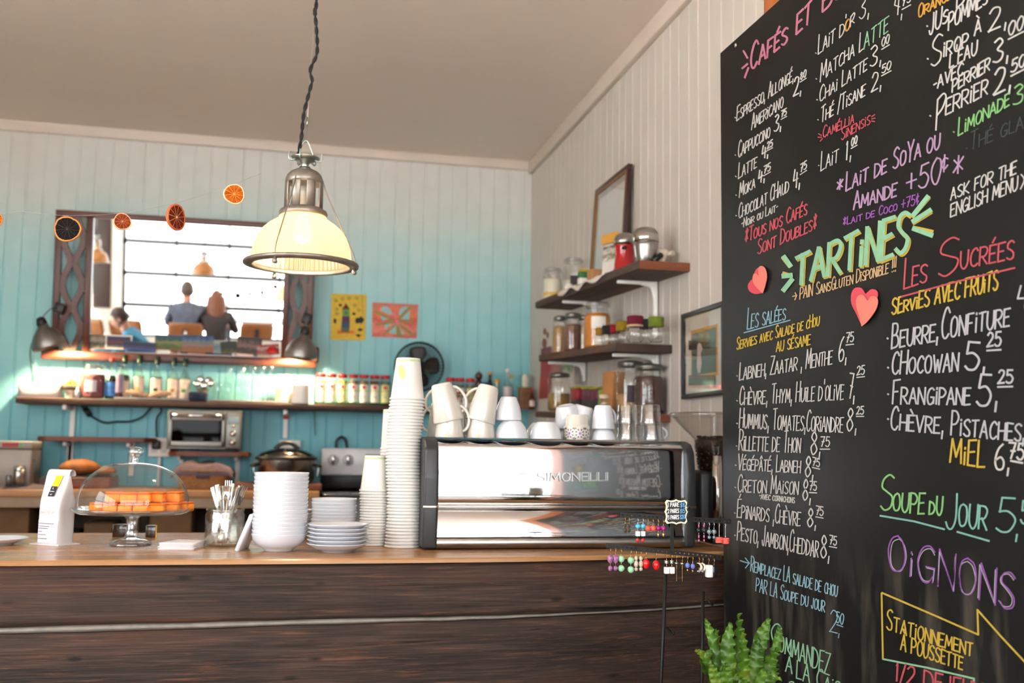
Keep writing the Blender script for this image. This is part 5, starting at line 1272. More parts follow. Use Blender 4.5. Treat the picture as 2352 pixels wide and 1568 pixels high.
def pendant(c, R, lab, watts, top, detail=True):
    """c = centre of the rim ring, R = outer radius of the ring, top = where the wire meets the ceiling"""
    s = R / 555.0
    root = thing('pendant_lamp', lab, 'pendant lamp', c, (0, 0, 0), 'ribbed glass pendant lamps')
    dz = lambda y: (1320 - y) * s / .985
    rip = (lambda a, z: 1 + .010 * math.sin(64 * a)) if detail else None
    gp = [(478, 1318), (474, 1250), (466, 1190), (448, 1120), (418, 1050), (372, 985), (316, 935), (262, 900), (232, 880), (222, 850)]
    MB().lathe([(r * s, dz(y)) for r, y in gp], 256 if detail else 48, ripple=rip).build('glass_shade', holophane() if detail else mat('amber_shade', (150, 96, 44), rough=.4), root)
    rg = MB(); rg.lathe([(468 * s, dz(1318)), (470 * s, dz(1300)), (500 * s, dz(1296)), (548 * s, dz(1306)), (555 * s, dz(1318)), (553 * s, dz(1334)), (520 * s, dz(1342)), (474 * s, dz(1346)), (462 * s, dz(1340)), (468 * s, dz(1318))], 72)
    rg.build('rim_ring', lampmetal, root)
    MB().lathe([(200 * s, dz(856)), (226 * s, dz(850)), (230 * s, dz(826)), (222 * s, dz(806)), (196 * s, dz(790)), (184 * s, dz(780))], 48).build('collar', lampmetal, root, solid=.003)
    # vented cap: pillars between real slots, dome above
    cap = MB()
    for i in range(8):
        a0 = i * PI / 4 + .12
        cap.lathe([(184 * s, dz(788)), (182 * s, dz(540)), (178 * s, dz(526))], 6, arc=(a0, a0 + PI / 4 - .32))
    cap.lathe([(181 * s, dz(532)), (176 * s, dz(490)), (162 * s, dz(455)), (130 * s, dz(420)), (80 * s, dz(396)), (52 * s, dz(386)), (50 * s, dz(370)), (0, dz(368))], 48)
    cap.build('vented_cap', lampmetal, root, solid=.003)
    MB().lathe([(0, dz(560)), (58 * s, dz(562)), (60 * s, dz(660)), (48 * s, dz(668)), (45 * s, dz(760)), (0, dz(764))], 20).build('lamp_holder', mat('porcelain_socket', (206, 196, 182), rough=.4), root)
    MB().lathe([(38 * s, dz(372)), (38 * s, dz(330)), (52 * s, dz(326)), (52 * s, dz(306)), (100 * s, dz(300)), (140 * s, dz(282)), (142 * s, dz(272)), (60 * s, dz(262)), (0, dz(262))], 36).build('hook_plate', zinc, root)
    if detail:
        hk = MB()
        for a in (-2.9, -1.9, -.2, .9, 2.0):
            pts = [(80 * s * math.cos(a), 80 * s * math.sin(a), dz(290)), (140 * s * math.cos(a), 140 * s * math.sin(a), dz(312)), (165 * s * math.cos(a), 165 * s * math.sin(a), dz(290)), (160 * s * math.cos(a), 160 * s * math.sin(a), dz(232))]
            hk.tube(smooth_path(pts, 5), 8 * s, 6)
        for sx in (-1, 1): hk.tube(smooth_path([(sx * 85 * s, 0, dz(268)), (sx * 52 * s, 0, dz(180)), (sx * 22 * s, 0, dz(118)), (0, 0, dz(104))], 5), 8 * s, 6)
        hk.build('hooks', zinc, root)
        for i, a in enumerate((-2.07, -.05, 2.1)):
            ca, sa = math.cos(a), math.sin(a)
            r = MB().tube(smooth_path([(176 * s * ca, 176 * s * sa, dz(490)), (230 * s * ca, 230 * s * sa, dz(640)), (420 * s * ca, 420 * s * sa, dz(1040)), (508 * s * ca, 508 * s * sa, dz(1240)), (512 * s * ca, 512 * s * sa, dz(1390))], 5), 7 * s, 8).build('tie_rod', lampmetal, root)
            MB().lathe([(0, dz(1346)), (16 * s, dz(1346)), (24 * s, dz(1372)), (24 * s, dz(1392)), (10 * s, dz(1400)), (0, dz(1400))], 12).build('wing_nut', lampmetal, r, loc=(510 * s * ca, 510 * s * sa, 0))
    b = MB().ball((0, 0, dz(1010)), 92 * s, sc=(1, 1, 1.15), seg=24, rings=14); b.lathe([(60 * s, dz(930)), (44 * s, dz(850)), (44 * s, dz(780))], 20); b.build('bulb', bulb_m, root)
    l = bpy.data.lights.new('bulb_light', 'POINT'); l.energy = watts; l.color = (1, .80, .52); l.shadow_soft_size = 110 * s
    lo = bpy.data.objects.new('bulb_light', l); COL.objects.link(lo); lo.parent = root; lo.location = (0, 0, dz(1130))
    # steel wire and twisted flex
    t = Vector(top) - Vector(c); h0 = Vector((0, 0, dz(110)))
    MB().tube([h0, h0.lerp(t, .12), t], .0012, 6).build('suspension_wire', mat('steel_wire', (190, 188, 184), rough=.35, metal=1), root)
    if detail:
        MB().tube([h0.lerp(t, .045), h0.lerp(t, .075)], .0028, 8).build('wire_ferrule', zinc, root)
    base = Vector((-.022 if detail else 0, 0, dz(262)))
    if detail:
        keys = [base]
        for px, py in ((692, 318), (698, 262), (712, 205), (717, 185), (713, 160), (728, 122), (727, 70), (723, 20), (727, 0)):
            p = PY(px, py, c[1] - .004); keys.append(p - Vector(c))
        keys.append(t)
    else: keys = [base, base.lerp(t, .5) + Vector((.02, 0, 0)), t]
    ctr = smooth_path(keys, 10)
    mbx = MB(); acc = 0
    for ph in (0, PI):
        q = []; acc = 0
        for i, p in enumerate(ctr):
            if i: acc += (ctr[i] - ctr[i - 1]).length
        # resample evenly so the twist is regular
        n = int(acc / .004); cum = [0]
        for i in range(1, len(ctr)): cum.append(cum[-1] + (ctr[i] - ctr[i - 1]).length)
        j = 0
        for m_ in range(n + 1):
            d = acc * m_ / n
            while j < len(cum) - 2 and cum[j + 1] < d: j += 1
            f = (d - cum[j]) / max(1e-9, cum[j + 1] - cum[j]); p = ctr[j].lerp(ctr[j + 1], f)
            an = d / .034 * 2 * PI + ph if True else 0
            an = d / .030 * PI + ph
            q.append(p + Vector((math.cos(an), math.sin(an), 0)) * .0029)
        mbx.tube(q, .0031, 7)
    mbx.build('twisted_flex', mat('black_fabric_flex', (24, 22, 22), rough=.8), root)
    return root
PYL = 2.96
rc = PY(692, 607, PYL); tp = PY(729, -8, PYL)
d = (tp - rc); tp = rc + d * ((CEIL - rc.z) / d.z)
pend = pendant(rc, 131 * mpp(rc), 'ribbed glass pendant lamp with a grey metal cap hanging over the counter', 3.2, tp)

# ================================================================== DRIED ORANGE GARLAND
OY = 2.35
def slice_(px, py, r, face, flesh, rind, lab, seed, tilt=(0, 0, 0)):
    p = PY(px, py, OY); k = mpp(p); R = r * k
    root = thing('orange_slice', lab, 'dried orange slice', p, tilt, 'dried orange slices on the string')
    rnd = random.Random(seed); n = 44; th = .005
    out = [R * (1 + .035 * math.sin(3 * 2 * PI * i / n + seed) + .02 * rnd.uniform(-1, 1)) for i in range(n)]
    mb = MB()
    def ring(f, y): return [(out[i] * f * math.cos(2 * PI * i / n), y, out[i] * f * math.sin(2 * PI * i / n)) for i in range(n)]
    mb.grid([ring(.86, -th * .5), ring(.95, -th * .8), ring(1, -th * .1), ring(.97, th * .7), ring(.86, th * .5)], closed=True)
    mb.build('rind', mat('dried_rind_' + rind[0], rind[1], rough=.6, var=.15, scale=60), root)
    fm = mat('dried_flesh_' + flesh[0], flesh[1], rough=.7, var=.35, scale=120, bump=.6, spec=.1)
    mf = MB(); ns = 11
    for i in range(ns):
        a0 = 2 * PI * i / ns + .022; a1 = 2 * PI * (i + 1) / ns - .022
        for sgn in (-1, 1):
            y = sgn * th * .5; ym = y + sgn * .0006
            pts = [(.05 * R * math.cos((a0 + a1) / 2), y, .05 * R * math.sin((a0 + a1) / 2))] + [(.93 * R * math.cos(a0 + (a1 - a0) * j / 5), y, .93 * R * math.sin(a0 + (a1 - a0) * j / 5)) for j in range(6)]
            c = (.55 * R * math.cos((a0 + a1) / 2), ym, .55 * R * math.sin((a0 + a1) / 2))
            cv = mf.bm.verts.new(c); vv = [mf.bm.verts.new(q) for q in pts]
            for j in range(len(vv)): f = mf.bm.faces.new([cv, vv[j], vv[(j + 1) % len(vv)]]); f.smooth = True
    mf.build('flesh', fm, root)
    mp_ = MB(); mp_.lathe([(0, -th * .38), (R * .9, -th * .36), (R * .9, th * .36), (0, th * .38)], n, M=Matrix.Rotation(PI / 2, 4, 'X')); mp_.ball((0, 0, 0), R * .1, sc=(1, .4 * th / (R * .1) * 2.6, 1), seg=10, rings=6)
    mp_.build('pith', mat('dried_pith_' + flesh[0], face, rough=.7, var=.1, scale=80), root)
    return root
slice_(155, 526, 30, (56, 42, 30), ('black', (16, 11, 12)), ('gold', (176, 104, 32)), 'nearly black dried orange slice at the mirror corner', 1, (0, .1, 0))
slice_(281, 509, 20, (190, 130, 92), ('rust', (120, 48, 16)), ('pale', (200, 150, 112)), 'small rust dried orange slice before the top of the mirror', 2, (0, .2, .25))
slice_(404, 499, 31, (210, 160, 110), ('deep', (96, 27, 9)), ('tan', (176, 84, 40)), 'deep red dried orange slice hanging edge-on over the mirror', 3, (0, .32, 1.0))
slice_(538, 446, 24, (220, 160, 80), ('bright', (166, 74, 8)), ('cream', (214, 176, 138)), 'bright orange dried slice nearest the pendant lamp', 4, (0, .1, .1))
slice_(-12, 504, 17, (240, 190, 120), ('bright', 0), ('gold', 0), 'dried orange slice cut by the edge of the photo far left', 5, (0, .1, .3))
th_pts = [PY(px, py, OY) for px, py in ((-260, 430), (-12, 488), (45, 485), (155, 495), (281, 489), (379, 472), (404, 467), (517, 431), (538, 422), (600, 398))]
o = MB().tube(smooth_path(th_pts, 6), .0003, 5).build('garland_string', mat('white_thread', (160, 156, 150), rough=.7)); tag(o, 'thin white thread carrying the dried orange slices', 'string')

# ================================================================== MIRROR ON THE BACK WALL
TILT = math.radians(7.2)
bl_ = PY(118, 806, BWY - .075); br_ = PY(715, 828, BWY - .075); tl_ = PY(124, 480, BWY - .19)
MW = br_.x - bl_.x; MH = (tl_.z - bl_.z) / math.cos(TILT)
walnut = wood('mirror_frame_wood', (56, 24, 16), (82, 38, 25), (102, 54, 37), axis=2, scale=1.5, rough=.35, bump=.1)
walnut_h = wood('mirror_rail_wood', (60, 25, 14), (88, 40, 23), (110, 56, 33), axis=0, scale=1.5, rough=.35, bump=.1)
mir = thing('wall_mirror', 'wide wooden framed mirror with wavy lattice sides above the back shelf', 'mirror', (bl_.x, BWY - .075, bl_.z), (TILT, 0, 0))
kx = MW / 597
xg0, xg1 = (199 - 118) * kx, (643 - 118) * kx; st = 15 * kx; hr = 13 * kx
gl = bpy.data.materials.new('mirror_silver'); gl.use_nodes = True; b = gl.node_tree.nodes['Principled BSDF']; b.inputs['Metallic'].default_value = 1; b.inputs['Roughness'].default_value = .01; b.inputs['Base Color'].default_value = (.93, .95, .95, 1)
mb = MB(); mb.box(((xg0 + xg1) / 2, .012, MH / 2), (xg1 - xg0 + .01, .004, MH - .01)); mb.build('mirror_glass', gl, mir)
MB().box(((xg0 + xg1) / 2, .02, MH / 2), (xg1 - xg0 + .02, .008, MH)).build('backing', mat('backing_board', (90, 70, 50)), mir)
MB().box((MW / 2, 0, MH - hr / 2), (MW, .035, hr), bev=.004).build('top_rail', walnut_h, mir)
MB().box((MW / 2 - .01, -.012, -.02), (MW + .075, .05, .05), bev=.006, rot=Euler((-TILT, 0, 0))).build('ledge', walnut_h, mir)
for x in (st / 2, xg0 - st / 2 + .004, xg1 + st / 2 - .004, MW - st / 2):
    MB().box((x, 0, (MH - hr) / 2), (st, .032, MH - hr), bev=.003).build('stile', walnut, mir)
for xa, xb in ((st, xg0 - st), (xg1 + st, MW - st)):
    mb = MB(); Lh = MH - hr; n = 90; wd = .030; cx = (xa + xb) / 2; A = (xb - xa) / 2 - wd * .3
    for sg_ in (-1, 1):
        rows = [[], [], [], []]
        P_ = Lh / 3.0
        for i in range(n + 1):
            z = Lh * i / n; ph = 2 * PI * z / P_
            off = wd * .42 + (A - wd * .42) * (.5 - .5 * math.cos(ph)) ** .8
            dx = wd * .62
            for r, (du, y) in zip(rows, ((-dx, -.012), (dx, -.012), (dx, .012), (-dx, .012))): r.append((cx + sg_ * off + du, y, z))
        mb.grid(rows + [rows[0]], smooth=False)
    mb.build('lattice', walnut, mir)
# little console legs of the ledge where the lamps clip on
for x in (-.02, MW + .02):
    MB().box((x, -.0, .03), (.05, .03, .10), bev=.012).build('bracket', walnut, mir)
# postcards along the ledge
def card(x0, y0, x1, y1, m, lab, rz=0, dy=0, cat='postcard', border=None):
    Yc = BWY - .074 - dy * .6; a = PY(x0, y0, Yc); c = PY(x1, y1, Yc)
    w, h = c.x - a.x, a.z - c.z
    o = thing('postcard', lab, cat, ((a.x + c.x) / 2, Yc + .002, c.z), (TILT, rz, 0), 'postcards along the mirror ledge')
    MB().box((0, 0, h / 2), (w, .0015, h)).build('card', mat('card_white', (228, 222, 216), rough=.5) if border else m, o)
    if border: MB().box((0, -.0012, h / 2), (w - .018, .001, h - .018)).build('picture', m, o)
    return o
card(195, 768, 241, 802, picture('print_sepia', [(151, 136, 118), (43, 37, 34), (159, 147, 129), (86, 77, 70)], 4), 'sepia beach postcard at the left end of the mirror ledge')
card(243, 768, 303, 803, picture('print_fort', [(144, 136, 136), (43, 43, 64), (108, 51, 43), (38, 41, 79), (50, 53, 93)], 3, warp=.15), 'white bordered postcard of red roofs', 0, .002, border=True)
card(284, 783, 357, 806, picture('print_sea', [(43, 60, 122), (37, 44, 108), (25, 28, 28), (43, 64, 115)], 2.5, warp=.25), 'low blue seaside postcard below the red roof postcard', .05, .012)
card(357, 768, 419, 805, picture('print_hill', [(122, 86, 28), (64, 93, 36), (136, 133, 79), (36, 79, 64), (43, 72, 129)], 4), 'postcard of a green hill and blue sky on the mirror ledge')
card(419, 768, 490, 810, picture('print_market', [(136, 93, 57), (148, 86, 50), (129, 122, 115), (57, 93, 136), (43, 47, 79)], 7, warp=.4), 'postcard of a crowd by a white sail on the mirror ledge', 0, .004)
card(489, 781, 521, 812, picture('print_pale', [(136, 147, 154), (86, 122, 129), (162, 165, 165)], 3), 'narrow pale blue postcard on the mirror ledge')
card(509, 783, 546, 812, picture('print_leaf', [(108, 86, 36), (28, 43, 25), (24, 33, 24), (43, 57, 31)], 4), 'dark green postcard on the mirror ledge', -.12, .004)
card(544, 773, 599, 814, picture('print_dancers', [(79, 50, 43), (43, 31, 31), (122, 93, 86), (50, 36, 38), (46, 31, 33)], 6, warp=.45), 'brown postcard of pale figures on the mirror ledge', .06, .008)
card(608, 738, 641, 786, picture('print_portrait', [(43, 43, 46), (86, 86, 89), (28, 28, 31), (108, 108, 110)], 6, warp=.5), 'tall black and white postcard tucked in the right corner of the mirror')
card(592, 790, 642, 816, picture('print_cap', [(165, 144, 129), (148, 28, 28), (169, 158, 151), (154, 36, 34)], 3, warp=.5), 'red and cream card lying at the right end of the mirror ledge', -.1, .014)
mb = MB().lathe([(.0, 0), (.028, .004), (.03, .02), (.022, .038), (0, .046)], 20); p = PY(625, 800, BWY - .13)
mb.lathe([(.03, .012), (.045, .010), (.045, .013), (.03, .02)], 20)
o = mb.build('cap_figure', mat('red_plastic', (206, 36, 40), rough=.3), loc=(p.x, BWY - .118, PY(625, 811, BWY - .13).z)); tag(o, 'small red cap ornament on the right of the mirror ledge', 'ornament')

# ---- clip lamps
alum = mat('spun_aluminium', (150, 147, 144), rough=.4, metal=1, var=.06, scale=60)
def clip_lamp(px, py, lab, rot, hook_px, cable):
    Yl = BWY - .29; p = PY(px, py, Yl); root = thing('clip_lamp', lab, 'clip lamp', p, (0, 0, 0), 'aluminium clip lamps on the mirror')
    k = mpp(p); head = Euler(rot).to_matrix().to_4x4()
    prof = [(36, -20), (37.5, -22), (37, -14), (35, -5), (31, 5), (25, 15), (18, 22), (12, 25), (12, 34)]
    ripl = [(r * k, z * k) for r, z in prof]
    MB().lathe(ripl, 40, M=head).build('reflector', alum, root, solid=.0016)
    MB().lathe([(0, 30 * k), (11 * k, 30 * k), (12 * k, 38 * k), (9 * k, 50 * k), (0, 53 * k)], 20, M=head).build('socket', black_p, root)
    bp = head @ Vector((0, 0, 10 * k)); b_ = MB().ball(bp, 9 * k, seg=16, rings=10)
    b_.build('bulb', mat('warm_bulb', (255, 236, 200), var=0, emit=(255, 206, 130), estr=14), root)
    l = bpy.data.lights.new('clip_lamp_light', 'POINT'); l.energy = 24; l.color = (1, .72, .38); l.shadow_soft_size = .02
    lo = bpy.data.objects.new('clip_lamp_light', l); COL.objects.link(lo); lo.parent = root; lo.location = head @ Vector((0, 0, -4 * k))
    hp_ = PY(hook_px[0], hook_px[1], BWY - .15) - p
    top_ = head @ Vector((0, 0, 46 * k))
    MB().tube(smooth_path([top_, top_.lerp(hp_, .5) + Vector((0, -.01, .025)), hp_], 6), .0035, 8).build('wire_arm', steel, root)
    MB().box(hp_, (.055, .05, .06), bev=.008, rot=Euler((0, .3, 0))).build('clip', black_p, root)
    cp = [top_] + [PY(a, b2, BWY - .02) - p for a, b2 in cable]
    MB().tube(smooth_path(cp, 6), .003, 7).build('cable', black_p, root)
clip_lamp(108, 778, 'aluminium clip lamp glowing at the left end of the mirror', (.18, -.32, 0), (137, 708), [(84, 760), (70, 800), (72, 840), (79, 872)])
clip_lamp(694, 800, 'aluminium clip lamp glowing at the right end of the mirror', (.22, .12, 0), (705, 732), [(716, 790), (724, 830), (722, 920), (724, 1000)])

# ---- children's pictures
def sheet(pts, m, lab, dy=.004):
    q = [PY(x, y, BWY - dy) for x, y in pts]; c = sum(q, Vector()) / 4
    r = thing('drawing', lab, 'drawing', (c.x, BWY - dy, c.z), (0, 0, 0), 'children drawings on the teal wall')
    mb = MB(); mb.prism([(v.x - c.x, v.z - c.z) for v in q], frame_of(Vector((1, 0, 0)), Vector((0, 0, 1)), Vector((0, -1, 0)), Vector((0, 0, 0))), .0015); mb.build('paper', m, r)
    return r, c
def shape(r, c, pts, m, name, o=.0022, dy=.004):
    q = [PY(x, y, BWY - dy) for x, y in pts]; mb = MB(); mb.prism([(v.x - c.x, v.z - c.z) for v in q], frame_of(Vector((1, 0, 0)), Vector((0, 0, 1)), Vector((0, -1, 0)), Vector((0, -o, 0))), .0008); return mb.build(name, m, r)
def z8(l): return [(700 + x / 4.356, 640 + y / 4.356) for x, y in l]
pap = lambda n, c: mat('paint_' + n, c, rough=.85, var=.12, scale=60)
r, c = sheet(z8([(266, 148), (618, 158), (605, 616), (256, 608)]), pap('yellow_paper', (214, 182, 70)), 'yellow drawing of a tall tower pinned to the teal wall')
shape(r, c, z8([(370, 305), (412, 245), (452, 305)]), pap('brown', (96, 40, 36)), 'tower_roof')
shape(r, c, z8([(376, 305), (450, 305), (450, 378), (374, 376)]), pap('grass', (104, 150, 62)), 'tower_block')
shape(r, c, z8([(374, 376), (450, 378), (450, 432), (370, 430)]), pap('plum', (92, 52, 88)), 'tower_block')
shape(r, c, z8([(370, 430), (450, 432), (448, 492), (366, 490)]), pap('slate', (62, 84, 110)), 'tower_block')
shape(r, c, z8([(366, 490), (448, 492), (446, 536), (366, 534)]), pap('olive', (100, 104, 84)), 'tower_block')
shape(r, c, z8([(320, 522), (345, 508), (370, 528), (445, 530), (470, 512), (498, 528), (490, 552), (440, 546), (370, 546), (330, 556)]), pap('orange', (220, 120, 44)), 'ground_strip')
shape(r, c, z8([(402, 328), (424, 328), (424, 356), (402, 356)]), pap('blue', (50, 90, 150)), 'tower_window', .003)
for l in ([(335, 262), (356, 248), (376, 264), (356, 284)], [(470, 350), (490, 335), (514, 352), (490, 368)], [(504, 408), (520, 388), (548, 390), (560, 372), (598, 408), (570, 450), (545, 440), (520, 452), (506, 434)], [(286, 408), (302, 396), (318, 408), (312, 448), (292, 446)], [(522, 510), (552, 492), (586, 508), (556, 528)], [(506, 564), (536, 552), (566, 566), (538, 586)]):
    shape(r, c, z8(l), pap('black', (44, 46, 50)), 'black_blot')
mb = MB(); k_ = mpp(c)
def wz(x, y): p = PY(x, -y, BWY - .0068); return Vector((p.x - c.x, p.y - (BWY - .004), p.z - c.z))
for x0, y0 in ((310, 215), (375, 195), (440, 190), (520, 190), (500, 262), (320, 300), (540, 310), (320, 345)):
    q = [(x0 + 20 * math.cos(a) * (1 - a / 14), y0 + 18 * math.sin(a) * (1 - a / 14)) for a in [i * .55 for i in range(16)]]
    ribbon(mb, [(x, -y) for x, y in z8(q)], 1.2, wz)
write(mb, 'ENZO', *[(z8([(576, 190)])[0][0], -z8([(576, 190)])[0][1]), (z8([(580, 360)])[0][0], -z8([(580, 360)])[0][1])], 7, 7, 1.2, wz)
mb.build('pencil_marks', pap('pencil', (120, 108, 66)), r)
r, c = sheet(z8([(676, 235), (1136, 258), (1118, 596), (672, 578)]), picture('print_red_wash', [(206, 92, 84), (222, 130, 110), (200, 84, 70), (222, 120, 80), (196, 110, 96)], 4, warp=.5), 'red and orange picture of a dragonfly pinned beside the yellow drawing')
tealp = pap('cut_out_teal', (150, 196, 200))
for l in ([(755, 300), (785, 278), (830, 280), (862, 320), (875, 362), (850, 358), (760, 320)], [(940, 340), (965, 290), (1010, 278), (1040, 292), (970, 358), (945, 366)], [(760, 350), (860, 398), (780, 418), (768, 400)], [(1050, 318), (1050, 408), (960, 402)], [(800, 456), (880, 442), (806, 510)], [(918, 452), (912, 552), (850, 545), (836, 520)], [(960, 500), (1000, 556), (966, 552)]):
    shape(r, c, z8(l), tealp, 'cut_out')
wing = pap('dragonfly_wing', (150, 136, 84))
for l in ([(925, 420), (860, 400), (780, 350), (700, 312), (690, 330), (780, 378), (860, 418)], [(930, 418), (975, 340), (1060, 262), (1066, 290), (1000, 360), (945, 420)], [(920, 430), (840, 425), (700, 450), (706, 464), (800, 460), (915, 440)], [(935, 425), (1010, 412), (1085, 420), (1080, 438), (1010, 440), (935, 436)], [(915, 445), (850, 500), (770, 562), (792, 568), (880, 500), (925, 452)], [(935, 445), (1000, 480), (1100, 560), (1060, 566), (990, 510), (940, 460)], [(926, 450), (940, 470), (976, 580), (920, 576), (912, 480)]):
    shape(r, c, z8(l), wing, 'wing', .003)
for x, y, rr in ((893, 345, 16), (900, 372, 13), (906, 396, 12), (920, 428, 18), (930, 458, 12)):
    shape(r, c, z8([(x + rr * math.cos(a), y + rr * math.sin(a)) for a in [i * PI / 5 for i in range(10)]]), pap('pink_gem', (226, 120, 140)), 'bead', .0038)
# ================================================================== BACK SHELF
SFY = BWY - .27                                   # front edge of the shelf
shz = PY(300, 917, SFY).z; sh0 = PY(35, 912, SFY).x; sh1 = 1.36
darkwood = wood('rough_shelf_wood', (46, 30, 24), (78, 54, 44), (110, 78, 62), axis=0, scale=1.6, rough=.7, bump=.4)
darkwood_y = wood('rough_shelf_wood_side', (44, 28, 22), (74, 48, 36), (120, 70, 44), axis=1, scale=1.6, rough=.65, bump=.4)
redwood = wood('small_shelf_wood', (64, 28, 16), (104, 50, 28), (140, 76, 44), axis=0, scale=1.5, rough=.5, bump=.2)
white_m = mat('white_bracket', (244, 242, 239), rough=.45, var=.03)
shelf = thing('back_shelf', 'long rough wooden shelf on the teal wall under the mirror', 'shelf', (0, 0, 0))
MB().box(((sh0 + sh1) / 2, SFY + .135, shz - .0175), (sh1 - sh0, .27, .035), bev=.006).build('board', darkwood, shelf)
def rail(px, py0, py1, parent, y=BWY - .012, w=.028, name='wall_rail'):
    a = PY(px, py0, y); b = PY(px, py1, y)
    return MB().box(((a.x + b.x) / 2, y, (a.z + b.z) / 2), (w, .022, a.z - b.z), bev=.003).build(name, white_m, parent)
rail(165, 926, 1062, shelf); rail(656, 940, 1006, shelf)
for px in (165, 656):
    a = PY(px, 930, BWY - .03).x
    MB().box((a, BWY - .13, shz - .05), (.022, .22, .028), bev=.006).build('bracket_arm', white_m, shelf)
a = PY(657, 958, BWY - .026); MB().box((a.x, a.y, a.z), (.036, .006, .022), bev=.002).build('red_tape', mat('rust_tape', (176, 62, 44), rough=.6), shelf)
def small_shelf(x0, x1, py, yfront, lab, rails):
    z = PY((x0 + x1) / 2, py, yfront).z; a, b = PY(x0, py, yfront).x, PY(x1, py, yfront).x
    r = thing('wall_shelf', lab, 'shelf', (0, 0, 0))
    mb = MB(); D = BWY - yfront
    mb.prism([(a + .05, 0), (b - .02, 0), (b + .03, D * .3), (b + .03, D), (a + .06, D), (a, D * .5), (a, .06)], Matrix.Translation((0, yfront, z - .026)), .026)
    bmesh.ops.bevel(mb.bm, geom=mb.bm.edges[:], offset=.005, segments=2, affect='EDGES')
    mb.build('board', redwood, r)
    for px, y0, y1 in rails:
        rail(px, y0, y1, r)
        xx = PY(px, y0, BWY - .02).x
        MB().box((xx, BWY - .09, z - .040), (.02, .15, .024), bev=.006).build('bracket_arm', white_m, r)
    return z
small_shelf(80, 340, 1003, BWY - .24, 'short brown wooden shelf empty on the teal wall left', [(303, 1008, 1092), (160, 1008, 1062)])
zo = small_shelf(384, 560, 1037, BWY - .34, 'short brown wooden shelf carrying the toaster oven', [(417, 1040, 1064), (545, 1040, 1120)])

def sp(px, d=0.0): p = PY(px, 900, SFY + .04 + d); return Vector((p.x, SFY + .04 + d, shz))
KS = mpp(sp(400, .05))
def hs(y0, y1): return abs(y1 - y0) * KS
# white bin
p = sp(96, .08); bn = MB(); w, h, dd = 46 * KS, 43 * KS, .085
rows = []
NP = 48
def rr(u, r):   # rounded rectangle
    a = 2 * PI * u; c, s_ = math.cos(a), math.sin(a); e = .28
    return (w * (abs(c) ** e) * (1 if c > 0 else -1) * r, dd * (abs(s_) ** e) * (1 if s_ > 0 else -1) * r)
def top_h(x, y): d = max(0, min(1, (abs(x) - w * .55) / (w * .3))); d = d * d * (3 - 2 * d); return h * (.70 + .30 * d) if abs(y) > dd * .6 else h
outer = [rr(i / NP, 1) for i in range(NP)]; inn = [rr(i / NP, .95) for i in range(NP)]; bot = [rr(i / NP, .9) for i in range(NP)]
bn.grid([[(x, y, 0) for x, y in bot], [(x, y, .012) for x, y in [rr(i / NP, .96) for i in range(NP)]], [(x, y, top_h(x, y)) for x, y in outer], [(x, y, top_h(x, y)) for x, y in inn], [(x * .98, y * .98, .006) for x, y in inn]], closed=True)
bn.poly([(x * .98, y * .98, .006) for x, y in inn]); bn.poly([(x, y, 0) for x, y in bot][::-1])
o = bn.build('storage_bin', mat('matte_white_plastic', (190, 186, 190), rough=.45, var=.02), loc=p); tag(o, 'white plastic bin with a dipped front at the left end of the back shelf', 'bin')
# ceramic egg-cup style pot with succulent
p = sp(163, .05); r = thing('succulent_pot', 'tiny succulent in a painted cream pot on the back shelf', 'potted plant', p)
MB().lathe([(0, 0), (11 * KS, 0), (12 * KS, 2 * KS), (9 * KS, 7 * KS), (12 * KS, 13 * KS), (17 * KS, 20 * KS), (18.5 * KS, 27 * KS), (19.5 * KS, 28 * KS), (17 * KS, 28 * KS), (14 * KS, 22 * KS), (0, 21 * KS)], 32).build('pot', mat('painted_pot', (226, 206, 180), rough=.3, var=.25, scale=40), r)
MB().lathe([(16.6 * KS, 19 * KS), (17.9 * KS, 22.5 * KS), (18.2 * KS, 24 * KS)], 32).build('painted_band', mat('dark_band', (70, 66, 44), rough=.4, var=.4, scale=60), r)
mb = MB()
for i in range(26):
    a = i * 2.4; t = i / 26; q = Vector((math.cos(a) * (1 - t) * 13 * KS, math.sin(a) * (1 - t) * 13 * KS, (28 + 14 * t) * KS))
    mb.ball(q, 6 * KS, sc=(.5, 1, .35), seg=8, rings=6, rot=Euler((0, -.9 * t - .2, a + PI / 2)))
mb.build('leaves', mat('succulent_leaf', (150, 146, 72), rough=.5, var=.3), r)
def tinybits():
    p = sp(184, .14); o = MB().tube([(0, 0, 0), (0, 0, 52 * KS), (.004, 0, 58 * KS)], [3 * KS, 3 * KS, 4 * KS], 8).build('wooden_stick', mat('tan_wood', (190, 130, 84), rough=.6), loc=p); tag(o, 'tan wooden muddler standing left of the clip top jar', 'muddler')
    p = sp(178, .02); o = MB().lathe([(0, 0), (5 * KS, 0), (5 * KS, 18 * KS), (3 * KS, 22 * KS), (3 * KS, 26 * KS), (0, 26 * KS)], 16).build('small_bottle', mat('pale_blue_plastic', (206, 214, 226), rough=.4), loc=p); tag(o, 'tiny white bottle beside the succulent pot', 'bottle')
tinybits()
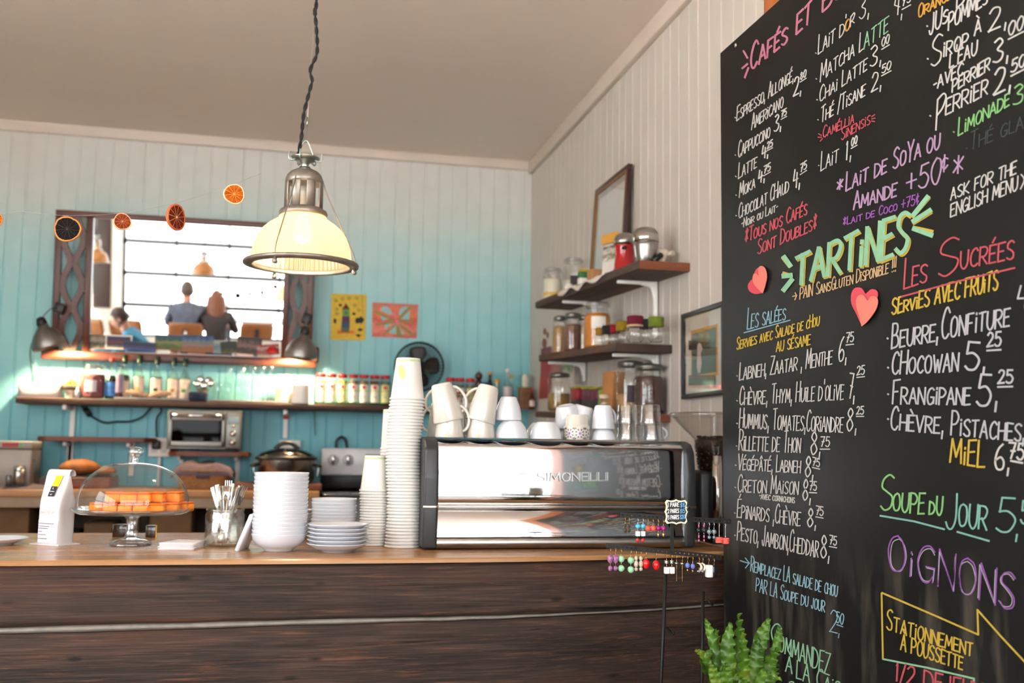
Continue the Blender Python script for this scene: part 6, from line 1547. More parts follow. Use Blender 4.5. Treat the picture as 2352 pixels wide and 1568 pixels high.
# jars with clip lids
def clip_jar(loc, R, H, fill, fm, lab, cat='jar', group=None, label_m=None, neck=.8, name='clip_jar', square=False, lid=True, lid_m=None):
    r = thing(name, lab, cat, loc, (0, 0, 0), group)
    nk = R * neck; hs_ = H * .80
    rip = (lambda a, z: (1 + .08 * abs(math.cos(2 * a)) ** 4) if z < H * .72 else 1) if square else None
    pr = [(0, .004), (R * .82, .004), (R * .96, R * .12), (R, R * .3), (R, H * .62), (R * .95, H * .70), (nk, hs_), (nk, H * .86), (nk * 1.07, H * .87), (nk * 1.07, H * .90)]
    gl_ = MB().lathe(pr, 40, ripple=rip).build('glass', clear, r)
    if fill:
        hh = H * fill; fpr = [(0, .007), (R * .80, .007), (R * .93, R * .15), (R * .965, R * .32)]
        if hh < H * .62: fpr += [(R * .965, hh), (0, hh + R * .05)]
        else: fpr += [(R * .965, H * .62), (R * .9, H * .7), (R * .8, hh), (0, hh + R * .04)]
        MB().lathe(fpr, 36, ripple=rip).build('contents', fm, r)
    if lid:
        MB().lathe([(nk * 1.09, H * .895), (nk * 1.13, H * .91), (nk * 1.13, H * .945), (nk * 1.05, H * .975), (nk * .5, H), (0, H)], 32).build('lid', lid_m or thin_glass('lid_glass', (.86, .88, .87), 1.55, base=.1), r)
        c = MB(); c.tube(arc_pts((0, 0), nk * 1.1, 0, 2 * PI, 28, H * .885), .0016, 6)
        c.tube(smooth_path([(-nk * 1.12, 0, H * .88), (-nk * 1.3, -.004, H * .80), (-nk * 1.22, -.006, H * .70), (-nk * 1.12, 0, H * .76)], 5), .0015, 6)
        c.tube(smooth_path([(nk * 1.12, 0, H * .88), (nk * 1.28, 0, H * .92), (nk * 1.15, 0, H * .97)], 5), .0015, 6)
        c.build('wire_clip', steel, r)
    if label_m:
        rad = R * (1.08 if square else 1.0) + .0012
        MB().lathe([(rad, H * .2), (rad, H * .52)], 14, arc=(-PI / 2 - .55, -PI / 2 + .45)).build('label', label_m, r)
    return r
petals = mat('dried_petals', (150, 78, 84), rough=.8, var=.5, scale=140, bump=.6)
clip_jar(sp(213, .06), 24 * KS, 80 * KS, .66, petals, 'clip top glass jar of dried pink petals on the back shelf', label_m=mat('grey_label', (196, 190, 198), rough=.6), square=True)
# bottles
def bottle(loc, R, H, lab, glass=None, fill=None, fm=None, cap=None, label_m=None, lz=(.1, .5), neck_r=.3, shoulder=.62, cap_h=.14, name='bottle', group=None, logo=None, sticker=True):
    r = thing(name, lab, 'bottle', loc, (0, 0, 0), group)
    nr = R * neck_r
    pr = [(0, .003), (R * .9, .001), (R, R * .15), (R, H * (shoulder - .10)), (R * .93, H * (shoulder - .03)), (R * .62, H * (shoulder + .08)), (nr * 1.15, H * (shoulder + .17)), (nr, H * (shoulder + .22)), (nr, H * .96), (nr * 1.15, H * .965), (nr * 1.15, H), (0, H)]
    MB().lathe(pr, 28).build('glass', glass or thin_glass('bottle_glass', (.88, .93, .91), base=.07), r)
    if fill:
        fp = [(0, .006), (R * .86, .006), (R * .94, R * .2)] + ([(R * .94, H * fill), (0, H * fill)] if fill < shoulder - .08 else [(R * .94, H * (shoulder - .10)), (R * .86, H * (shoulder - .03)), (R * .55, H * fill), (0, H * fill)])
        MB().lathe(fp, 24).build('liquid', fm, r)
    if cap: MB().lathe([(nr * 1.3, H * (1 - cap_h)), (nr * 1.4, H * (1 - cap_h) + .004), (nr * 1.4, H * 1.0), (nr * 1.2, H * 1.005), (0, H * 1.006)], 20).build('cap', cap, r)
    if label_m:
        lb = MB().lathe([(R + .0012, H * lz[0]), (R + .0012, H * lz[1])], 18, arc=(-PI / 2 - 1.2, -PI / 2 + 1.2)).build('label', label_m, r)
        if logo: MB().box((0, -R - .0025, H * (lz[0] * .6 + lz[1] * .4)), (R * .7, .001, R * .55), bev=.0004).build('logo_mark', logo, lb)
    return r
green_foil = mat('green_foil', (40, 66, 50), rough=.35, metal=.3)
cream_l = mat('cream_label', (226, 208, 192), rough=.7, var=.05, scale=40)
syrup_d = mat('dark_red_syrup', (52, 14, 18), rough=.15); syrup_c = mat('clear_syrup', (214, 206, 188), rough=.2)
bottle(sp(254, .05), 12.5 * KS, 94 * KS, 'dark soda bottle with a red cap and blue label on the back shelf', None, .58, mat('cola', (24, 14, 14), rough=.15), mat('red_cap', (206, 34, 34), rough=.35), mat('blue_label', (60, 124, 196), rough=.5, var=.35, scale=40), (.08, .42), .36, .5, .06)
bottle(sp(283, .09), 13.5 * KS, 104 * KS, 'tall syrup bottle of dark red liquid left of the clear syrup bottles', None, .56, syrup_d, green_foil, cream_l, (.08, .42), .3, .56, .2, 'syrup_bottle', 'syrup bottles on the back shelf')
bottle(sp(274, .0), 8 * KS, 76 * KS, 'slim violet bottle in front of the dark red syrup bottle', None, .6, mat('violet_liquid', (96, 60, 84), rough=.2), None, mat('mauve_label', (150, 130, 160), rough=.6, var=.2), (.2, .75), .6, .8, .1, 'slim_bottle')
for px, t, lg, lab, dk in ((317, 806, (206, 186, 90), 'clear syrup bottle with a yellowish mark, first of the four pale ones', False), (358, 808, (70, 74, 66), 'syrup bottle with a black mark and dark fill on the back shelf', True), (397, 810, (206, 120, 80), 'syrup bottle with an orange mark on the back shelf', False), (423, 811, (86, 156, 60), 'syrup bottle with a green mark, rightmost of the syrups', False)):
    bottle(sp(px, .10), 13.2 * KS, (911 - t) * KS, lab, None, .5 if not dk else .52, syrup_c if not dk else mat('brown_syrup', (60, 36, 26), rough=.2), green_foil, cream_l, (.08, .5), .3, .56, .19, 'syrup_bottle', 'syrup bottles on the back shelf', mat('logo_%d' % px, lg, rough=.6))
# trays
def tray(x0, x1, lab, m, h=.013, d=.2, y0=-.02):
    a, b = sp(x0, y0), sp(x1, y0); o = MB(); w = b.x - a.x
    o.box((w / 2, d / 2, .003), (w, d, .006)); 
    for c, s_ in (((w / 2, .003, h / 2), (w, .006, h)), ((w / 2, d - .003, h / 2), (w, .006, h)), ((.003, d / 2, h / 2), (.006, d, h)), ((w - .003, d / 2, h / 2), (.006, d, h))): o.box(c, s_, bev=.001)
    o = o.build('tray', m, loc=a); tag(o, lab, 'tray'); return o
# paper bread bags lying on the tray
def bag(px0, px1, py, lab, rz, seed):
    a, b = sp(px0, .0), sp(px1, .0); L_ = (b.x - a.x); mb = MB(); rows = []
    for i in range(13):
        t = i / 12; r0 = .026 * (1 - .55 * abs(t - .45) ** 1.2 * 1.6)
        rows.append([(L_ * (t - .5), r0 * math.cos(2 * PI * j / 14) * 1.2, .014 + r0 * .72 + r0 * .72 * math.sin(2 * PI * j / 14) + .002 * math.sin(j * 5 + i * 3 + seed)) for j in range(14)])
    mb.grid(rows, closed=True); mb.poly(rows[0][::-1]); mb.poly(rows[-1])
    o = mb.build('paper_bag', mat('kraft_wrap', (196, 158, 130), rough=.7, var=.2, scale=50, bump=.3), loc=((a.x + b.x) / 2, SFY + .03, shz + .004), rot=(0, rz, 0)); tag(o, lab, 'paper bag', 'paper bread bags on the back shelf')
bag(288, 346, 895, 'crumpled brown paper bag sloping down right before the syrup bottles', .18, 1)
bag(342, 396, 895, 'crumpled brown paper bag sloping up right before the syrup bottles', -.22, 2)
o = tray(262, 438, 'white shelf tray under the syrup bottles', mat('matte_white_plastic', 0), .011, .06, -.03)
o = tray(482, 664, 'white shelf tray under the water glasses', mat('matte_white_plastic', 0), .011, .22, -.03)
# spoons in a cup
p = sp(465, .07); r = thing('utensil_cup', 'steel cup of round spoons on the back shelf', 'utensil cup', p)
MB().lathe([(0, 0), (11 * KS, 0), (13 * KS, 30 * KS), (12 * KS, 30 * KS), (10.5 * KS, .004), (0, .004)], 28).build('cup', steel, r)
for i, (dx, dz, dy) in enumerate(((-12, 42, 0), (-6, 52, 6), (4, 38, -6), (12, 50, 4), (18, 44, 0), (-2, 46, 10))):
    o = MB(); o.ball((dx * KS, dy * KS, dz * KS), 9 * KS, sc=(1, .35, 1.0), seg=14, rings=8); o.tube([(dx * KS, dy * KS, (dz - 8) * KS), (dx * .3 * KS, dy * .3 * KS, 4 * KS)], .002, 6)
    o = o.build('measuring_spoon', chrome, loc=p); tag(o, 'round steel spoon in the utensil cup, ' + ('far left', 'rear left', 'front centre', 'rear right', 'far right', 'rear centre')[i], 'spoon', 'spoons in the utensil cup')
p = sp(456, -.005); o = MB().box((0, 0, 10.5 * KS), (42 * KS, .07, 21 * KS), bev=.012, seg=3).build('navy_pouch', mat('navy_cloth', (24, 32, 60), rough=.8, var=.15), loc=(p.x, p.y - .012, shz)); tag(o, 'folded navy cloth pouch hanging over the edge of the back shelf', 'pouch')
# water glasses
def wg():
    R, r_, h = 11.5 * KS, 10 * KS, 42 * KS
    return MB().lathe([(R - .002, 0), (R, .001), (r_, h - .002), (r_ - .001, h), (0, h)], 24).build('water_glass', thin_glass('water_glass', (.93, .97, .96), 1.5, base=.04))
wgl = None
for i, px in enumerate((500, 524, 547, 570, 593, 614, 634)):
    if wgl is None: wgl = o = wg()
    else: o = wgl.copy(); COL.objects.link(o)
    o.location = sp(px, .06) + Vector((0, 0, .006)); tag(o, 'clear water glass upside down in the bottom row, ' + ordinal(i) + ' from the left', 'glass', 'water glasses on the back shelf')
for i, px in enumerate((526, 553, 580, 600, 619)):
    o = wgl.copy(); COL.objects.link(o); o.location = sp(px, .065) + Vector((0, 0, 42.5 * KS + .006)); tag(o, 'clear water glass upside down in the top row, ' + ordinal(i) + ' from the left', 'glass', 'water glasses on the back shelf')
# small paper cups stacked
p = sp(653, .07)
for i in range(11):
    if i == 0:
        R, rb_, h = 20 * KS, 13 * KS, 34 * KS
        sc = o = MB().lathe(cup_prof(R, rb_, h)[1:], 28).build('small_paper_cup', mat('cream_paper_cup', (240, 224, 200), rough=.8))
    else: o = sc.copy(); COL.objects.link(o)
    o.location = p + Vector((0, 0, .007 + i * 3.1 * KS)); tag(o, 'small cream paper cup upside down under the right lamp, ' + ('topmost' if i == 10 else ordinal(10 - i) + ' from the top'), 'paper cup', 'small paper cups on the back shelf')
# paper filters
p = sp(690, .0)
for i in range(12):
    if i == 0:
        mb = MB(); mb.lathe([(18 * KS, 0), (21 * KS, 4 * KS), (20.5 * KS, 4.2 * KS), (17.5 * KS, .4 * KS), (0, .4 * KS)], 28); fl = o = mb.build('coffee_filter', mat('lid_white', (222, 220, 224), rough=.5))
    else: o = fl.copy(); COL.objects.link(o)
    o.location = p + Vector((0, -.008, i * 3.6 * KS)); tag(o, 'white paper filter in the pile at the shelf edge, ' + ('topmost' if i == 11 else ordinal(11 - i) + ' from the top'), 'coffee filter', 'coffee filters on the back shelf')
# spice jars
spice_top = [(206, 150, 70), (190, 190, 150), (150, 140, 60), (140, 110, 90), (140, 108, 88), (120, 72, 34), (110, 130, 110)]
redlid = mat('red_lid', (186, 24, 34), rough=.35); grn = mat('green_line', (160, 190, 60), rough=.6); rdot = mat('red_dot', (220, 70, 74), rough=.6); lab_w = mat('white_label', (236, 228, 220), rough=.6, var=.03); lab_y = mat('pale_green_label', (222, 222, 160), rough=.6)
def spice(loc, R, H, content, lab, group, lm=None):
    r = thing('spice_jar', lab, 'spice jar', loc, (0, 0, 0), group)
    rip = lambda a, z: 1 + .07 * abs(math.cos(2 * a)) ** 3
    MB().lathe([(0, .002), (R * .9, .002), (R * .95, .008), (R * .95, H * .82), (R * .85, H * .86), (R * .85, H * .9)], 24, ripple=rip).build('glass', clear, r)
    MB().lathe([(0, .004), (R * .91, .004), (R * .93, H * .78), (0, H * .75)], 24, ripple=rip).build('contents', content, r)
    MB().lathe([(R * .95, H * .88), (R * 1.0, H * .89), (R * 1.0, H * .985), (R * .94, H), (0, H)], 24).build('lid', redlid, r)
    rad = R * 1.04
    lb = MB().lathe([(rad, H * .04), (rad, H * .66)], 10, arc=(-PI / 2 - 1.1, -PI / 2 + 1.1)).build('label', lm or lab_w, r)
    MB().lathe([(rad + .001, H * .43), (rad + .001, H * .455)], 10, arc=(-PI / 2 - 1.1, -PI / 2 + 1.1)).build('green_stripe', grn, lb)
    MB().ball((0, -rad - .0005, H * .56), R * .42, sc=(1, .06, 1), seg=14, rings=8).build('red_badge', rdot, lb)
    mb = MB(); mb.box((0, -rad - .0008, H * .25), (R * .7, .001, H * .012)); mb.box((R * .1, -rad - .0008, H * .21), (R * .5, .001, H * .012)); mb.build('print_lines', mat('brown_print', (150, 110, 84), rough=.7), lb)
    return r
for i, px in enumerate((737, 761, 786, 811, 835, 860, 884)):
    c_ = mat('spice_%d' % i, spice_top[i], rough=.8, var=.25, scale=120)
    spice(sp(px, .05) + Vector((0, 0, .012)), 11.3 * KS, 69 * KS, c_, 'red lidded spice jar on the green tray, ' + ordinal(i) + ' from the left', 'spice jars in a row on the green tray', lab_y if i in (2, 6) else None)
o = tray(724, 897, 'dark green tray under the row of spice jars', mat('green_plastic', (28, 74, 36), rough=.4), .011, .12, -.015)
for i, px in enumerate((1034, 1056, 1080)):
    spice(sp(px, .08), 11.3 * KS, 74 * KS, mat('spice_b%d' % i, ((120, 140, 120), (120, 130, 110), (110, 126, 104))[i], rough=.8, var=.25, scale=120), 'red lidded spice jar right of the fan, ' + ordinal(i) + ' from the left', 'spice jars right of the fan', lab_y if i == 2 else None)
for i, px in enumerate((1050, 1069)):
    spice(sp(px, .0), 8.5 * KS, 38 * KS, mat('spice_c%d' % i, ((90, 50, 40), (110, 40, 36))[i], rough=.8, var=.25, scale=120), 'short red lidded spice jar before the taller ones, ' + ('left one', 'right one')[i], 'short spice jars right of the fan')
# pepper mill
p = sp(1099, .08); r = thing('pepper_mill', 'dark wooden pepper mill on the back shelf', 'pepper mill', p)
mw = wood('mill_wood', (48, 20, 12), (76, 32, 18), (96, 44, 26), axis=2, scale=2, rough=.2, bump=.05)
MB().lathe([(0, 0), (10 * KS, 0), (10 * KS, 6 * KS), (7.5 * KS, 20 * KS), (6.5 * KS, 40 * KS), (8 * KS, 62 * KS), (6.5 * KS, 70 * KS), (0, 71 * KS)], 24).build('body', mw, r)
MB().lathe([(0, 71 * KS), (5 * KS, 71 * KS), (9 * KS, 76 * KS), (9.6 * KS, 83 * KS), (6 * KS, 89 * KS), (0, 90 * KS)], 24).build('head', mw, r)
MB().ball((0, 0, 92.5 * KS), 3 * KS, seg=12, rings=8).build('knob', chrome, r)
bottle(sp(1125, .12), 10 * KS, 92 * KS, 'dark bottle with a tan cork right of the pepper mill', thin_glass('dark_glass', (.24, .22, .18), 1.5, base=.05), .5, mat('cola', 0), mat('cork', (196, 150, 96), rough=.7), None, (.1, .4), .4, .6, .07)
p = sp(1112, .03); r = thing('blue_tin', 'blue tin on the back shelf behind the mugs', 'tin', p)
MB().lathe([(0, 0), (12 * KS, 0), (12 * KS, 56 * KS), (0, 56 * KS)], 28).build('body', mat('blue_tin', (34, 60, 130), rough=.35, var=.2, scale=30), r); MB().lathe([(12.5 * KS, 54 * KS), (12.5 * KS, 62 * KS), (11 * KS, 63 * KS), (0, 63 * KS)], 28).build('lid', mat('blue_lid', (22, 50, 120), rough=.35), r)
bottle(sp(1141, .06), 6 * KS, 72 * KS, 'narrow oil bottle with a yellow cap on the back shelf', None, .5, mat('olive_oil', (120, 120, 70), rough=.15), mat('yellow_cap', (222, 162, 40), rough=.4), None, (.1, .4), .7, .7, .12)
bottle(sp(1165, .08), 11.5 * KS, 100 * KS, 'clear liquor bottle with a white cap near the wall corner', None, .0, None, mat('white_cap', (226, 210, 206), rough=.5), mat('pale_label', (206, 196, 196), rough=.5), (.12, .56), .3, .6, .09)
bottle(sp(1174, .15), 7 * KS, 88 * KS, 'slim bottle with a yellow cap behind the clear liquor bottle', None, .4, mat('olive_oil', 0), mat('yellow_cap', 0), None, (.1, .4), .5, .65, .08)
p = sp(1206, .07); r = thing('candle_glass', 'tall glass hurricane with a white candle near the wall corner', 'candle holder', p)
MB().lathe([(0, .003), (17 * KS, .003), (17.5 * KS, 88 * KS), (17 * KS, 88 * KS)], 32).build('glass', clear, r)
MB().lathe([(0, .005), (4 * KS, .005), (4 * KS, 46 * KS), (8.5 * KS, 60 * KS), (8.5 * KS, 80 * KS), (5 * KS, 88 * KS), (0, 89 * KS)], 24).build('candle', mat('candle_wax', (236, 226, 206), rough=.4), r)
p = sp(1206, .015); o = MB().box((0, 0, 27 * KS), (32 * KS, .05, 54 * KS), bev=.003).build('brown_box', mat('kraft_box', (122, 84, 58), rough=.7, var=.3, scale=30), loc=(p.x, p.y + .0, shz)); tag(o, 'brown patterned box before the candle glass', 'box')
bottle(sp(1222, -.03), 7 * KS, 50 * KS, 'small hot sauce bottle with a red cap at the shelf end', thin_glass('amber', (.7, .3, .12), 1.5, base=.04), .5, mat('hot_sauce', (176, 66, 22), rough=.2), mat('red_cap', 0), mat('diamond_label', (226, 206, 190), rough=.6), (.14, .42), .4, .6, .1, 'sauce_bottle')
# ---- fan
p = sp(961, .13); fz = PY(961, 842, p.y).z - shz; kf = mpp(p); r = thing('desk_fan', 'black desk fan with a round wire cage on the back shelf', 'fan', p, (0, 0, -.12))
Rf = 56 * kf; Mf = Matrix.Translation((0, 0, fz)) @ Matrix.Rotation(PI / 2, 4, 'X')
cage = MB()
for rad, yy in ((Rf, -.03), (Rf, .03), (Rf * .2, -.05), (Rf * .6, -.047)):
    cage.tube([(rad * math.cos(2 * PI * i / 40), yy, fz + rad * math.sin(2 * PI * i / 40)) for i in range(41)], .004 if rad == Rf else .0015, 6)
for i in range(44):
    a = 2 * PI * i / 44
    cage.tube([(Rf * .2 * math.cos(a), -.05, fz + Rf * .2 * math.sin(a)), (Rf * .7 * math.cos(a + .25), -.047, fz + Rf * .7 * math.sin(a + .25)), (Rf * math.cos(a + .4), -.03, fz + Rf * math.sin(a + .4)), (Rf * math.cos(a + .4), .03, fz + Rf * math.sin(a + .4)), (Rf * .5 * math.cos(a + .3), .06, fz + Rf * .5 * math.sin(a + .3))], .0013, 4)
cage.build('cage', black_m, r)
dkb = mat('dark_fan_blade', (44, 36, 34), rough=.4)
for i in range(4):
    a = PI / 2 + i * PI / 2 + .1; mb = MB(); rows = []
    for j in range(7):
        t = j / 6; rad = Rf * (.16 + .68 * t); w_ = .32 + .34 * math.sin(PI * min(1, t * .8 + .15))
        rows.append([(rad * math.cos(a + w_ * u), .012 * u - .004, fz + rad * math.sin(a + w_ * u)) for u in (-1, -.5, 0, .5, 1)])
    mb.grid(rows); mb.build('blade', dkb, r, solid=.002)
MB().lathe([(0, -.04), (Rf * .17, -.036), (Rf * .2, -.02), (Rf * .2, .03), (Rf * .3, .05), (Rf * .3, .13), (0, .14)], 28, M=Matrix.Translation((0, 0, fz)) @ Matrix.Rotation(-PI / 2, 4, 'X')).build('motor', black_p, r)
MB().tube([(0, .05, .012), (0, .05, fz - .02)], .012, 12).build('stem', black_p, r)
MB().lathe([(0, .016), (.05, .014), (.075, .004), (.075, 0), (0, 0)], 32).build('base', black_p, r, loc=(0, .03, 0))

# ================================================================== BELOW THE SHELF: outlets, cable, oven
def outlet(px0, py0, px1, py1, lab):
    a = PY(px0, py0, BWY - .02); b = PY(px1, py1, BWY - .02); r = thing('outlet_box', lab, 'outlet', ((a.x + b.x) / 2, BWY - .003, (a.z + b.z) / 2))
    w, h = b.x - a.x, a.z - b.z
    MB().box((0, -.02, 0), (w, .04, h), bev=.006).build('box', white_m, r)
    for sx in (-1, 1):
        MB().box((sx * w * .22, -.041, 0), (w * .3, .004, h * .62), bev=.002).build('socket', mat('socket_white', (214, 210, 204), rough=.4), r)
    return r, w, h
r, w, h = outlet(343, 1004, 390, 1049, 'white outlet box with a black plug left of the toaster oven')
MB().box((-w * .12, -.062, h * .12), (.045, .04, .05), bev=.008).build('plug', black_p, r)
MB().tube([(w * .02, -.012, -h / 2), (w * .02, -.012, -h / 2 - .2)], .009, 10).build('conduit', white_m, r)
outlet(642, 1010, 689, 1052, 'white outlet box behind the slow cooker lid')
cpts = [PY(x, y, BWY - .03) for x, y in ((186, 928), (196, 944), (212, 957), (240, 970), (268, 968), (300, 967), (328, 956), (350, 934), (366, 932), (370, 945), (360, 962), (360, 1000), (364, 1014))]
r = thing('extension_cable', 'dark cable looping along the teal wall under the shelf', 'cable', (0, 0, 0))
MB().tube(smooth_path(cpts, 8), .0055, 8).build('cable', mat('dark_green_cable', (26, 44, 46), rough=.5), r)
pa, pb_ = PY(194, 937, BWY - .035), PY(208, 955, BWY - .035)
MB().tube([pa, pb_], .016, 8).build('inline_socket', black_p, r)
MB().tube(smooth_path([PY(x, y, BWY - .05) for x, y in ((105, 924), (135, 930), (160, 927), (186, 928))], 6), .0045, 7).build('lamp_lead', black_p, r)

# toaster oven
OYF = BWY - .33; a = PY(386, 940, OYF); b = PY(545, 1030, OYF); OW = PY(553, 1000, OYF).x - a.x
r = thing('toaster_oven', 'brushed steel toaster oven with dark glass door on the wall shelf', 'toaster oven', (a.x, OYF, zo))
OH = a.z - zo - .012
for x in (.03, OW - .03): MB().lathe([(.012, 0), (.014, .014)], 12, cap0=True, cap1=True).build('foot', black_p, r, loc=(x, .04, 0))
for x in (.03, OW - .03): MB().lathe([(.012, 0), (.014, .014)], 12, cap0=True, cap1=True).build('foot', black_p, r, loc=(x, .26, 0))
ob = steel; dw = OW * .78
mb = MB(); t_ = .012
mb.box((OW / 2, .155, OH + .012 - .006), (OW, .31, .012), bev=.004); mb.box((OW / 2, .155, .02), (OW, .31, .012), bev=.004); mb.box((.006, .155, .012 + OH / 2), (.012, .31, OH), bev=.004); mb.box((OW - (OW - dw) / 2, .155, .012 + OH / 2), (OW - dw, .31, OH), bev=.006); mb.box((OW / 2, .3, OH / 2 + .012), (OW, .012, OH), bev=.003)
mb.build('housing', mat('oven_steel', (128, 126, 120), rough=.42, metal=.9, var=.05), r)
dr = MB(); z0, z1 = .03, OH
for c, s_ in (((dw / 2 + .005, -.008, z1 - .022), (dw - .012, .02, .05)), ((dw / 2 + .005, -.008, z0 + .012), (dw - .012, .02, .03)), ((.016, -.008, (z0 + z1) / 2), (.024, .02, z1 - z0)), ((dw - .008, -.008, (z0 + z1) / 2), (.018, .02, z1 - z0))): dr.box(c, s_, bev=.003)
door = dr.build('door', mat('oven_steel', 0), r)
MB().box((dw / 2 + .005, -.006, (z0 + z1) / 2 - .01), (dw - .03, .005, z1 - z0 - .06)).build('door_glass', thin_glass('oven_glass', (.30, .26, .22), 1.5, base=-.025), door)
MB().tube([(.03, -.045, z1 - .02), (dw - .02, -.045, z1 - .02)], .010, 12).build('door_handle', chrome, door)
mb = MB()
for i in range(14): mb.tube([(.03, .03 + i * .018, OH * .45), (dw - .02, .03 + i * .018, OH * .45)], .0018, 5)
mb.build('wire_rack', chrome, r)
MB().box((dw / 2, .15, OH * .5), (dw - .03, .24, OH * .86)).build('dark_cavity', mat('oven_cavity', (38, 26, 18), rough=.6, var=.2), r) if False else None
xk = dw + (OW - dw) * .5
MB().box((xk, -.001, OH * .80), (OW - dw - .03, .004, OH * .2), bev=.002).build('display', mat('grey_display', (150, 168, 172), rough=.3), r)
for z in (.62, .42, .2):
    MB().lathe([(0, -.022), (.016 if z < .6 else .009, -.02), (.018 if z < .6 else .010, 0)], 20, M=Matrix.Translation((xk, 0, OH * z + .01)) @ Matrix.Rotation(-PI / 2, 4, 'X')).build('knob', chrome, r)
mb = MB().box((dw * .5, .15, OH * .30), (dw * .7, .2, .05), bev=.02, seg=3); o = mb.build('loaf_pan', mat('dark_baked', (90, 56, 30), rough=.6, var=.3), loc=(a.x, OYF, zo)); tag(o, 'dark baked loaf inside the toaster oven', 'loaf')

# ================================================================== BACK WORKTOP
WZ = PY(450, 1122, BWY - .35).z; WF = BWY - .66
wy1 = PY(735, 1100, WF).x
wt = thing('back_worktop', 'long wooden worktop along the teal wall behind the counter', 'worktop', (0, 0, 0))
MB().box(((LWX + .05 + wy1) / 2, (WF + BWY) / 2 - .004, WZ - .018), (wy1 - LWX - .05, BWY - WF - .01, .036), bev=.004).build('top', wood('worktop_oak', (130, 84, 48), (164, 112, 66), (186, 138, 88), axis=0, scale=1.4, rough=.4), wt)
MB().box(((LWX + .05 + wy1) / 2, WF + .03, WZ - .062), (wy1 - LWX - .05, .03, .052)).build('apron', mat('apron_wood', (150, 128, 104), rough=.6, var=.1), wt)
for x in (-2.9, -1.75, -.75, wy1 - .06):
    for y in (WF + .05, BWY - .08): MB().box((x, y, (WZ - .04) / 2), (.06, .06, WZ - .04), bev=.004).build('leg', mat('worktop_leg', (90, 70, 52), rough=.6), wt)
MB().box(((LWX + wy1) / 2, BWY - .03, WZ / 2 - .02), (wy1 - LWX - .12, .03, WZ - .06)).build('shade_board', mat('under_shade', (78, 58, 42), rough=.7, var=.15), wt)  # added dark panel: its colour stands in for shade under the worktop
MB().box(((LWX + wy1) / 2, WF + .36, .6175), (wy1 - LWX - .2, .5, .025)).build('lower_shelf', mat('under_shelf_wood', (96, 74, 54), rough=.6, var=.1), wt)
def wp_(px, d): p = PY(px, 1110, BWY - d); return Vector((p.x, BWY - d, WZ))
# steel slicer / scale box left
p = wp_(18, .34); k_ = mpp(p); r = thing('steel_appliance', 'grey steel kitchen appliance with a red and green sticker at the left edge', 'appliance', p)
Hh = PY(40, 1013, BWY - .40).z - WZ
MB().box((0, 0, Hh * .42), (118 * k_, .24, Hh * .84), bev=.008).build('body', mat('dull_steel', (136, 126, 118), rough=.45, metal=.6, var=.06), r)
MB().box((0, -.004, Hh * .92), (120 * k_, .26, Hh * .17), bev=.01).build('top_cover', mat('grey_cover', (150, 146, 138), rough=.45), r)
MB().box((14 * k_, -.136, Hh * .92), (34 * k_, .003, 9 * k_)).build('red_lettering', mat('red_sticker', (170, 50, 64), rough=.6, var=.3, scale=300), r); MB().box((36 * k_, -.136, Hh * .92), (7 * k_, .003, 7 * k_)).build('green_sticker', mat('green_sticker', (110, 170, 110), rough=.6), r)
def canister(px, d, w, h, m, lab, lid=True):
    p = wp_(px, d); k = mpp(p); r = thing('canister', lab, 'canister', p)
    MB().lathe([(0, 0), (w * k / 2, 0), (w * k / 2, h * k * .85), (w * k * .45, h * k * .88), (0, h * k * .88)], 28).build('body', m, r)
    if lid: MB().lathe([(w * k * .52, h * k * .86), (w * k * .52, h * k * .96), (w * k * .4, h * k), (0, h * k)], 28).build('lid', chrome, r)
    return r
canister(42, .52, 24, 52, steel, 'polished steel shaker in front of the grey appliance')
canister(60, .40, 30, 66, steel, 'taller polished steel canister beside the grey appliance')
canister(70, .30, 14, 60, mat('amber_bottle', (96, 52, 24), rough=.2), 'brown canister at the right of the steel shakers')
canister(20, .56, 14, 36, thin_glass('smoked', (.5, .5, .5), 1.5, base=.06), 'small smoked glass canister at the far left of the worktop', False)
def cloth(px, d, w, dd, h, m, lab, seed, z=0):
    p = wp_(px, d); k = mpp(p); mb = MB(); n = 16; rows = []
    for j in range(n + 1):
        v = j / n * 2 - 1
        rows.append([(w * k / 2 * (i / n * 2 - 1), dd / 2 * v, max(.0, h * k * (1 - (i / n * 2 - 1) ** 4) * (1 - v ** 4) * (.6 + .55 * noise.noise((i * .22 + seed, j * .25, seed * 3.1))))) for i in range(n + 1)])
    mb.grid(rows); mb.poly([q for q in [rows[0][0], rows[0][-1], rows[-1][-1], rows[-1][0]]][::-1])
    o = mb.build('cloth', m, loc=p + Vector((0, 0, z))); tag(o, lab, 'cloth'); return o
greycl = mat('grey_cloth', (92, 82, 88), rough=.9, var=.2, scale=40)
cloth(60, .45, 110, .3, 14, greycl, 'rumpled grey cloth lying under the steel shakers', 1)
cloth(118, .22, 70, .12, 34, mat('charcoal_cloth', (62, 56, 64), rough=.9, var=.2), 'dark cloth heap left of the bread', 6)
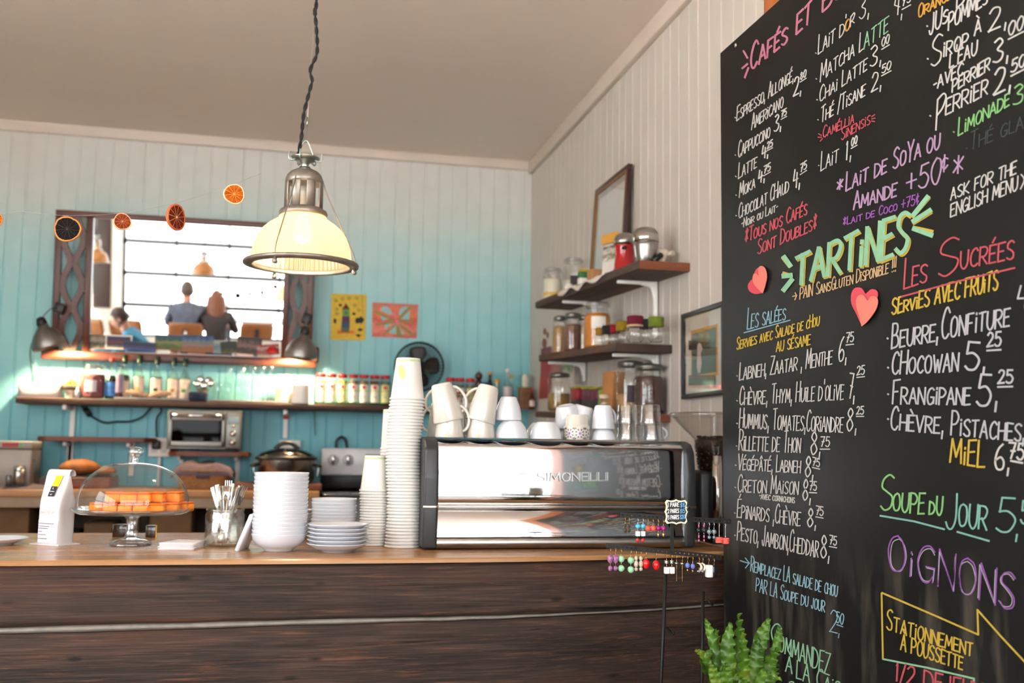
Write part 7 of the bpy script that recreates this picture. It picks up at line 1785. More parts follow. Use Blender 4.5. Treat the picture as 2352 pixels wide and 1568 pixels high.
# bread on a red board
p = wp_(195, .30); k_ = mpp(p); o = MB().box((0, 0, .03), (128 * k_, .30, .06), bev=.008).build('bread_crate', wood('red_crate', (80, 36, 20), (120, 58, 34), (140, 76, 46), axis=0, rough=.5), loc=p); tag(o, 'low reddish wooden crate under the bread', 'crate')
mb = MB()
for i in range(13):
    a = PI * i / 12
rck = MB()
for i in range(16): rck.tube([(-60 * k_ + i * 8 * k_, -.14, .064), (-60 * k_ + i * 8 * k_, .14, .064)], .003, 5)
rck.tube([(-62 * k_, -.13, .061), (62 * k_, -.13, .061)], .003, 5); rck.tube([(-62 * k_, .13, .061), (62 * k_, .13, .061)], .003, 5)
o = rck.build('cooling_rack', black_m, loc=p); tag(o, 'dark wire cooling rack on the reddish crate', 'rack')
crust = mat('bread_crust', (160, 96, 46), rough=.7, var=.45, scale=14, bump=.3)
def loaf(px, d, w, h, dd, lab, z):
    p = wp_(px, d); k = mpp(p); mb = MB(); mb.ball((0, 0, 0), 1, sc=(w * k / 2, dd / 2, h * k / 2), seg=28, rings=18)
    for v in mb.bm.verts:
        if v.co.z < 0: v.co.z *= .75
        x = v.co.x / (w * k / 2); v.co.z += .0012 * math.sin(x * 9) * (v.co.z > 0); v.co.x *= 1 + .08 * (1 - abs(v.co.z) / (h * k / 2))
    o = mb.build('bread_loaf', crust, loc=p + Vector((0, 0, z + h * k * .375))); tag(o, lab, 'bread', 'loaves on the worktop')
loaf(181, .30, 84, 42, .17, 'large round crusty bread loaf on the cooling rack', .068)
loaf(238, .26, 50, 22, .14, 'small flat bread loaf right of the large loaf', .068)
# basket with cloth
p = wp_(468, .32); k_ = mpp(p); r = thing('wicker_basket', 'wicker basket covered with a mauve cloth on the worktop', 'basket', p)
wick = mat('wicker', (150, 108, 66), rough=.8, var=.35, scale=70, bump=.8, stretch=(1, 1, 2.5))
mb = MB(); bw, bd_, bh = 60 * k_, .15, 44 * k_; rows = []
for j in range(15):
    t = j / 14; s_ = .86 + .14 * t
    rows.append([((bw * abs(math.cos(a)) ** .4 * (1 if math.cos(a) > 0 else -1) * s_) * (1 + .012 * math.sin(i * PI + j * PI)), (bd_ * abs(math.sin(a)) ** .4 * (1 if math.sin(a) > 0 else -1) * s_) * (1 + .02 * math.sin(i * PI + j * PI)), bh * t) for i, a in enumerate([2 * PI * q / 64 for q in range(64)])])
mb.grid(rows, closed=True); mb.poly(rows[0][::-1]); mb.build('body', wick, r, solid=.006)
MB().box((2 * k_, -bd_ - .004, bh * .72), (30 * k_, .006, 15 * k_), bev=.002).build('dark_label', mat('basket_label', (70, 60, 70), rough=.8), r)
cl = MB(); n = 20; rows = []
for j in range(n + 1):
    v = j / n * 2 - 1; rr_ = []
    for i in range(n + 1):
        u = i / n * 2 - 1
        z = bh + 22 * k_ * (1 - abs(u) ** 3) * (1 - abs(v) ** 3) * (.75 + .5 * noise.noise((i * .2, j * .22, 4.4))) - (.03 * max(0, abs(v) - .8) * 5 if abs(v) > .8 else 0) - (.02 if abs(u) > .9 else 0)
        rr_.append((u * bw * 1.1, v * bd_ * 1.08, z))
    rows.append(rr_)
cl.grid(rows); o = cl.build('cloth_cover', mat('mauve_cloth', (104, 86, 96), rough=.9, var=.15, scale=30), loc=p, solid=.003); tag(o, 'mauve cloth draped over the wicker basket', 'cloth')
# boards and slow cooker
p = wp_(600, .33); k_ = mpp(p)
o = MB().box((0, 0, .018), (190 * k_, .36, .036), bev=.004).build('chopping_board', wood('board_wood', (84, 46, 26), (124, 70, 40), (150, 92, 56), axis=0, rough=.5), loc=(wp_(640, .33).x, BWY - .36, WZ)); tag(o, 'thick brown board under the slow cooker', 'board')
p = wp_(656, .36); k_ = mpp(p); p.z += .037; r = thing('slow_cooker', 'steel slow cooker with black lid and handles on the worktop', 'slow cooker', p)
Rs = 66 * k_; Hs = PY(656, 1055, BWY - .36 - Rs * .0).z - p.z
MB().lathe([(0, 0), (Rs * .88, 0), (Rs * .96, .015), (Rs * 1.0, Hs)], 48).build('body', mat('slow_cooker_steel', (150, 140, 132), rough=.22, metal=1, var=.05), r)
MB().lathe([(Rs * 1.0, Hs * .98), (Rs * 1.07, Hs), (Rs * 1.07, Hs + .014), (Rs * .98, Hs + .02)], 48).build('rim', black_p, r)
lid = MB().lathe([(Rs * .98, Hs + .02), (Rs * .9, Hs + .034), (Rs * .6, Hs + .055), (Rs * .2, Hs + .066), (0, Hs + .067)], 48).build('lid', thin_glass('smoked_lid', (.28, .30, .28), 1.5, base=.12), r)
MB().tube(smooth_path([(-Rs * .42, 0, Hs + .058), (-Rs * .2, 0, Hs + .086), (0, 0, Hs + .094), (Rs * .2, 0, Hs + .086), (Rs * .42, 0, Hs + .058)], 5), .012, 10).build('lid_handle', black_p, lid)
for sx in (-1, 1):
    MB().tube(smooth_path([(sx * Rs * .98, -.03, Hs * .78), (sx * Rs * 1.16, -.03, Hs * .74), (sx * Rs * 1.16, .05, Hs * .74), (sx * Rs * .98, .05, Hs * .78)], 5), .010, 8).build('side_handle', black_p, r)
    MB().tube(smooth_path([(sx * Rs * 1.04, -.02, Hs * .96), (sx * Rs * 1.1, -.03, Hs * .6), (sx * Rs * 1.06, -.03, Hs * .3)], 5), .004, 6).build('lid_clip', chrome, r)
MB().lathe([(0, -.03), (.03, -.026), (.036, 0)], 24, M=Matrix.Translation((0, -Rs * .97, Hs * .28)) @ Matrix.Rotation(-PI / 2, 4, 'X') @ Matrix.Scale(-1, 4, (0, 0, 1)) if False else Matrix.Translation((0, -Rs * .97, Hs * .25)) @ Matrix.Rotation(-PI / 2, 4, 'X')).build('dial', black_p, r)
MB().ball((0, -Rs - .015, Hs * .42), .008, seg=10, rings=8).build('red_light', mat('red_light', (214, 60, 44), rough=.3), r)
# stove
SX0 = PY(737, 1060, BWY - .06).x; r = thing('stove', 'white and black kitchen stove with knobs behind the stacked cups', 'stove', (SX0, 0, 0))
SW = .76; stz = WZ - .012; bt_ = PY(800, 1029, BWY - .09).z; bb = PY(800, 1091, BWY - .09).z
MB().box((SW / 2, BWY - .34, stz / 2), (SW, .64, stz - .02), bev=.006).build('body', mat('stove_black', (28, 28, 29), rough=.25), r)
MB().box((SW / 2, BWY - .35, stz - .005), (SW + .01, .66, .014), bev=.004).build('cooktop', mat('ceramic_hob', (18, 18, 20), rough=.06, coat=.5), r)
MB().box((SW / 2, BWY - .06, (bt_ + stz) / 2), (SW, .07, bt_ - stz - .01), bev=.008).build('riser', mat('stove_black', 0), r)
bg_ = MB().box((SW / 2, BWY - .098, (bt_ + bb) / 2), (SW, .03, bt_ - bb), bev=.008).build('control_panel', mat('stove_white', (226, 226, 230), rough=.25), r)
for x in (765, 799, 1010, 1044):
    q = PY(x, 1056, BWY - .116)
    if x > 900: q.x = SX0 + SW - (PY(1765 - x + (x - 1010) * 2 - 0, 1056, BWY - .116).x - SX0) if False else SX0 + SW - .09 - (.0 if x == 1044 else .1)
    k = MB(); k.lathe([(0, -.004), (.034, -.004), (.034, .004)], 28, M=Matrix.Translation((0, 0, 0)) @ Matrix.Rotation(-PI / 2, 4, 'X')); kb = k.build('knob_ring', mat('stove_white', 0), r, loc=(q.x - SX0, q.y, q.z))
    MB().box((0, -.014, 0), (.018, .028, .052), bev=.006).build('knob', chrome, kb)
q = PY(858, 1058, BWY - .116); MB().box((SW / 2, q.y - .0, q.z), (.24, .006, .075), bev=.003).build('display', mat('dark_display', (48, 52, 62), rough=.15), r)
MB().tube(smooth_path([PY(x, y, BWY - .03) - Vector((SX0, 0, 0)) for x, y in ((772, 1030), (773, 1012), (784, 1003), (794, 1012), (797, 1032))], 6), .008, 8).build('power_cord', black_p, r)
# storage under the worktop
def ubox(px, py0, py1, w, d, m, lab, name='storage_box', cat='box', z0=None):
    p = PY(px, py1, BWY - d); k = mpp(p); h = (py1 - py0) * k
    o = MB().box((0, 0, h / 2), (w * k, .3, h), bev=.006).build(name, m, loc=(p.x, p.y, .631)); tag(o, lab, cat, 'boxes under the worktop'); return o
kraft = mat('cardboard', (112, 80, 50), rough=.8, var=.15)
ubox(30, 1010, 1160, 100, .40, kraft, 'large cardboard box under the left end of the worktop')
ubox(240, 1060, 1160, 60, .42, mat('brown_crate', (96, 70, 44), rough=.8, var=.2), 'cardboard box under the middle of the worktop')
ubox(400, 1020, 1160, 90, .40, kraft, 'brown carton under the worktop behind the cake stand')
ubox(150, 1080, 1160, 70, .40, mat('wire_bin', (70, 60, 52), rough=.7, var=.3), 'dark bin under the worktop behind the coffee bag')
p = PY(460, 1200, BWY - .40)
for i, (c_, t) in enumerate((((150, 170, 120), 'pale green'), ((110, 130, 90), 'dull green'))):
    o = MB().lathe([(0, 0), (.10, 0), (.115, .09), (.12, .095), (.12, .11), (0, .112)], 32).build('food_tub', mat('tub_%d' % i, c_, rough=.5), loc=(p.x + .19, p.y, .631 + i * .115)); tag(o, t + ' round tub under the worktop behind the cutlery jar', 'tub', 'tubs under the worktop')
# ================================================================== RIGHT WALL SHELVES
def ysh(px, X): return PX(px, 700, X).y
class Shelf:
    def __init__(s, name, lab, xf, near, far, th, m, brackets, end_m):
        s.xf = xf; n_ = PX(near[0], near[1], xf); f_ = PX(far[0], far[1], xf)
        s.y0, s.z0, s.y1, s.z1 = n_.y, n_.z, f_.y, f_.z
        s.root = thing(name, lab, 'shelf', (0, 0, 0))
        mb = MB(); W_ = RWX - .002
        rows = []
        for i in range(13):
            t = i / 12; y = s.y0 + (s.y1 - s.y0) * t; z = s.z(y) ; e = .004 * math.sin(i * 1.7)
            rows.append([(xf + e, y, z), (xf + .004 + e, y, z + .0), (W_, y, z), (W_, y, z - th), (xf + .004 + e, y, z - th), (xf + e, y, z - th + .003)])
        mb.grid(rows, closed=True, smooth=False); mb.poly(rows[0][::-1]); mb.poly(rows[-1]); mb.build('board', m, s.root)
        MB().box(((xf + W_) / 2, s.y0 - .0015, s.z(s.y0) - th / 2), (W_ - xf, .003, th * .96)).build('sawn_end', end_m, s.root)
        for px, L_, drop in brackets:
            y = ysh(px, RWX - .02); z = s.z(y) - th
            MB().box((xf + (W_ - xf) * .55, y, z - .008), ((W_ - xf) * .84, .024, .014), bev=.004).build('bracket_arm', white_m, s.root)
            MB().box((RWX - .014, y, z - drop / 2), (.016, .026, drop), bev=.004).build('bracket_post', white_m, s.root)
            MB().tube(smooth_path([(RWX - .075, y, z - .008), (RWX - .03, y, z - .02), (RWX - .014, y, z - .07)], 5), .011, 8).build('bracket_bend', white_m, s.root)
    def z(s, y): return s.z0 + (s.z1 - s.z0) * (y - s.y0) / (s.y1 - s.y0)
    def at(s, px, d):
        X = s.xf + d; y = PX(px, 700, X).y; return Vector((X, y, s.z(y) + .0005))
endw = wood('sawn_end_wood', (92, 44, 22), (116, 60, 32), (130, 72, 40), axis=0, rough=.6)
s1 = Shelf('wall_shelf', 'upper dark wooden shelf on the white wall with the juicers', 1.309, (1468, 597), (1228, 694), .034, darkwood_y, [(1502, .2, .24), (1363, .2, .12)], endw)
s2 = Shelf('wall_shelf', 'middle dark wooden shelf on the white wall with knit collared jars', 1.282, (1416, 787), (1236, 815), .034, darkwood_y, [(1505, .2, .16), (1340, .2, .1)], mat('dark_end', (60, 40, 30), rough=.6, var=.2))
s3 = Shelf('wall_shelf', 'lowest wooden shelf on the white wall at the room corner', 1.27, (1405, 949), (1228, 944), .03, darkwood_y, [(1345, .2, .1)], endw)
# --- upper shelf
p = s1.at(1268, .10); k = mpp(p); flour = mat('flour', (236, 228, 206), rough=.8, var=.03); r = clip_jar(p, 21 * k, 82 * k, .62, flour, 'clip top jar of white flour with a yellow band on the upper shelf', neck=.84)
MB().lathe([(21.2 * k, 15 * k), (21.2 * k, 24 * k)], 32).build('yellow_band', mat('ochre_band', (214, 180, 90), rough=.6), r)
p = s1.at(1316, .13); k = mpp(p); r = clip_jar(p, 25 * k, 92 * k, .42, mat('sugar', (226, 214, 200), rough=.8, var=.06), 'bulbous clip top jar with a dark label on the upper shelf', label_m=mat('chalk_label', (60, 50, 46), rough=.7), neck=.78)
p = s1.at(1305, .03); k = mpp(p); o = MB().lathe([(0, 0), (9 * k, 0), (10 * k, 16 * k), (9 * k, 16 * k), (8 * k, 2 * k), (0, 2 * k)], 24).build('tiny_cup', mat('dotted_cup', (220, 212, 206), rough=.4, var=.3, scale=60), loc=p); tag(o, 'tiny white cup with dark dots before the bulbous jar', 'cup')
p = s1.at(1340, .05); k = mpp(p); r = thing('tea_carton', 'small green and yellow carton between the jars and the cork block', 'carton', p); MB().box((0, 0, 10 * k), (.05, .04, 20 * k), bev=.002).build('white_part', mat('white_label', 0), r); MB().box((0, 0, 27 * k), (.048, .038, 15 * k), bev=.002).build('green_part', mat('carton_green', (50, 110, 66), rough=.5), r); MB().box((0, 0, 38 * k), (.046, .036, 6 * k), bev=.002).build('yellow_part', mat('carton_yellow', (190, 160, 50), rough=.5), r)
p = s1.at(1369, .07); k = mpp(p); o = MB().box((0, 0, 16 * k), (.07, .07, 32 * k), bev=.004).build('cork_block', mat('cork_block', (172, 124, 84), rough=.8, var=.2, scale=90), loc=p); tag(o, 'tan cork block standing below the leaning picture', 'block')
mb = MB(); rows = []
for j in range(5):
    r_ = []
    for i in range(21):
        px = 1283 + 108 * i / 20; q = s1.at(px, 0); v = j / 4
        x = s1.xf + (.05 - .056 * min(1, v * 1.6)); z = q.z + .004 - (max(0, v - .6) * .05 * (1 + .6 * math.sin(i * .9)))
        r_.append((x, q.y, z + .003 * math.sin(i * 1.3)))
    rows.append(r_)
mb.grid(rows); o = mb.build('cloth', mat('white_cloth', (226, 214, 208), rough=.9, var=.06, scale=40), solid=.002); tag(o, 'white cloth lying along the front edge of the upper shelf', 'cloth')
# leaning framed picture
def framed(name, lab, BL, BR, TL, fw, m_out, m_in, mat_m, pic_m, mw, line=None):
    u = (BR - BL); v = (TL - BL); W_, H_ = u.length, v.length; u.normalize(); v.normalize(); n = u.cross(v).normalized()
    if n.x > 0: n = -n
    r = thing(name, lab, 'framed picture', BL); r.rotation_mode = 'QUATERNION'
    Mx = frame_of(u, v, u.cross(v), Vector((0, 0, 0))); r.rotation_quaternion = Mx.to_quaternion()
    sg_ = 1 if u.cross(v).dot(n) > 0 else -1
    f = MB()
    for c, s_ in (((W_ / 2, fw / 2, 0), (W_, fw, .022)), ((W_ / 2, H_ - fw / 2, 0), (W_, fw, .022)), ((fw / 2, H_ / 2, 0), (fw, H_ - 2 * fw, .022)), ((W_ - fw / 2, H_ / 2, 0), (fw, H_ - 2 * fw, .022))): f.box(c, s_, bev=.002)
    f.build('frame', m_out, r)
    if m_in:
        g_ = MB(); w2 = .008
        for c, s_ in (((W_ / 2, fw + w2 / 2, 0), (W_ - 2 * fw, w2, .014)), ((W_ / 2, H_ - fw - w2 / 2, 0), (W_ - 2 * fw, w2, .014)), ((fw + w2 / 2, H_ / 2, 0), (w2, H_ - 2 * fw, .014)), ((W_ - fw - w2 / 2, H_ / 2, 0), (w2, H_ - 2 * fw, .014))): g_.box((c[0], c[1], sg_ * .004), s_)
        g_.build('gilt_edge', m_in, r)
    MB().box((W_ / 2, H_ / 2, -sg_ * .004), (W_ - fw, H_ - fw, .004)).build('mount', mat_m, r)
    if line: MB().box((W_ / 2, H_ / 2, -sg_ * .0012), (W_ - 2 * mw + .024, H_ - 2 * mw + .024, .0015)).build('mount_line', line, r)
    pic = MB().box((W_ / 2, H_ / 2, 0), (W_ - 2 * mw, H_ - 2 * mw, .0015)).build('picture', pic_m, r)
    MB().box((W_ / 2, H_ / 2, sg_ * .006), (W_ - 2 * fw, H_ - 2 * fw, .001)).build('glazing', thin_glass('picture_glass', (1, 1, 1), 1.5), r)
    return r, W_, H_, sg_
TLp = PX(1371, 438, 1.495); TRp = PX(1448, 388, 1.495); BLp = PY(1356, 611, TLp.y)
BLp.z = s1.z(BLp.y) + .002; dd = TRp - TLp; dd.z = 0; dd.x = 0
r, w_, h_, sg_ = framed('framed_drawing', 'dark framed flower drawing leaning on the upper shelf', BLp, BLp + dd, Vector((TLp.x, TLp.y, TLp.z)), .022, mat('dark_frame', (52, 26, 22), rough=.4), mat('gilt', (150, 100, 40), rough=.4), mat('grey_mount', (146, 146, 136), rough=.8), mat('drawing_paper', (214, 212, 208), rough=.8, var=.02), .062)
mb = MB()
for sx in (-1, 1):
    ribbon(mb, [(q.x, q.y) for q in smooth_path([(w_ / 2, h_ * .42, 0), (w_ / 2 + sx * w_ * .1, h_ * .48, 0), (w_ / 2 + sx * w_ * .13, h_ * .62, 0), (w_ / 2 + sx * w_ * .08, h_ * .7, 0)], 5)], .005, lambda x, y: (x, y, sg_ * .0022))
mb.build('pink_flower', mat('pale_pink_pencil', (206, 178, 174), rough=.8), r)
mb = MB(); ribbon(mb, [(w_ / 2, h_ * .2), (w_ * .52, h_ * .3), (w_ / 2, h_ * .42)], .006, lambda x, y: (x, y, sg_ * .0022)); mb.build('green_stem', mat('pale_green_pencil', (176, 190, 170), rough=.8), r)
# brochure
p = s1.at(1404, .09); k = mpp(p); r = thing('brochure', 'white brochure with a photo of utensils and an orange header on the upper shelf', 'brochure', p, (0, .0, -1.2))
MB().box((0, 0, 54 * k), (.115, .004, 108 * k), rot=Euler((-.10, 0, 0))).build('card', mat('white_card', (224, 216, 210), rough=.6), r)
MB().box((0, .004, 64 * k), (.112, .003, 38 * k), rot=Euler((-.10, 0, 0))).build('photo', picture('print_utensils', [(220, 216, 210), (120, 110, 80), (210, 205, 196), (90, 84, 62)], 5, warp=.5), r) if False else MB().box((0, -.0055, 62 * k), (.112, .002, 36 * k), rot=Euler((-.10, 0, 0))).build('photo', picture('print_utensils', [(220, 216, 210), (120, 110, 80), (210, 205, 196), (90, 84, 62)], 5, warp=.5), r)
MB().box((0, -.0105, 97 * k), (.116, .002, 24 * k), rot=Euler((-.10, 0, 0))).build('orange_header', mat('header_orange', (206, 150, 66), rough=.6), r)
# red juicer
p = s1.at(1434, .08); k = mpp(p); r = thing('red_juicer', 'red electric juicer with a grey domed lid on the upper shelf', 'juicer', p)
redp = mat('glossy_red', (176, 10, 16), rough=.15, coat=.5, var=.03)
MB().lathe([(0, 0), (30 * k, 0), (31 * k, 5 * k), (25 * k, 10 * k), (22 * k, 40 * k), (23 * k, 62 * k), (25 * k, 66 * k), (0, 66 * k)], 40).build('body', redp, r)
MB().lathe([(0, 66 * k), (25.5 * k, 66 * k), (25.5 * k, 76 * k), (23 * k, 86 * k), (14 * k, 94 * k), (0, 97 * k)], 40).build('dome_lid', steel, r)
MB().lathe([(0, 0), (4 * k, 0), (4 * k, 10 * k), (0, 10 * k)], 16, M=Matrix.Translation((-10 * k, -22 * k, 56 * k)) @ Matrix.Rotation(PI / 2, 4, 'X')).build('spout', black_p, r)
# steel juicer / shaker
p = s1.at(1483, .07); k = mpp(p); r = thing('steel_juicer', 'brushed steel juicer with a domed lid at the near end of the upper shelf', 'juicer', p)
MB().lathe([(0, 0), (19 * k, 0), (21 * k, 4 * k), (25 * k, 20 * k), (28.5 * k, 42 * k), (29 * k, 54 * k), (0, 54 * k)], 44).build('body', steel, r)
MB().lathe([(29 * k, 52 * k), (30.5 * k, 53 * k), (30.5 * k, 68 * k), (29.5 * k, 69 * k)], 44).build('band', chrome, r)
MB().lathe([(29.5 * k, 68 * k), (28 * k, 77 * k), (22 * k, 84 * k), (10 * k, 87.5 * k), (0, 88 * k)], 44).build('dome_lid', steel, r)
MB().tube([(8 * k, -26 * k, 4 * k), (30 * k, -20 * k, 22 * k)], 6.5 * k, 12).build('black_handle', black_p, r)
p = s1.at(1514, .13); k = mpp(p); r = thing('ladle_rest', 'cream plastic scoop behind the steel juicer', 'scoop', p, (0, .3, -.6)); MB().box((0, 0, 20 * k), (26 * k, .05, 40 * k), bev=.012, taper=(1.2, 1.1)).build('scoop', mat('cream_plastic', (196, 184, 164), rough=.4), r); MB().tube([(8 * k, 0, 28 * k), (26 * k, -.02, 36 * k)], 6 * k, 10).build('handle', mat('cream_plastic', 0), r)
# --- middle shelf
grain = mat('grain_fill', (176, 138, 86), rough=.85, var=.3, scale=160, bump=.4); spiceb = mat('brown_grain_fill', (120, 82, 66), rough=.85, var=.35, scale=160, bump=.4); ora = mat('orange_lentils', (206, 124, 34), rough=.8, var=.2, scale=160, bump=.3); pale = mat('oat_fill', (190, 164, 124), rough=.85, var=.25, scale=160, bump=.4)
p = s2.at(1287, .07); k = mpp(p); clip_jar(p, 17 * k, 88 * k, .72, grain, 'clip top jar of golden grain at the far end of the middle shelf', lid_m=mat('jar_lid_metal', (120, 118, 112), rough=.35, metal=.8))
p = s2.at(1316, .06); k = mpp(p); clip_jar(p, 20 * k, 90 * k, .70, spiceb, 'clip top jar of brown grain on the middle shelf', lid_m=mat('jar_lid_metal', 0))
p = s2.at(1343, .12); k = mpp(p); clip_jar(p, 17 * k, 86 * k, .70, pale, 'clip top jar of oats half hidden behind the orange lentil jar', lid_m=mat('jar_lid_metal', 0))
p = s2.at(1372, .10); k = mpp(p); r = clip_jar(p, 31 * k, 112 * k, .74, ora, 'large clip top jar of orange lentils with white labels on the middle shelf', neck=.78)
MB().lathe([(31.4 * k, 46 * k), (31.4 * k, 74 * k)], 12, arc=(-PI / 2 - .75, -PI / 2 + .35)).build('paper_label', lab_w, r); MB().lathe([(31.6 * k, 8 * k), (31.6 * k, 40 * k)], 12, arc=(-PI / 2 - .5, -PI / 2 + .6)).build('paper_label', lab_w, r)
knit = lambda n, c: mat('knit_' + n, c, rough=.95, var=.2, scale=220, bump=.9)
for px, d, R, col, nm_, ytop in ((1378, .03, 12, (166, 120, 20), 'mustard', 48), (1396, .045, 15, (34, 36, 40), 'black', 52), (1412, .07, 15, (150, 20, 34), 'red', 54), (1430, .085, 18, (158, 130, 24), 'ochre', 62), (1459, .075, 22, (112, 16, 46), 'burgundy', 70), (1484, .12, 18, (40, 42, 46), 'charcoal', 62), (1507, .13, 21, (116, 134, 38), 'olive green', 66)):
    p = s2.at(px, d); k = mpp(p); r = thing('knit_jar', f'round glass jar with a {nm_} knitted collar on the middle shelf', 'jar', p, (0, 0, 0), 'round jars with knitted collars')
    Hh = ytop * k; R *= k
    MB().lathe([(0, .003), (R * .6, .002), (R * .92, Hh * .14), (R * 1.05, Hh * .3), (R * .95, Hh * .46), (R * .72, Hh * .56), (R * .7, Hh * .95), (R * .76, Hh * .96), (R * .76, Hh)], 32).build('glass', clear, r)
    MB().lathe([(R * .76, Hh * .54), (R * .86, Hh * .56), (R * .84, Hh * .72), (R * .86, Hh * .88), (R * .76, Hh * .9)], 32, ripple=lambda a, z: 1 + .012 * math.sin(30 * a)).build('knit_collar', knit(nm_.replace(' ', '_'), col), r)
    if nm_ == 'burgundy': MB().lathe([(R * .86, Hh * .53), (R * .92, Hh * .56), (R * .88, Hh * .6)], 32, ripple=lambda a, z: 1 + .03 * math.sin(24 * a)).build('cream_trim', knit('cream', (206, 180, 140)), r)
# --- lowest shelf
p = s3.at(1286, .08); k = mpp(p); clip_jar(p, 26 * k, 90 * k, .46, mat('seed_fill', (150, 116, 62), rough=.8, var=.3, scale=160, bump=.3), 'clip top jar half full of seeds in the room corner', lid_m=mat('jar_lid_metal', 0))
for px, d, c_, nm_ in ((1331, .12, (150, 14, 30), 'red'), (1357, .12, (92, 20, 52), 'burgundy'), (1377, .12, (98, 24, 60), 'plum')):
    p = s3.at(px, d); k = mpp(p); r = thing('tea_box', f'{nm_} and black tea box with a lime top on the lowest shelf', 'tea box', p, (0, 0, 0), 'tea boxes on the lowest shelf')
    wy = .115
    MB().box((0, 0, 14 * k), (.05, wy, 28 * k), bev=.002).build('black_half', mat('tea_black', (44, 40, 38), rough=.5), r); MB().box((0, 0, 41 * k), (.05, wy, 26 * k), bev=.002).build('colour_half', mat('tea_' + nm_, c_, rough=.4), r); MB().box((0, 0, 56 * k), (.054, wy + .004, 4 * k), bev=.001).build('lime_top', mat('lime_lid', (160, 164, 30), rough=.5), r)
p = s3.at(1392, .10); k = mpp(p); o = MB().box((0, 0, 27 * k), (.05, .06, 54 * k), bev=.002).build('green_box', mat('leaf_box', (120, 150, 52), rough=.5), loc=p); tag(o, 'plain green box at the end of the tea boxes', 'box')
p = s3.at(1389, .02); k = mpp(p); r = thing('small_spice_jar', 'small spice jar with a cream lid before the green box', 'jar', p); MB().lathe([(0, .002), (11 * k, .002), (11 * k, 30 * k), (9 * k, 33 * k)], 24).build('glass', clear, r); MB().lathe([(0, .003), (10 * k, .003), (10 * k, 20 * k), (0, 20 * k)], 24).build('contents', mat('herbs', (120, 110, 100), rough=.9, var=.3, scale=100), r); MB().lathe([(11.5 * k, 33 * k), (11.5 * k, 42 * k), (0, 42.5 * k)], 24).build('lid', mat('cream_lid', (206, 186, 164), rough=.5), r)
p = s3.at(1409, .10); k = mpp(p); o = MB().box((0, 0, 48 * k), (.06, .09, 94 * k), bev=.004, rot=Euler((0, .06, .2))).build('kraft_bag', mat('kraft_bag', (176, 120, 70), rough=.8, var=.12, scale=20, bump=.2), loc=p); tag(o, 'tall brown kraft bag left of the two big jars', 'paper bag')
p = s3.at(1448, .13); k = mpp(p); r = clip_jar(p, 33 * k, 122 * k, .36, mat('brown_rice', (170, 128, 84), rough=.8, var=.25, scale=160, bump=.3), 'big clip top jar of tan grain behind the glass tumblers', lid_m=mat('jar_lid_metal', 0), label_m=mat('dark_plum_label', (44, 30, 44), rough=.6))
p = s3.at(1491, .18); k = mpp(p); clip_jar(p, 36 * k, 116 * k, .74, mat('dark_beans', (72, 38, 30), rough=.6, var=.4, scale=150, bump=.5), 'big clip top jar of dark red beans nearest the menu board', lid_m=mat('jar_lid_metal', 0))
# --- things on the white wall
def wall_sheet(pts, m, lab, cat, dx=.004, name='poster'):
    q = [PX(x, y, RWX - dx) for x, y in pts]; c = sum(q, Vector()) / len(q); mb = MB()
    mb.prism([(-(v.y - c.y), v.z - c.z) for v in q], frame_of(Vector((0, -1, 0)), Vector((0, 0, 1)), Vector((-1, 0, 0)), Vector((0, 0, 0))), .0015)
    o = mb.build(name, m, loc=c); tag(o, lab, cat); return o
wall_sheet([(1243, 800), (1266, 795), (1266, 890), (1259, 914), (1238, 916), (1242, 860)], picture('print_red_banner', [(150, 60, 56), (170, 60, 54), (160, 40, 36), (110, 50, 60)], 5), 'red paper banner hanging at the room corner', 'poster')
wall_sheet([(1268, 800), (1290, 795), (1290, 858), (1268, 862)], picture('print_pink_sheet', [(150, 110, 100), (170, 90, 84), (190, 160, 150)], 5), 'pinkish sheet right of the red banner', 'poster')
wall_sheet([(1292, 795), (1316, 790), (1316, 858), (1292, 860)], picture('print_flower_sheet', [(196, 186, 176), (90, 130, 80), (206, 170, 60), (200, 190, 180)], 4, warp=.45), 'pale sheet with a green and yellow flower', 'poster')
wall_sheet([(1320, 790), (1337, 786), (1337, 878), (1320, 882)], picture('print_grey_sheet', [(170, 156, 146), (120, 110, 104), (180, 168, 158)], 5), 'grey printed sheet beside the flower sheet', 'poster')
for i, (cx_, cy_, w_, h_) in enumerate(((1250, 787, 10, 22), (1258, 769, 5, 15), (1251, 761, 6, 16))):
    wall_sheet([(cx_ + w_ / 2 * math.cos(a) * (1 - .25 * math.sin(a)), cy_ - h_ / 2 * math.sin(a)) for a in [2 * PI * j / 14 for j in range(14)]], mat('rust_drop', (150, 96, 70), rough=.7, var=.15), 'rust coloured drop shape on the white wall, ' + ('largest and lowest', 'right one', 'top one')[i], 'wall decoration', .003, 'drop_decal')
a, b, c_ = PX(1570, 917, RWX - .014), PX(1668, 921, RWX - .014), PX(1568, 723, RWX - .014)
b2 = Vector((a.x, b.y, a.z)); t2 = Vector((a.x, a.y, c_.z))
r, w_, h_, sg_ = framed('framed_photo', 'black framed picture with a yellow mount line beside the menu board', a, b2, t2, .018, black_p, None, mat('cream_mount', (212, 200, 190), rough=.8), mat('print_field', (84, 92, 74), rough=.5, var=.2, scale=4), .085, mat('ochre_line', (206, 150, 50), rough=.6))
def fpz(x, y): q = PX(1550 + x / 6.27, 690 + y / 6.27, RWX - .014); return ((a.y - q.y), q.z - a.z)
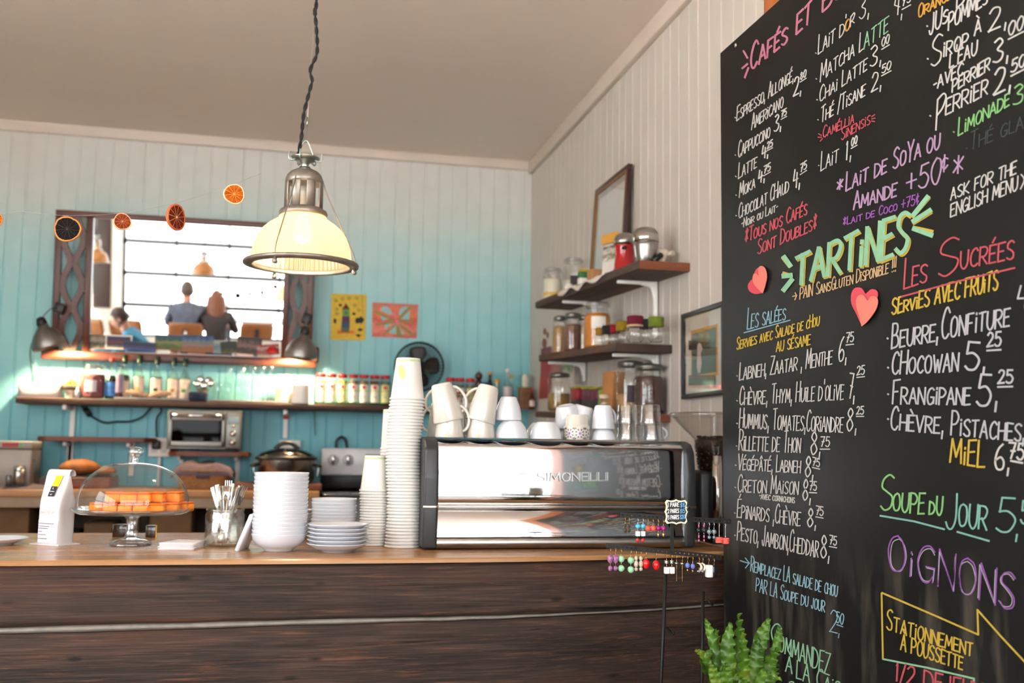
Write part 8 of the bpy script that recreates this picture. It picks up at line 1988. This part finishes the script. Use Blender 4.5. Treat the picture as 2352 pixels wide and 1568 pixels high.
def fshape(pts, m, name, o=.0012):
    mb = MB(); q = [fpz(*p_) for p_ in pts]; A_ = [mb.bm.verts.new((x, y, sg_ * o)) for x, y in q]; B_ = [mb.bm.verts.new((x, y, sg_ * (o + .0008))) for x, y in q]
    mb.bm.faces.new(A_); mb.bm.faces.new(B_[::-1]); n = len(q)
    for i in range(n): mb.bm.faces.new([A_[i], A_[(i + 1) % n], B_[(i + 1) % n], B_[i]])
    return mb.build(name, m, r)
fshape([(205, 575), (512, 600), (512, 690), (205, 715)], mat('pic_dark', (40, 32, 26), rough=.6), 'dark_band')
fshape([(205, 1075), (590, 1070), (590, 1105), (205, 1105)], mat('pic_rust', (122, 50, 34), rough=.6), 'rust_band')
fshape([(205, 1108), (590, 1106), (590, 1215), (205, 1220)], mat('pic_olive', (88, 84, 52), rough=.6, var=.2), 'olive_band')
fshape([(350, 610), (385, 620), (410, 700), (380, 760), (395, 900), (375, 1040), (345, 1040), (325, 940), (335, 780), (335, 650)], mat('pic_pale_pink', (206, 176, 170), rough=.6, var=.15), 'pale_figure', .0022)
# ================================================================== FRONT ROOM (seen in the mirror and in the polished machine)
ply = mat('plywood', (128, 76, 32), rough=.45, var=.12, scale=10)
dark_st = mat('dark_chair_steel', (60, 60, 66), rough=.4, metal=.7)
def chair(x, y, rz, lab, z=0, sc=1.16):
    r = thing('chair', lab, 'chair', (x, y, z), (0, 0, rz), 'plywood chairs by the front window'); r.scale = (sc,) * 3
    MB().box((0, 0, .46), (.40, .39, .014), bev=.006).build('seat', ply, r)
    mb = MB(); rows = []
    for j in range(6):
        t = j / 5; rows.append([(.19 * u * (1 if .1 < t < .9 else .9), .20 + .02 * (1 - u * u) + .05 * t, .66 + .19 * t) for u in [-1 + 2 * i / 8 for i in range(9)]])
    mb.grid(rows); mb.build('backrest', ply, r, solid=.012)
    MB().box((0, .225, .62), (.05, .012, .34), bev=.004, rot=Euler((-.2, 0, 0))).build('back_strap', dark_st, r)
    for sx in (-1, 1):
        for sy in (-1, 1): MB().tube([(sx * .17, sy * .16, .455), (sx * .20, sy * .20, 0)], .011, 8).build('leg', dark_st, r)
    return r
# long bar table at the window
tbl = thing('window_table', 'long grey table under the front window', 'table', (-.6, -2.25, 0))
MB().box((0, 0, .90), (3.4, .5, .03), bev=.004).build('top', mat('grey_table', (170, 168, 164), rough=.4), tbl)
for sx in (-1.6, -.2, 1.6):
    for sy in (-.2, .2): MB().tube([(sx, sy, .89), (sx, sy, 0)], .016, 8).build('leg', dark_st, tbl)
p = (-1.5, -2.22, .916); o = MB().lathe([(0, 0), (.05, 0), (.06, .12), (.055, .12), (.045, .006), (0, .006)], 20).build('plant_cup', mat('brown_cup', (110, 70, 60), rough=.6), loc=p); tag(o, 'brown pot on the window table in the mirror', 'pot')
near = thing('cafe_table', 'pale table with papers at the left of the room', 'table', (-2.35, .75, 0))
MB().box((0, 0, .735), (1.3, .7, .03), bev=.004).build('top', mat('pale_table', (206, 204, 200), rough=.4), near)
for sx in (-.58, .58):
    for sy in (-.28, .28): MB().tube([(sx, sy, .72), (sx, sy, 0)], .016, 8).build('leg', dark_st, near)
r = bottle((-2.35, .9, .752), .05, .30, 'clear water bottle with a leaf sprig on the pale table', None, .4, syrup_c, None, None, name='water_bottle')
mb = MB(); mb.tube([(0, 0, .1), (0, 0, .36)], .003, 6); mb.ball((.03, 0, .40), .05, sc=(.5, .15, 1.2), seg=10, rings=8, rot=Euler((0, .5, 0))); mb.ball((-.02, .01, .36), .035, sc=(.5, .15, 1.1), seg=10, rings=8, rot=Euler((0, -.5, 0)))
mb.build('leaf_sprig', mat('sprig_green', (150, 196, 84), rough=.5), r)
chair(-1.28, -1.35, 0, 'plywood chair behind the seated man at the window')
chair(-1.95, -1.5, .3, 'plywood chair left of the seated couple, turned a little')
chair(-.45, -1.6, -.2, 'plywood chair right of the seated woman at the window')
chair(-2.35, -1.5, .5, 'plywood chair furthest left at the window table')

skin = mat('skin', (176, 126, 102), rough=.5, var=.05, sss=.1)
def limb_body(name, parent, joints, edges, m, levels=2, root=0):
    me = bpy.data.meshes.new(name); me.from_pydata([j[0] for j in joints], edges, []); o = bpy.data.objects.new(name, me); COL.objects.link(o); o.parent = parent
    md = o.modifiers.new('skin', 'SKIN'); md.use_smooth_shade = True
    for i, (p_, rr_) in enumerate(joints):
        v = me.skin_vertices[0].data[i]; v.radius = (rr_, rr_) if not isinstance(rr_, tuple) else rr_; v.use_root = (i == root)
    s_ = o.modifiers.new('sub', 'SUBSURF'); s_.levels = 1; s_.render_levels = levels
    me.materials.append(m); return o
def hand(parent, wrist, dirv, palm_n, m, curl=.5):
    """palm and five separate fingers"""
    d = Vector(dirv).normalized(); n = Vector(palm_n).normalized(); s_ = d.cross(n).normalized(); w = Vector(wrist)
    mb = MB(); mb.ball(w + d * .045, .05, sc=(.9, .8, .36), seg=12, rings=8, rot=frame_of(d, s_, n, Vector()).to_3x3().to_euler())
    for i, L_ in enumerate((.066, .076, .072, .056)):
        b0 = w + d * .085 + s_ * (-.03 + i * .02); c = curl * (1 + .1 * i)
        mb.tube([b0 - d * .02, b0 + d * L_ * .4 - n * L_ * .12 * c, b0 + d * L_ * .72 - n * L_ * .38 * c, b0 + d * L_ * .85 - n * L_ * .72 * c], [.0095, .009, .0085, .006], 8)
    t0 = w + d * .03 - s_ * .035; mb.tube([t0, t0 + d * .025 - s_ * .02 - n * .006, t0 + d * .055 - s_ * .026 - n * .018], [.012, .0105, .007], 8)
    return mb.build('hand', m, parent)
def head(parent, c, yaw, pitch, hair_m, long=0, bald=False, sc=1):
    R = Euler((pitch, 0, yaw)); mt = Matrix.Translation(c) @ R.to_matrix().to_4x4() @ Matrix.Scale(sc, 4)
    mb = MB(); mb.ball((0, 0, 0), .1, sc=(.76, .95, 1.14), seg=24, rings=18)
    for v in mb.bm.verts:
        if v.co.z < -.02: v.co.x *= 1 - .28 * min(1, (-v.co.z - .02) / .09); v.co.y = v.co.y * .92 - .008
    mb.ball((0, -.098, -.012), .017, sc=(.7, .9, 1.3), seg=10, rings=8)
    for sx in (-1, 1): mb.ball((sx * .078, .005, -.008), .026, sc=(.35, .7, 1.1), seg=10, rings=8); mb.ball((sx * .03, -.082, .018), .016, sc=(1, .5, .5), seg=8, rings=6)
    mb.ball((0, -.086, -.052), .024, sc=(1, .35, .3), seg=10, rings=6)
    mb.bm.transform(mt); mb.build('head', skin, parent)
    e = MB()
    for sx in (-1, 1): e.ball((sx * .03, -.089, .014), .008, seg=8, rings=6)
    e.bm.transform(mt); e.build('eyes', mat('eye_dark', (50, 40, 36), rough=.2), parent)
    h = MB(); h.ball((0, .012, .018), .1, sc=(.83, .98, 1.12), seg=24, rings=18)
    for v in list(h.bm.verts):
        if v.co.y < -.045 and v.co.z < .07: v.co.y = -.045; v.co.z = max(v.co.z, .03)
        if v.co.z < -.05 and not long: v.co.z = -.05
    if long:
        rows = []
        for j in range(12):
            t = j / 11; rows.append([((.112 + .03 * math.sin(t * 3)) * math.cos(a) * (1 - .35 * t * t), .02 + (.10 - .03 * t) * math.sin(a) + .02 * t, .05 - long * t) for a in [-.35 + (PI + .7) * i / 16 for i in range(17)]])
        h.grid(rows)
    h.bm.transform(mt); h.build('hair', hair_m, parent)
def seated(name, lab, loc, rz, shirt, trousers, hair_m, long=0, lean=0.0, arms='table', headyaw=0, headpitch=0, sc=1, short_sleeve=False):
    """seated figure facing -y, hips at z = .5"""
    r = thing(name, lab, 'person', loc, (0, 0, rz)); r.scale = (sc,) * 3
    cl, sl = math.cos(lean), math.sin(lean)
    def T(x, y, z): dz = z - .52; return (x, y * cl - dz * sl if True else y, .52 + dz * cl + y * sl)
    torso = [((0, 0, .52), .15), (T(0, .0, .66), .142), (T(0, .005, .82), .15), (T(0, .01, .98), .145), (T(0, .0, 1.07), .07)]
    L = []; E_2 = [(0, 1), (1, 2), (2, 3), (3, 4)]; J = torso[:]
    hands = []
    for sx in (-1, 1):
        sh_ = T(sx * .17, 0, 1.0)
        if arms == 'table': el = (sx * .25, sh_[1] - .16, sh_[2] - .24); wr = (sx * .12, sh_[1] - .38, max(.80, sh_[2] - .24))
        else: el = (sx * .27, sh_[1] - .12, sh_[2] - .2); wr = (sx * .16, sh_[1] - .22, sh_[2] - .02)
        i = len(J)
        J += [(sh_, .068), (el, .05), (tuple(Vector(el).lerp(Vector(wr), .92)), .036)]; E_2 += [(3, i), (i, i + 1), (i + 1, i + 2)]; hands.append((el, wr))
    limb_body('body', r, J, E_2, shirt)
    J = [((0, 0, .50), .14)]; E_3 = []
    for sx in (-1, 1):
        i = len(J); J += [((sx * .09, -.04, .50), .09), ((sx * .11, -.42, .50), .066), ((sx * .11, -.40, .10), .046), ((sx * .11, -.40, .07), .046)]; E_3 += [(0, i), (i, i + 1), (i + 1, i + 2), (i + 2, i + 3)]
        MB().box((sx * .11, -.46, .035), (.09, .26, .07), bev=.03, seg=3).build('shoe', mat('dark_shoe', (40, 36, 34), rough=.5), r)
    limb_body('trousers', r, J, E_3, trousers)
    nk = Vector(T(0, -.005, 1.05)); hd = Vector(T(0, -.02, 1.21))
    MB().tube([nk - Vector((0, 0, .03)), nk.lerp(hd, .6)], [.056, .05], 14).build('neck', skin, r)
    head(r, hd, headyaw, headpitch, hair_m, long)
    for el, wr in hands:
        d_ = (Vector(wr) - Vector(el)).normalized(); MB().tube([Vector(el).lerp(Vector(wr), .55 if short_sleeve else .85), wr], [.036, .029], 10).build('wrist', skin, r)
        hand(r, Vector(wr) - d_ * .005, d_, (0, 0, 1), skin)
    return r
denim = mat('dark_denim', (46, 54, 74), rough=.9, var=.15, scale=30); grey_j = mat('slate_jacket', (76, 84, 100), rough=.9, var=.2, scale=14); dkcoat = mat('black_coat', (48, 44, 44), rough=.9, var=.15)
brownhair = mat('brown_hair', (104, 62, 42), rough=.6, var=.35, scale=60, stretch=(3, 3, .4)); dkhair = mat('dark_short_hair', (66, 54, 50), rough=.7, var=.2); greyhair = mat('cropped_hair', (62, 48, 40), rough=.8, var=.2, scale=60)
seated('person', 'person in a slate blue jacket seated with back to the mirror at the window', (-1.32, -1.62, .06), 0, grey_j, denim, dkhair, sc=1.06)
seated('person', 'person with long brown hair and a dark coat seated at the window', (-.94, -1.62, .04), .1, dkcoat, denim, brownhair, long=.42, headyaw=.1)
seated('person', 'person with cropped hair in a blue T-shirt leaning over the pale table', (-1.46, .66, .13), -PI / 2, mat('blue_tshirt', (50, 120, 150), rough=.9, var=.08), denim, greyhair, lean=.5, headpitch=.55, short_sleeve=True)
chair(-1.46, .66, -PI / 2, 'plywood chair under the person in the blue shirt', 0, 1.3)
# second pendant lamp and globe seen in the mirror
pendant(Vector((-1.08, -1.15, 1.62)), .17, 'ribbed glass pendant lamp over the window table, seen in the mirror', 4, (-1.08, -1.15, CEIL), False)
pendant(Vector((-2.35, -1.0, 1.72)), .17, 'ribbed glass pendant lamp far left of the front room', 4, (-2.35, -1.0, CEIL), False)
# tall leafy plant near the window, reflected in the coffee machine
r = thing('rubber_plant', 'tall leafy plant in a basket pot by the front window', 'potted plant', (1.75, -1.6, 0))
MB().lathe([(0, 0), (.17, 0), (.21, .34), (.19, .34), (.17, .3), (0, .3)], 32).build('pot', wick, r)
rp = random.Random(5); lfm = mat('rubber_leaf', (74, 116, 52), rough=.35, var=.3)
MB().tube([(0, 0, .3), (.02, .01, .8), (-.03, 0, 1.3)], [.018, .014, .008], 8).build('stem', mat('plant_stem', (86, 70, 50), rough=.7), r)
for i in range(26):
    a = i * 2.4; z = .5 + i * .033; L_ = .34 * (1 - .3 * i / 26); d = Vector((math.cos(a), math.sin(a), .35)).normalized(); s_ = d.cross(Vector((0, 0, 1))).normalized(); mb = MB(); rows = []
    for j in range(7):
        t = j / 6; w = .06 * math.sin(PI * min(1, t * .93 + .05)) ** .8; p_ = Vector((0, 0, z)) + d * (.05 + L_ * t) - Vector((0, 0, .14 * t * t))
        rows.append([p_ - s_ * w, p_ - Vector((0, 0, .012)), p_ + s_ * w])
    mb.grid(rows); mb.build('leaf', lfm, r)
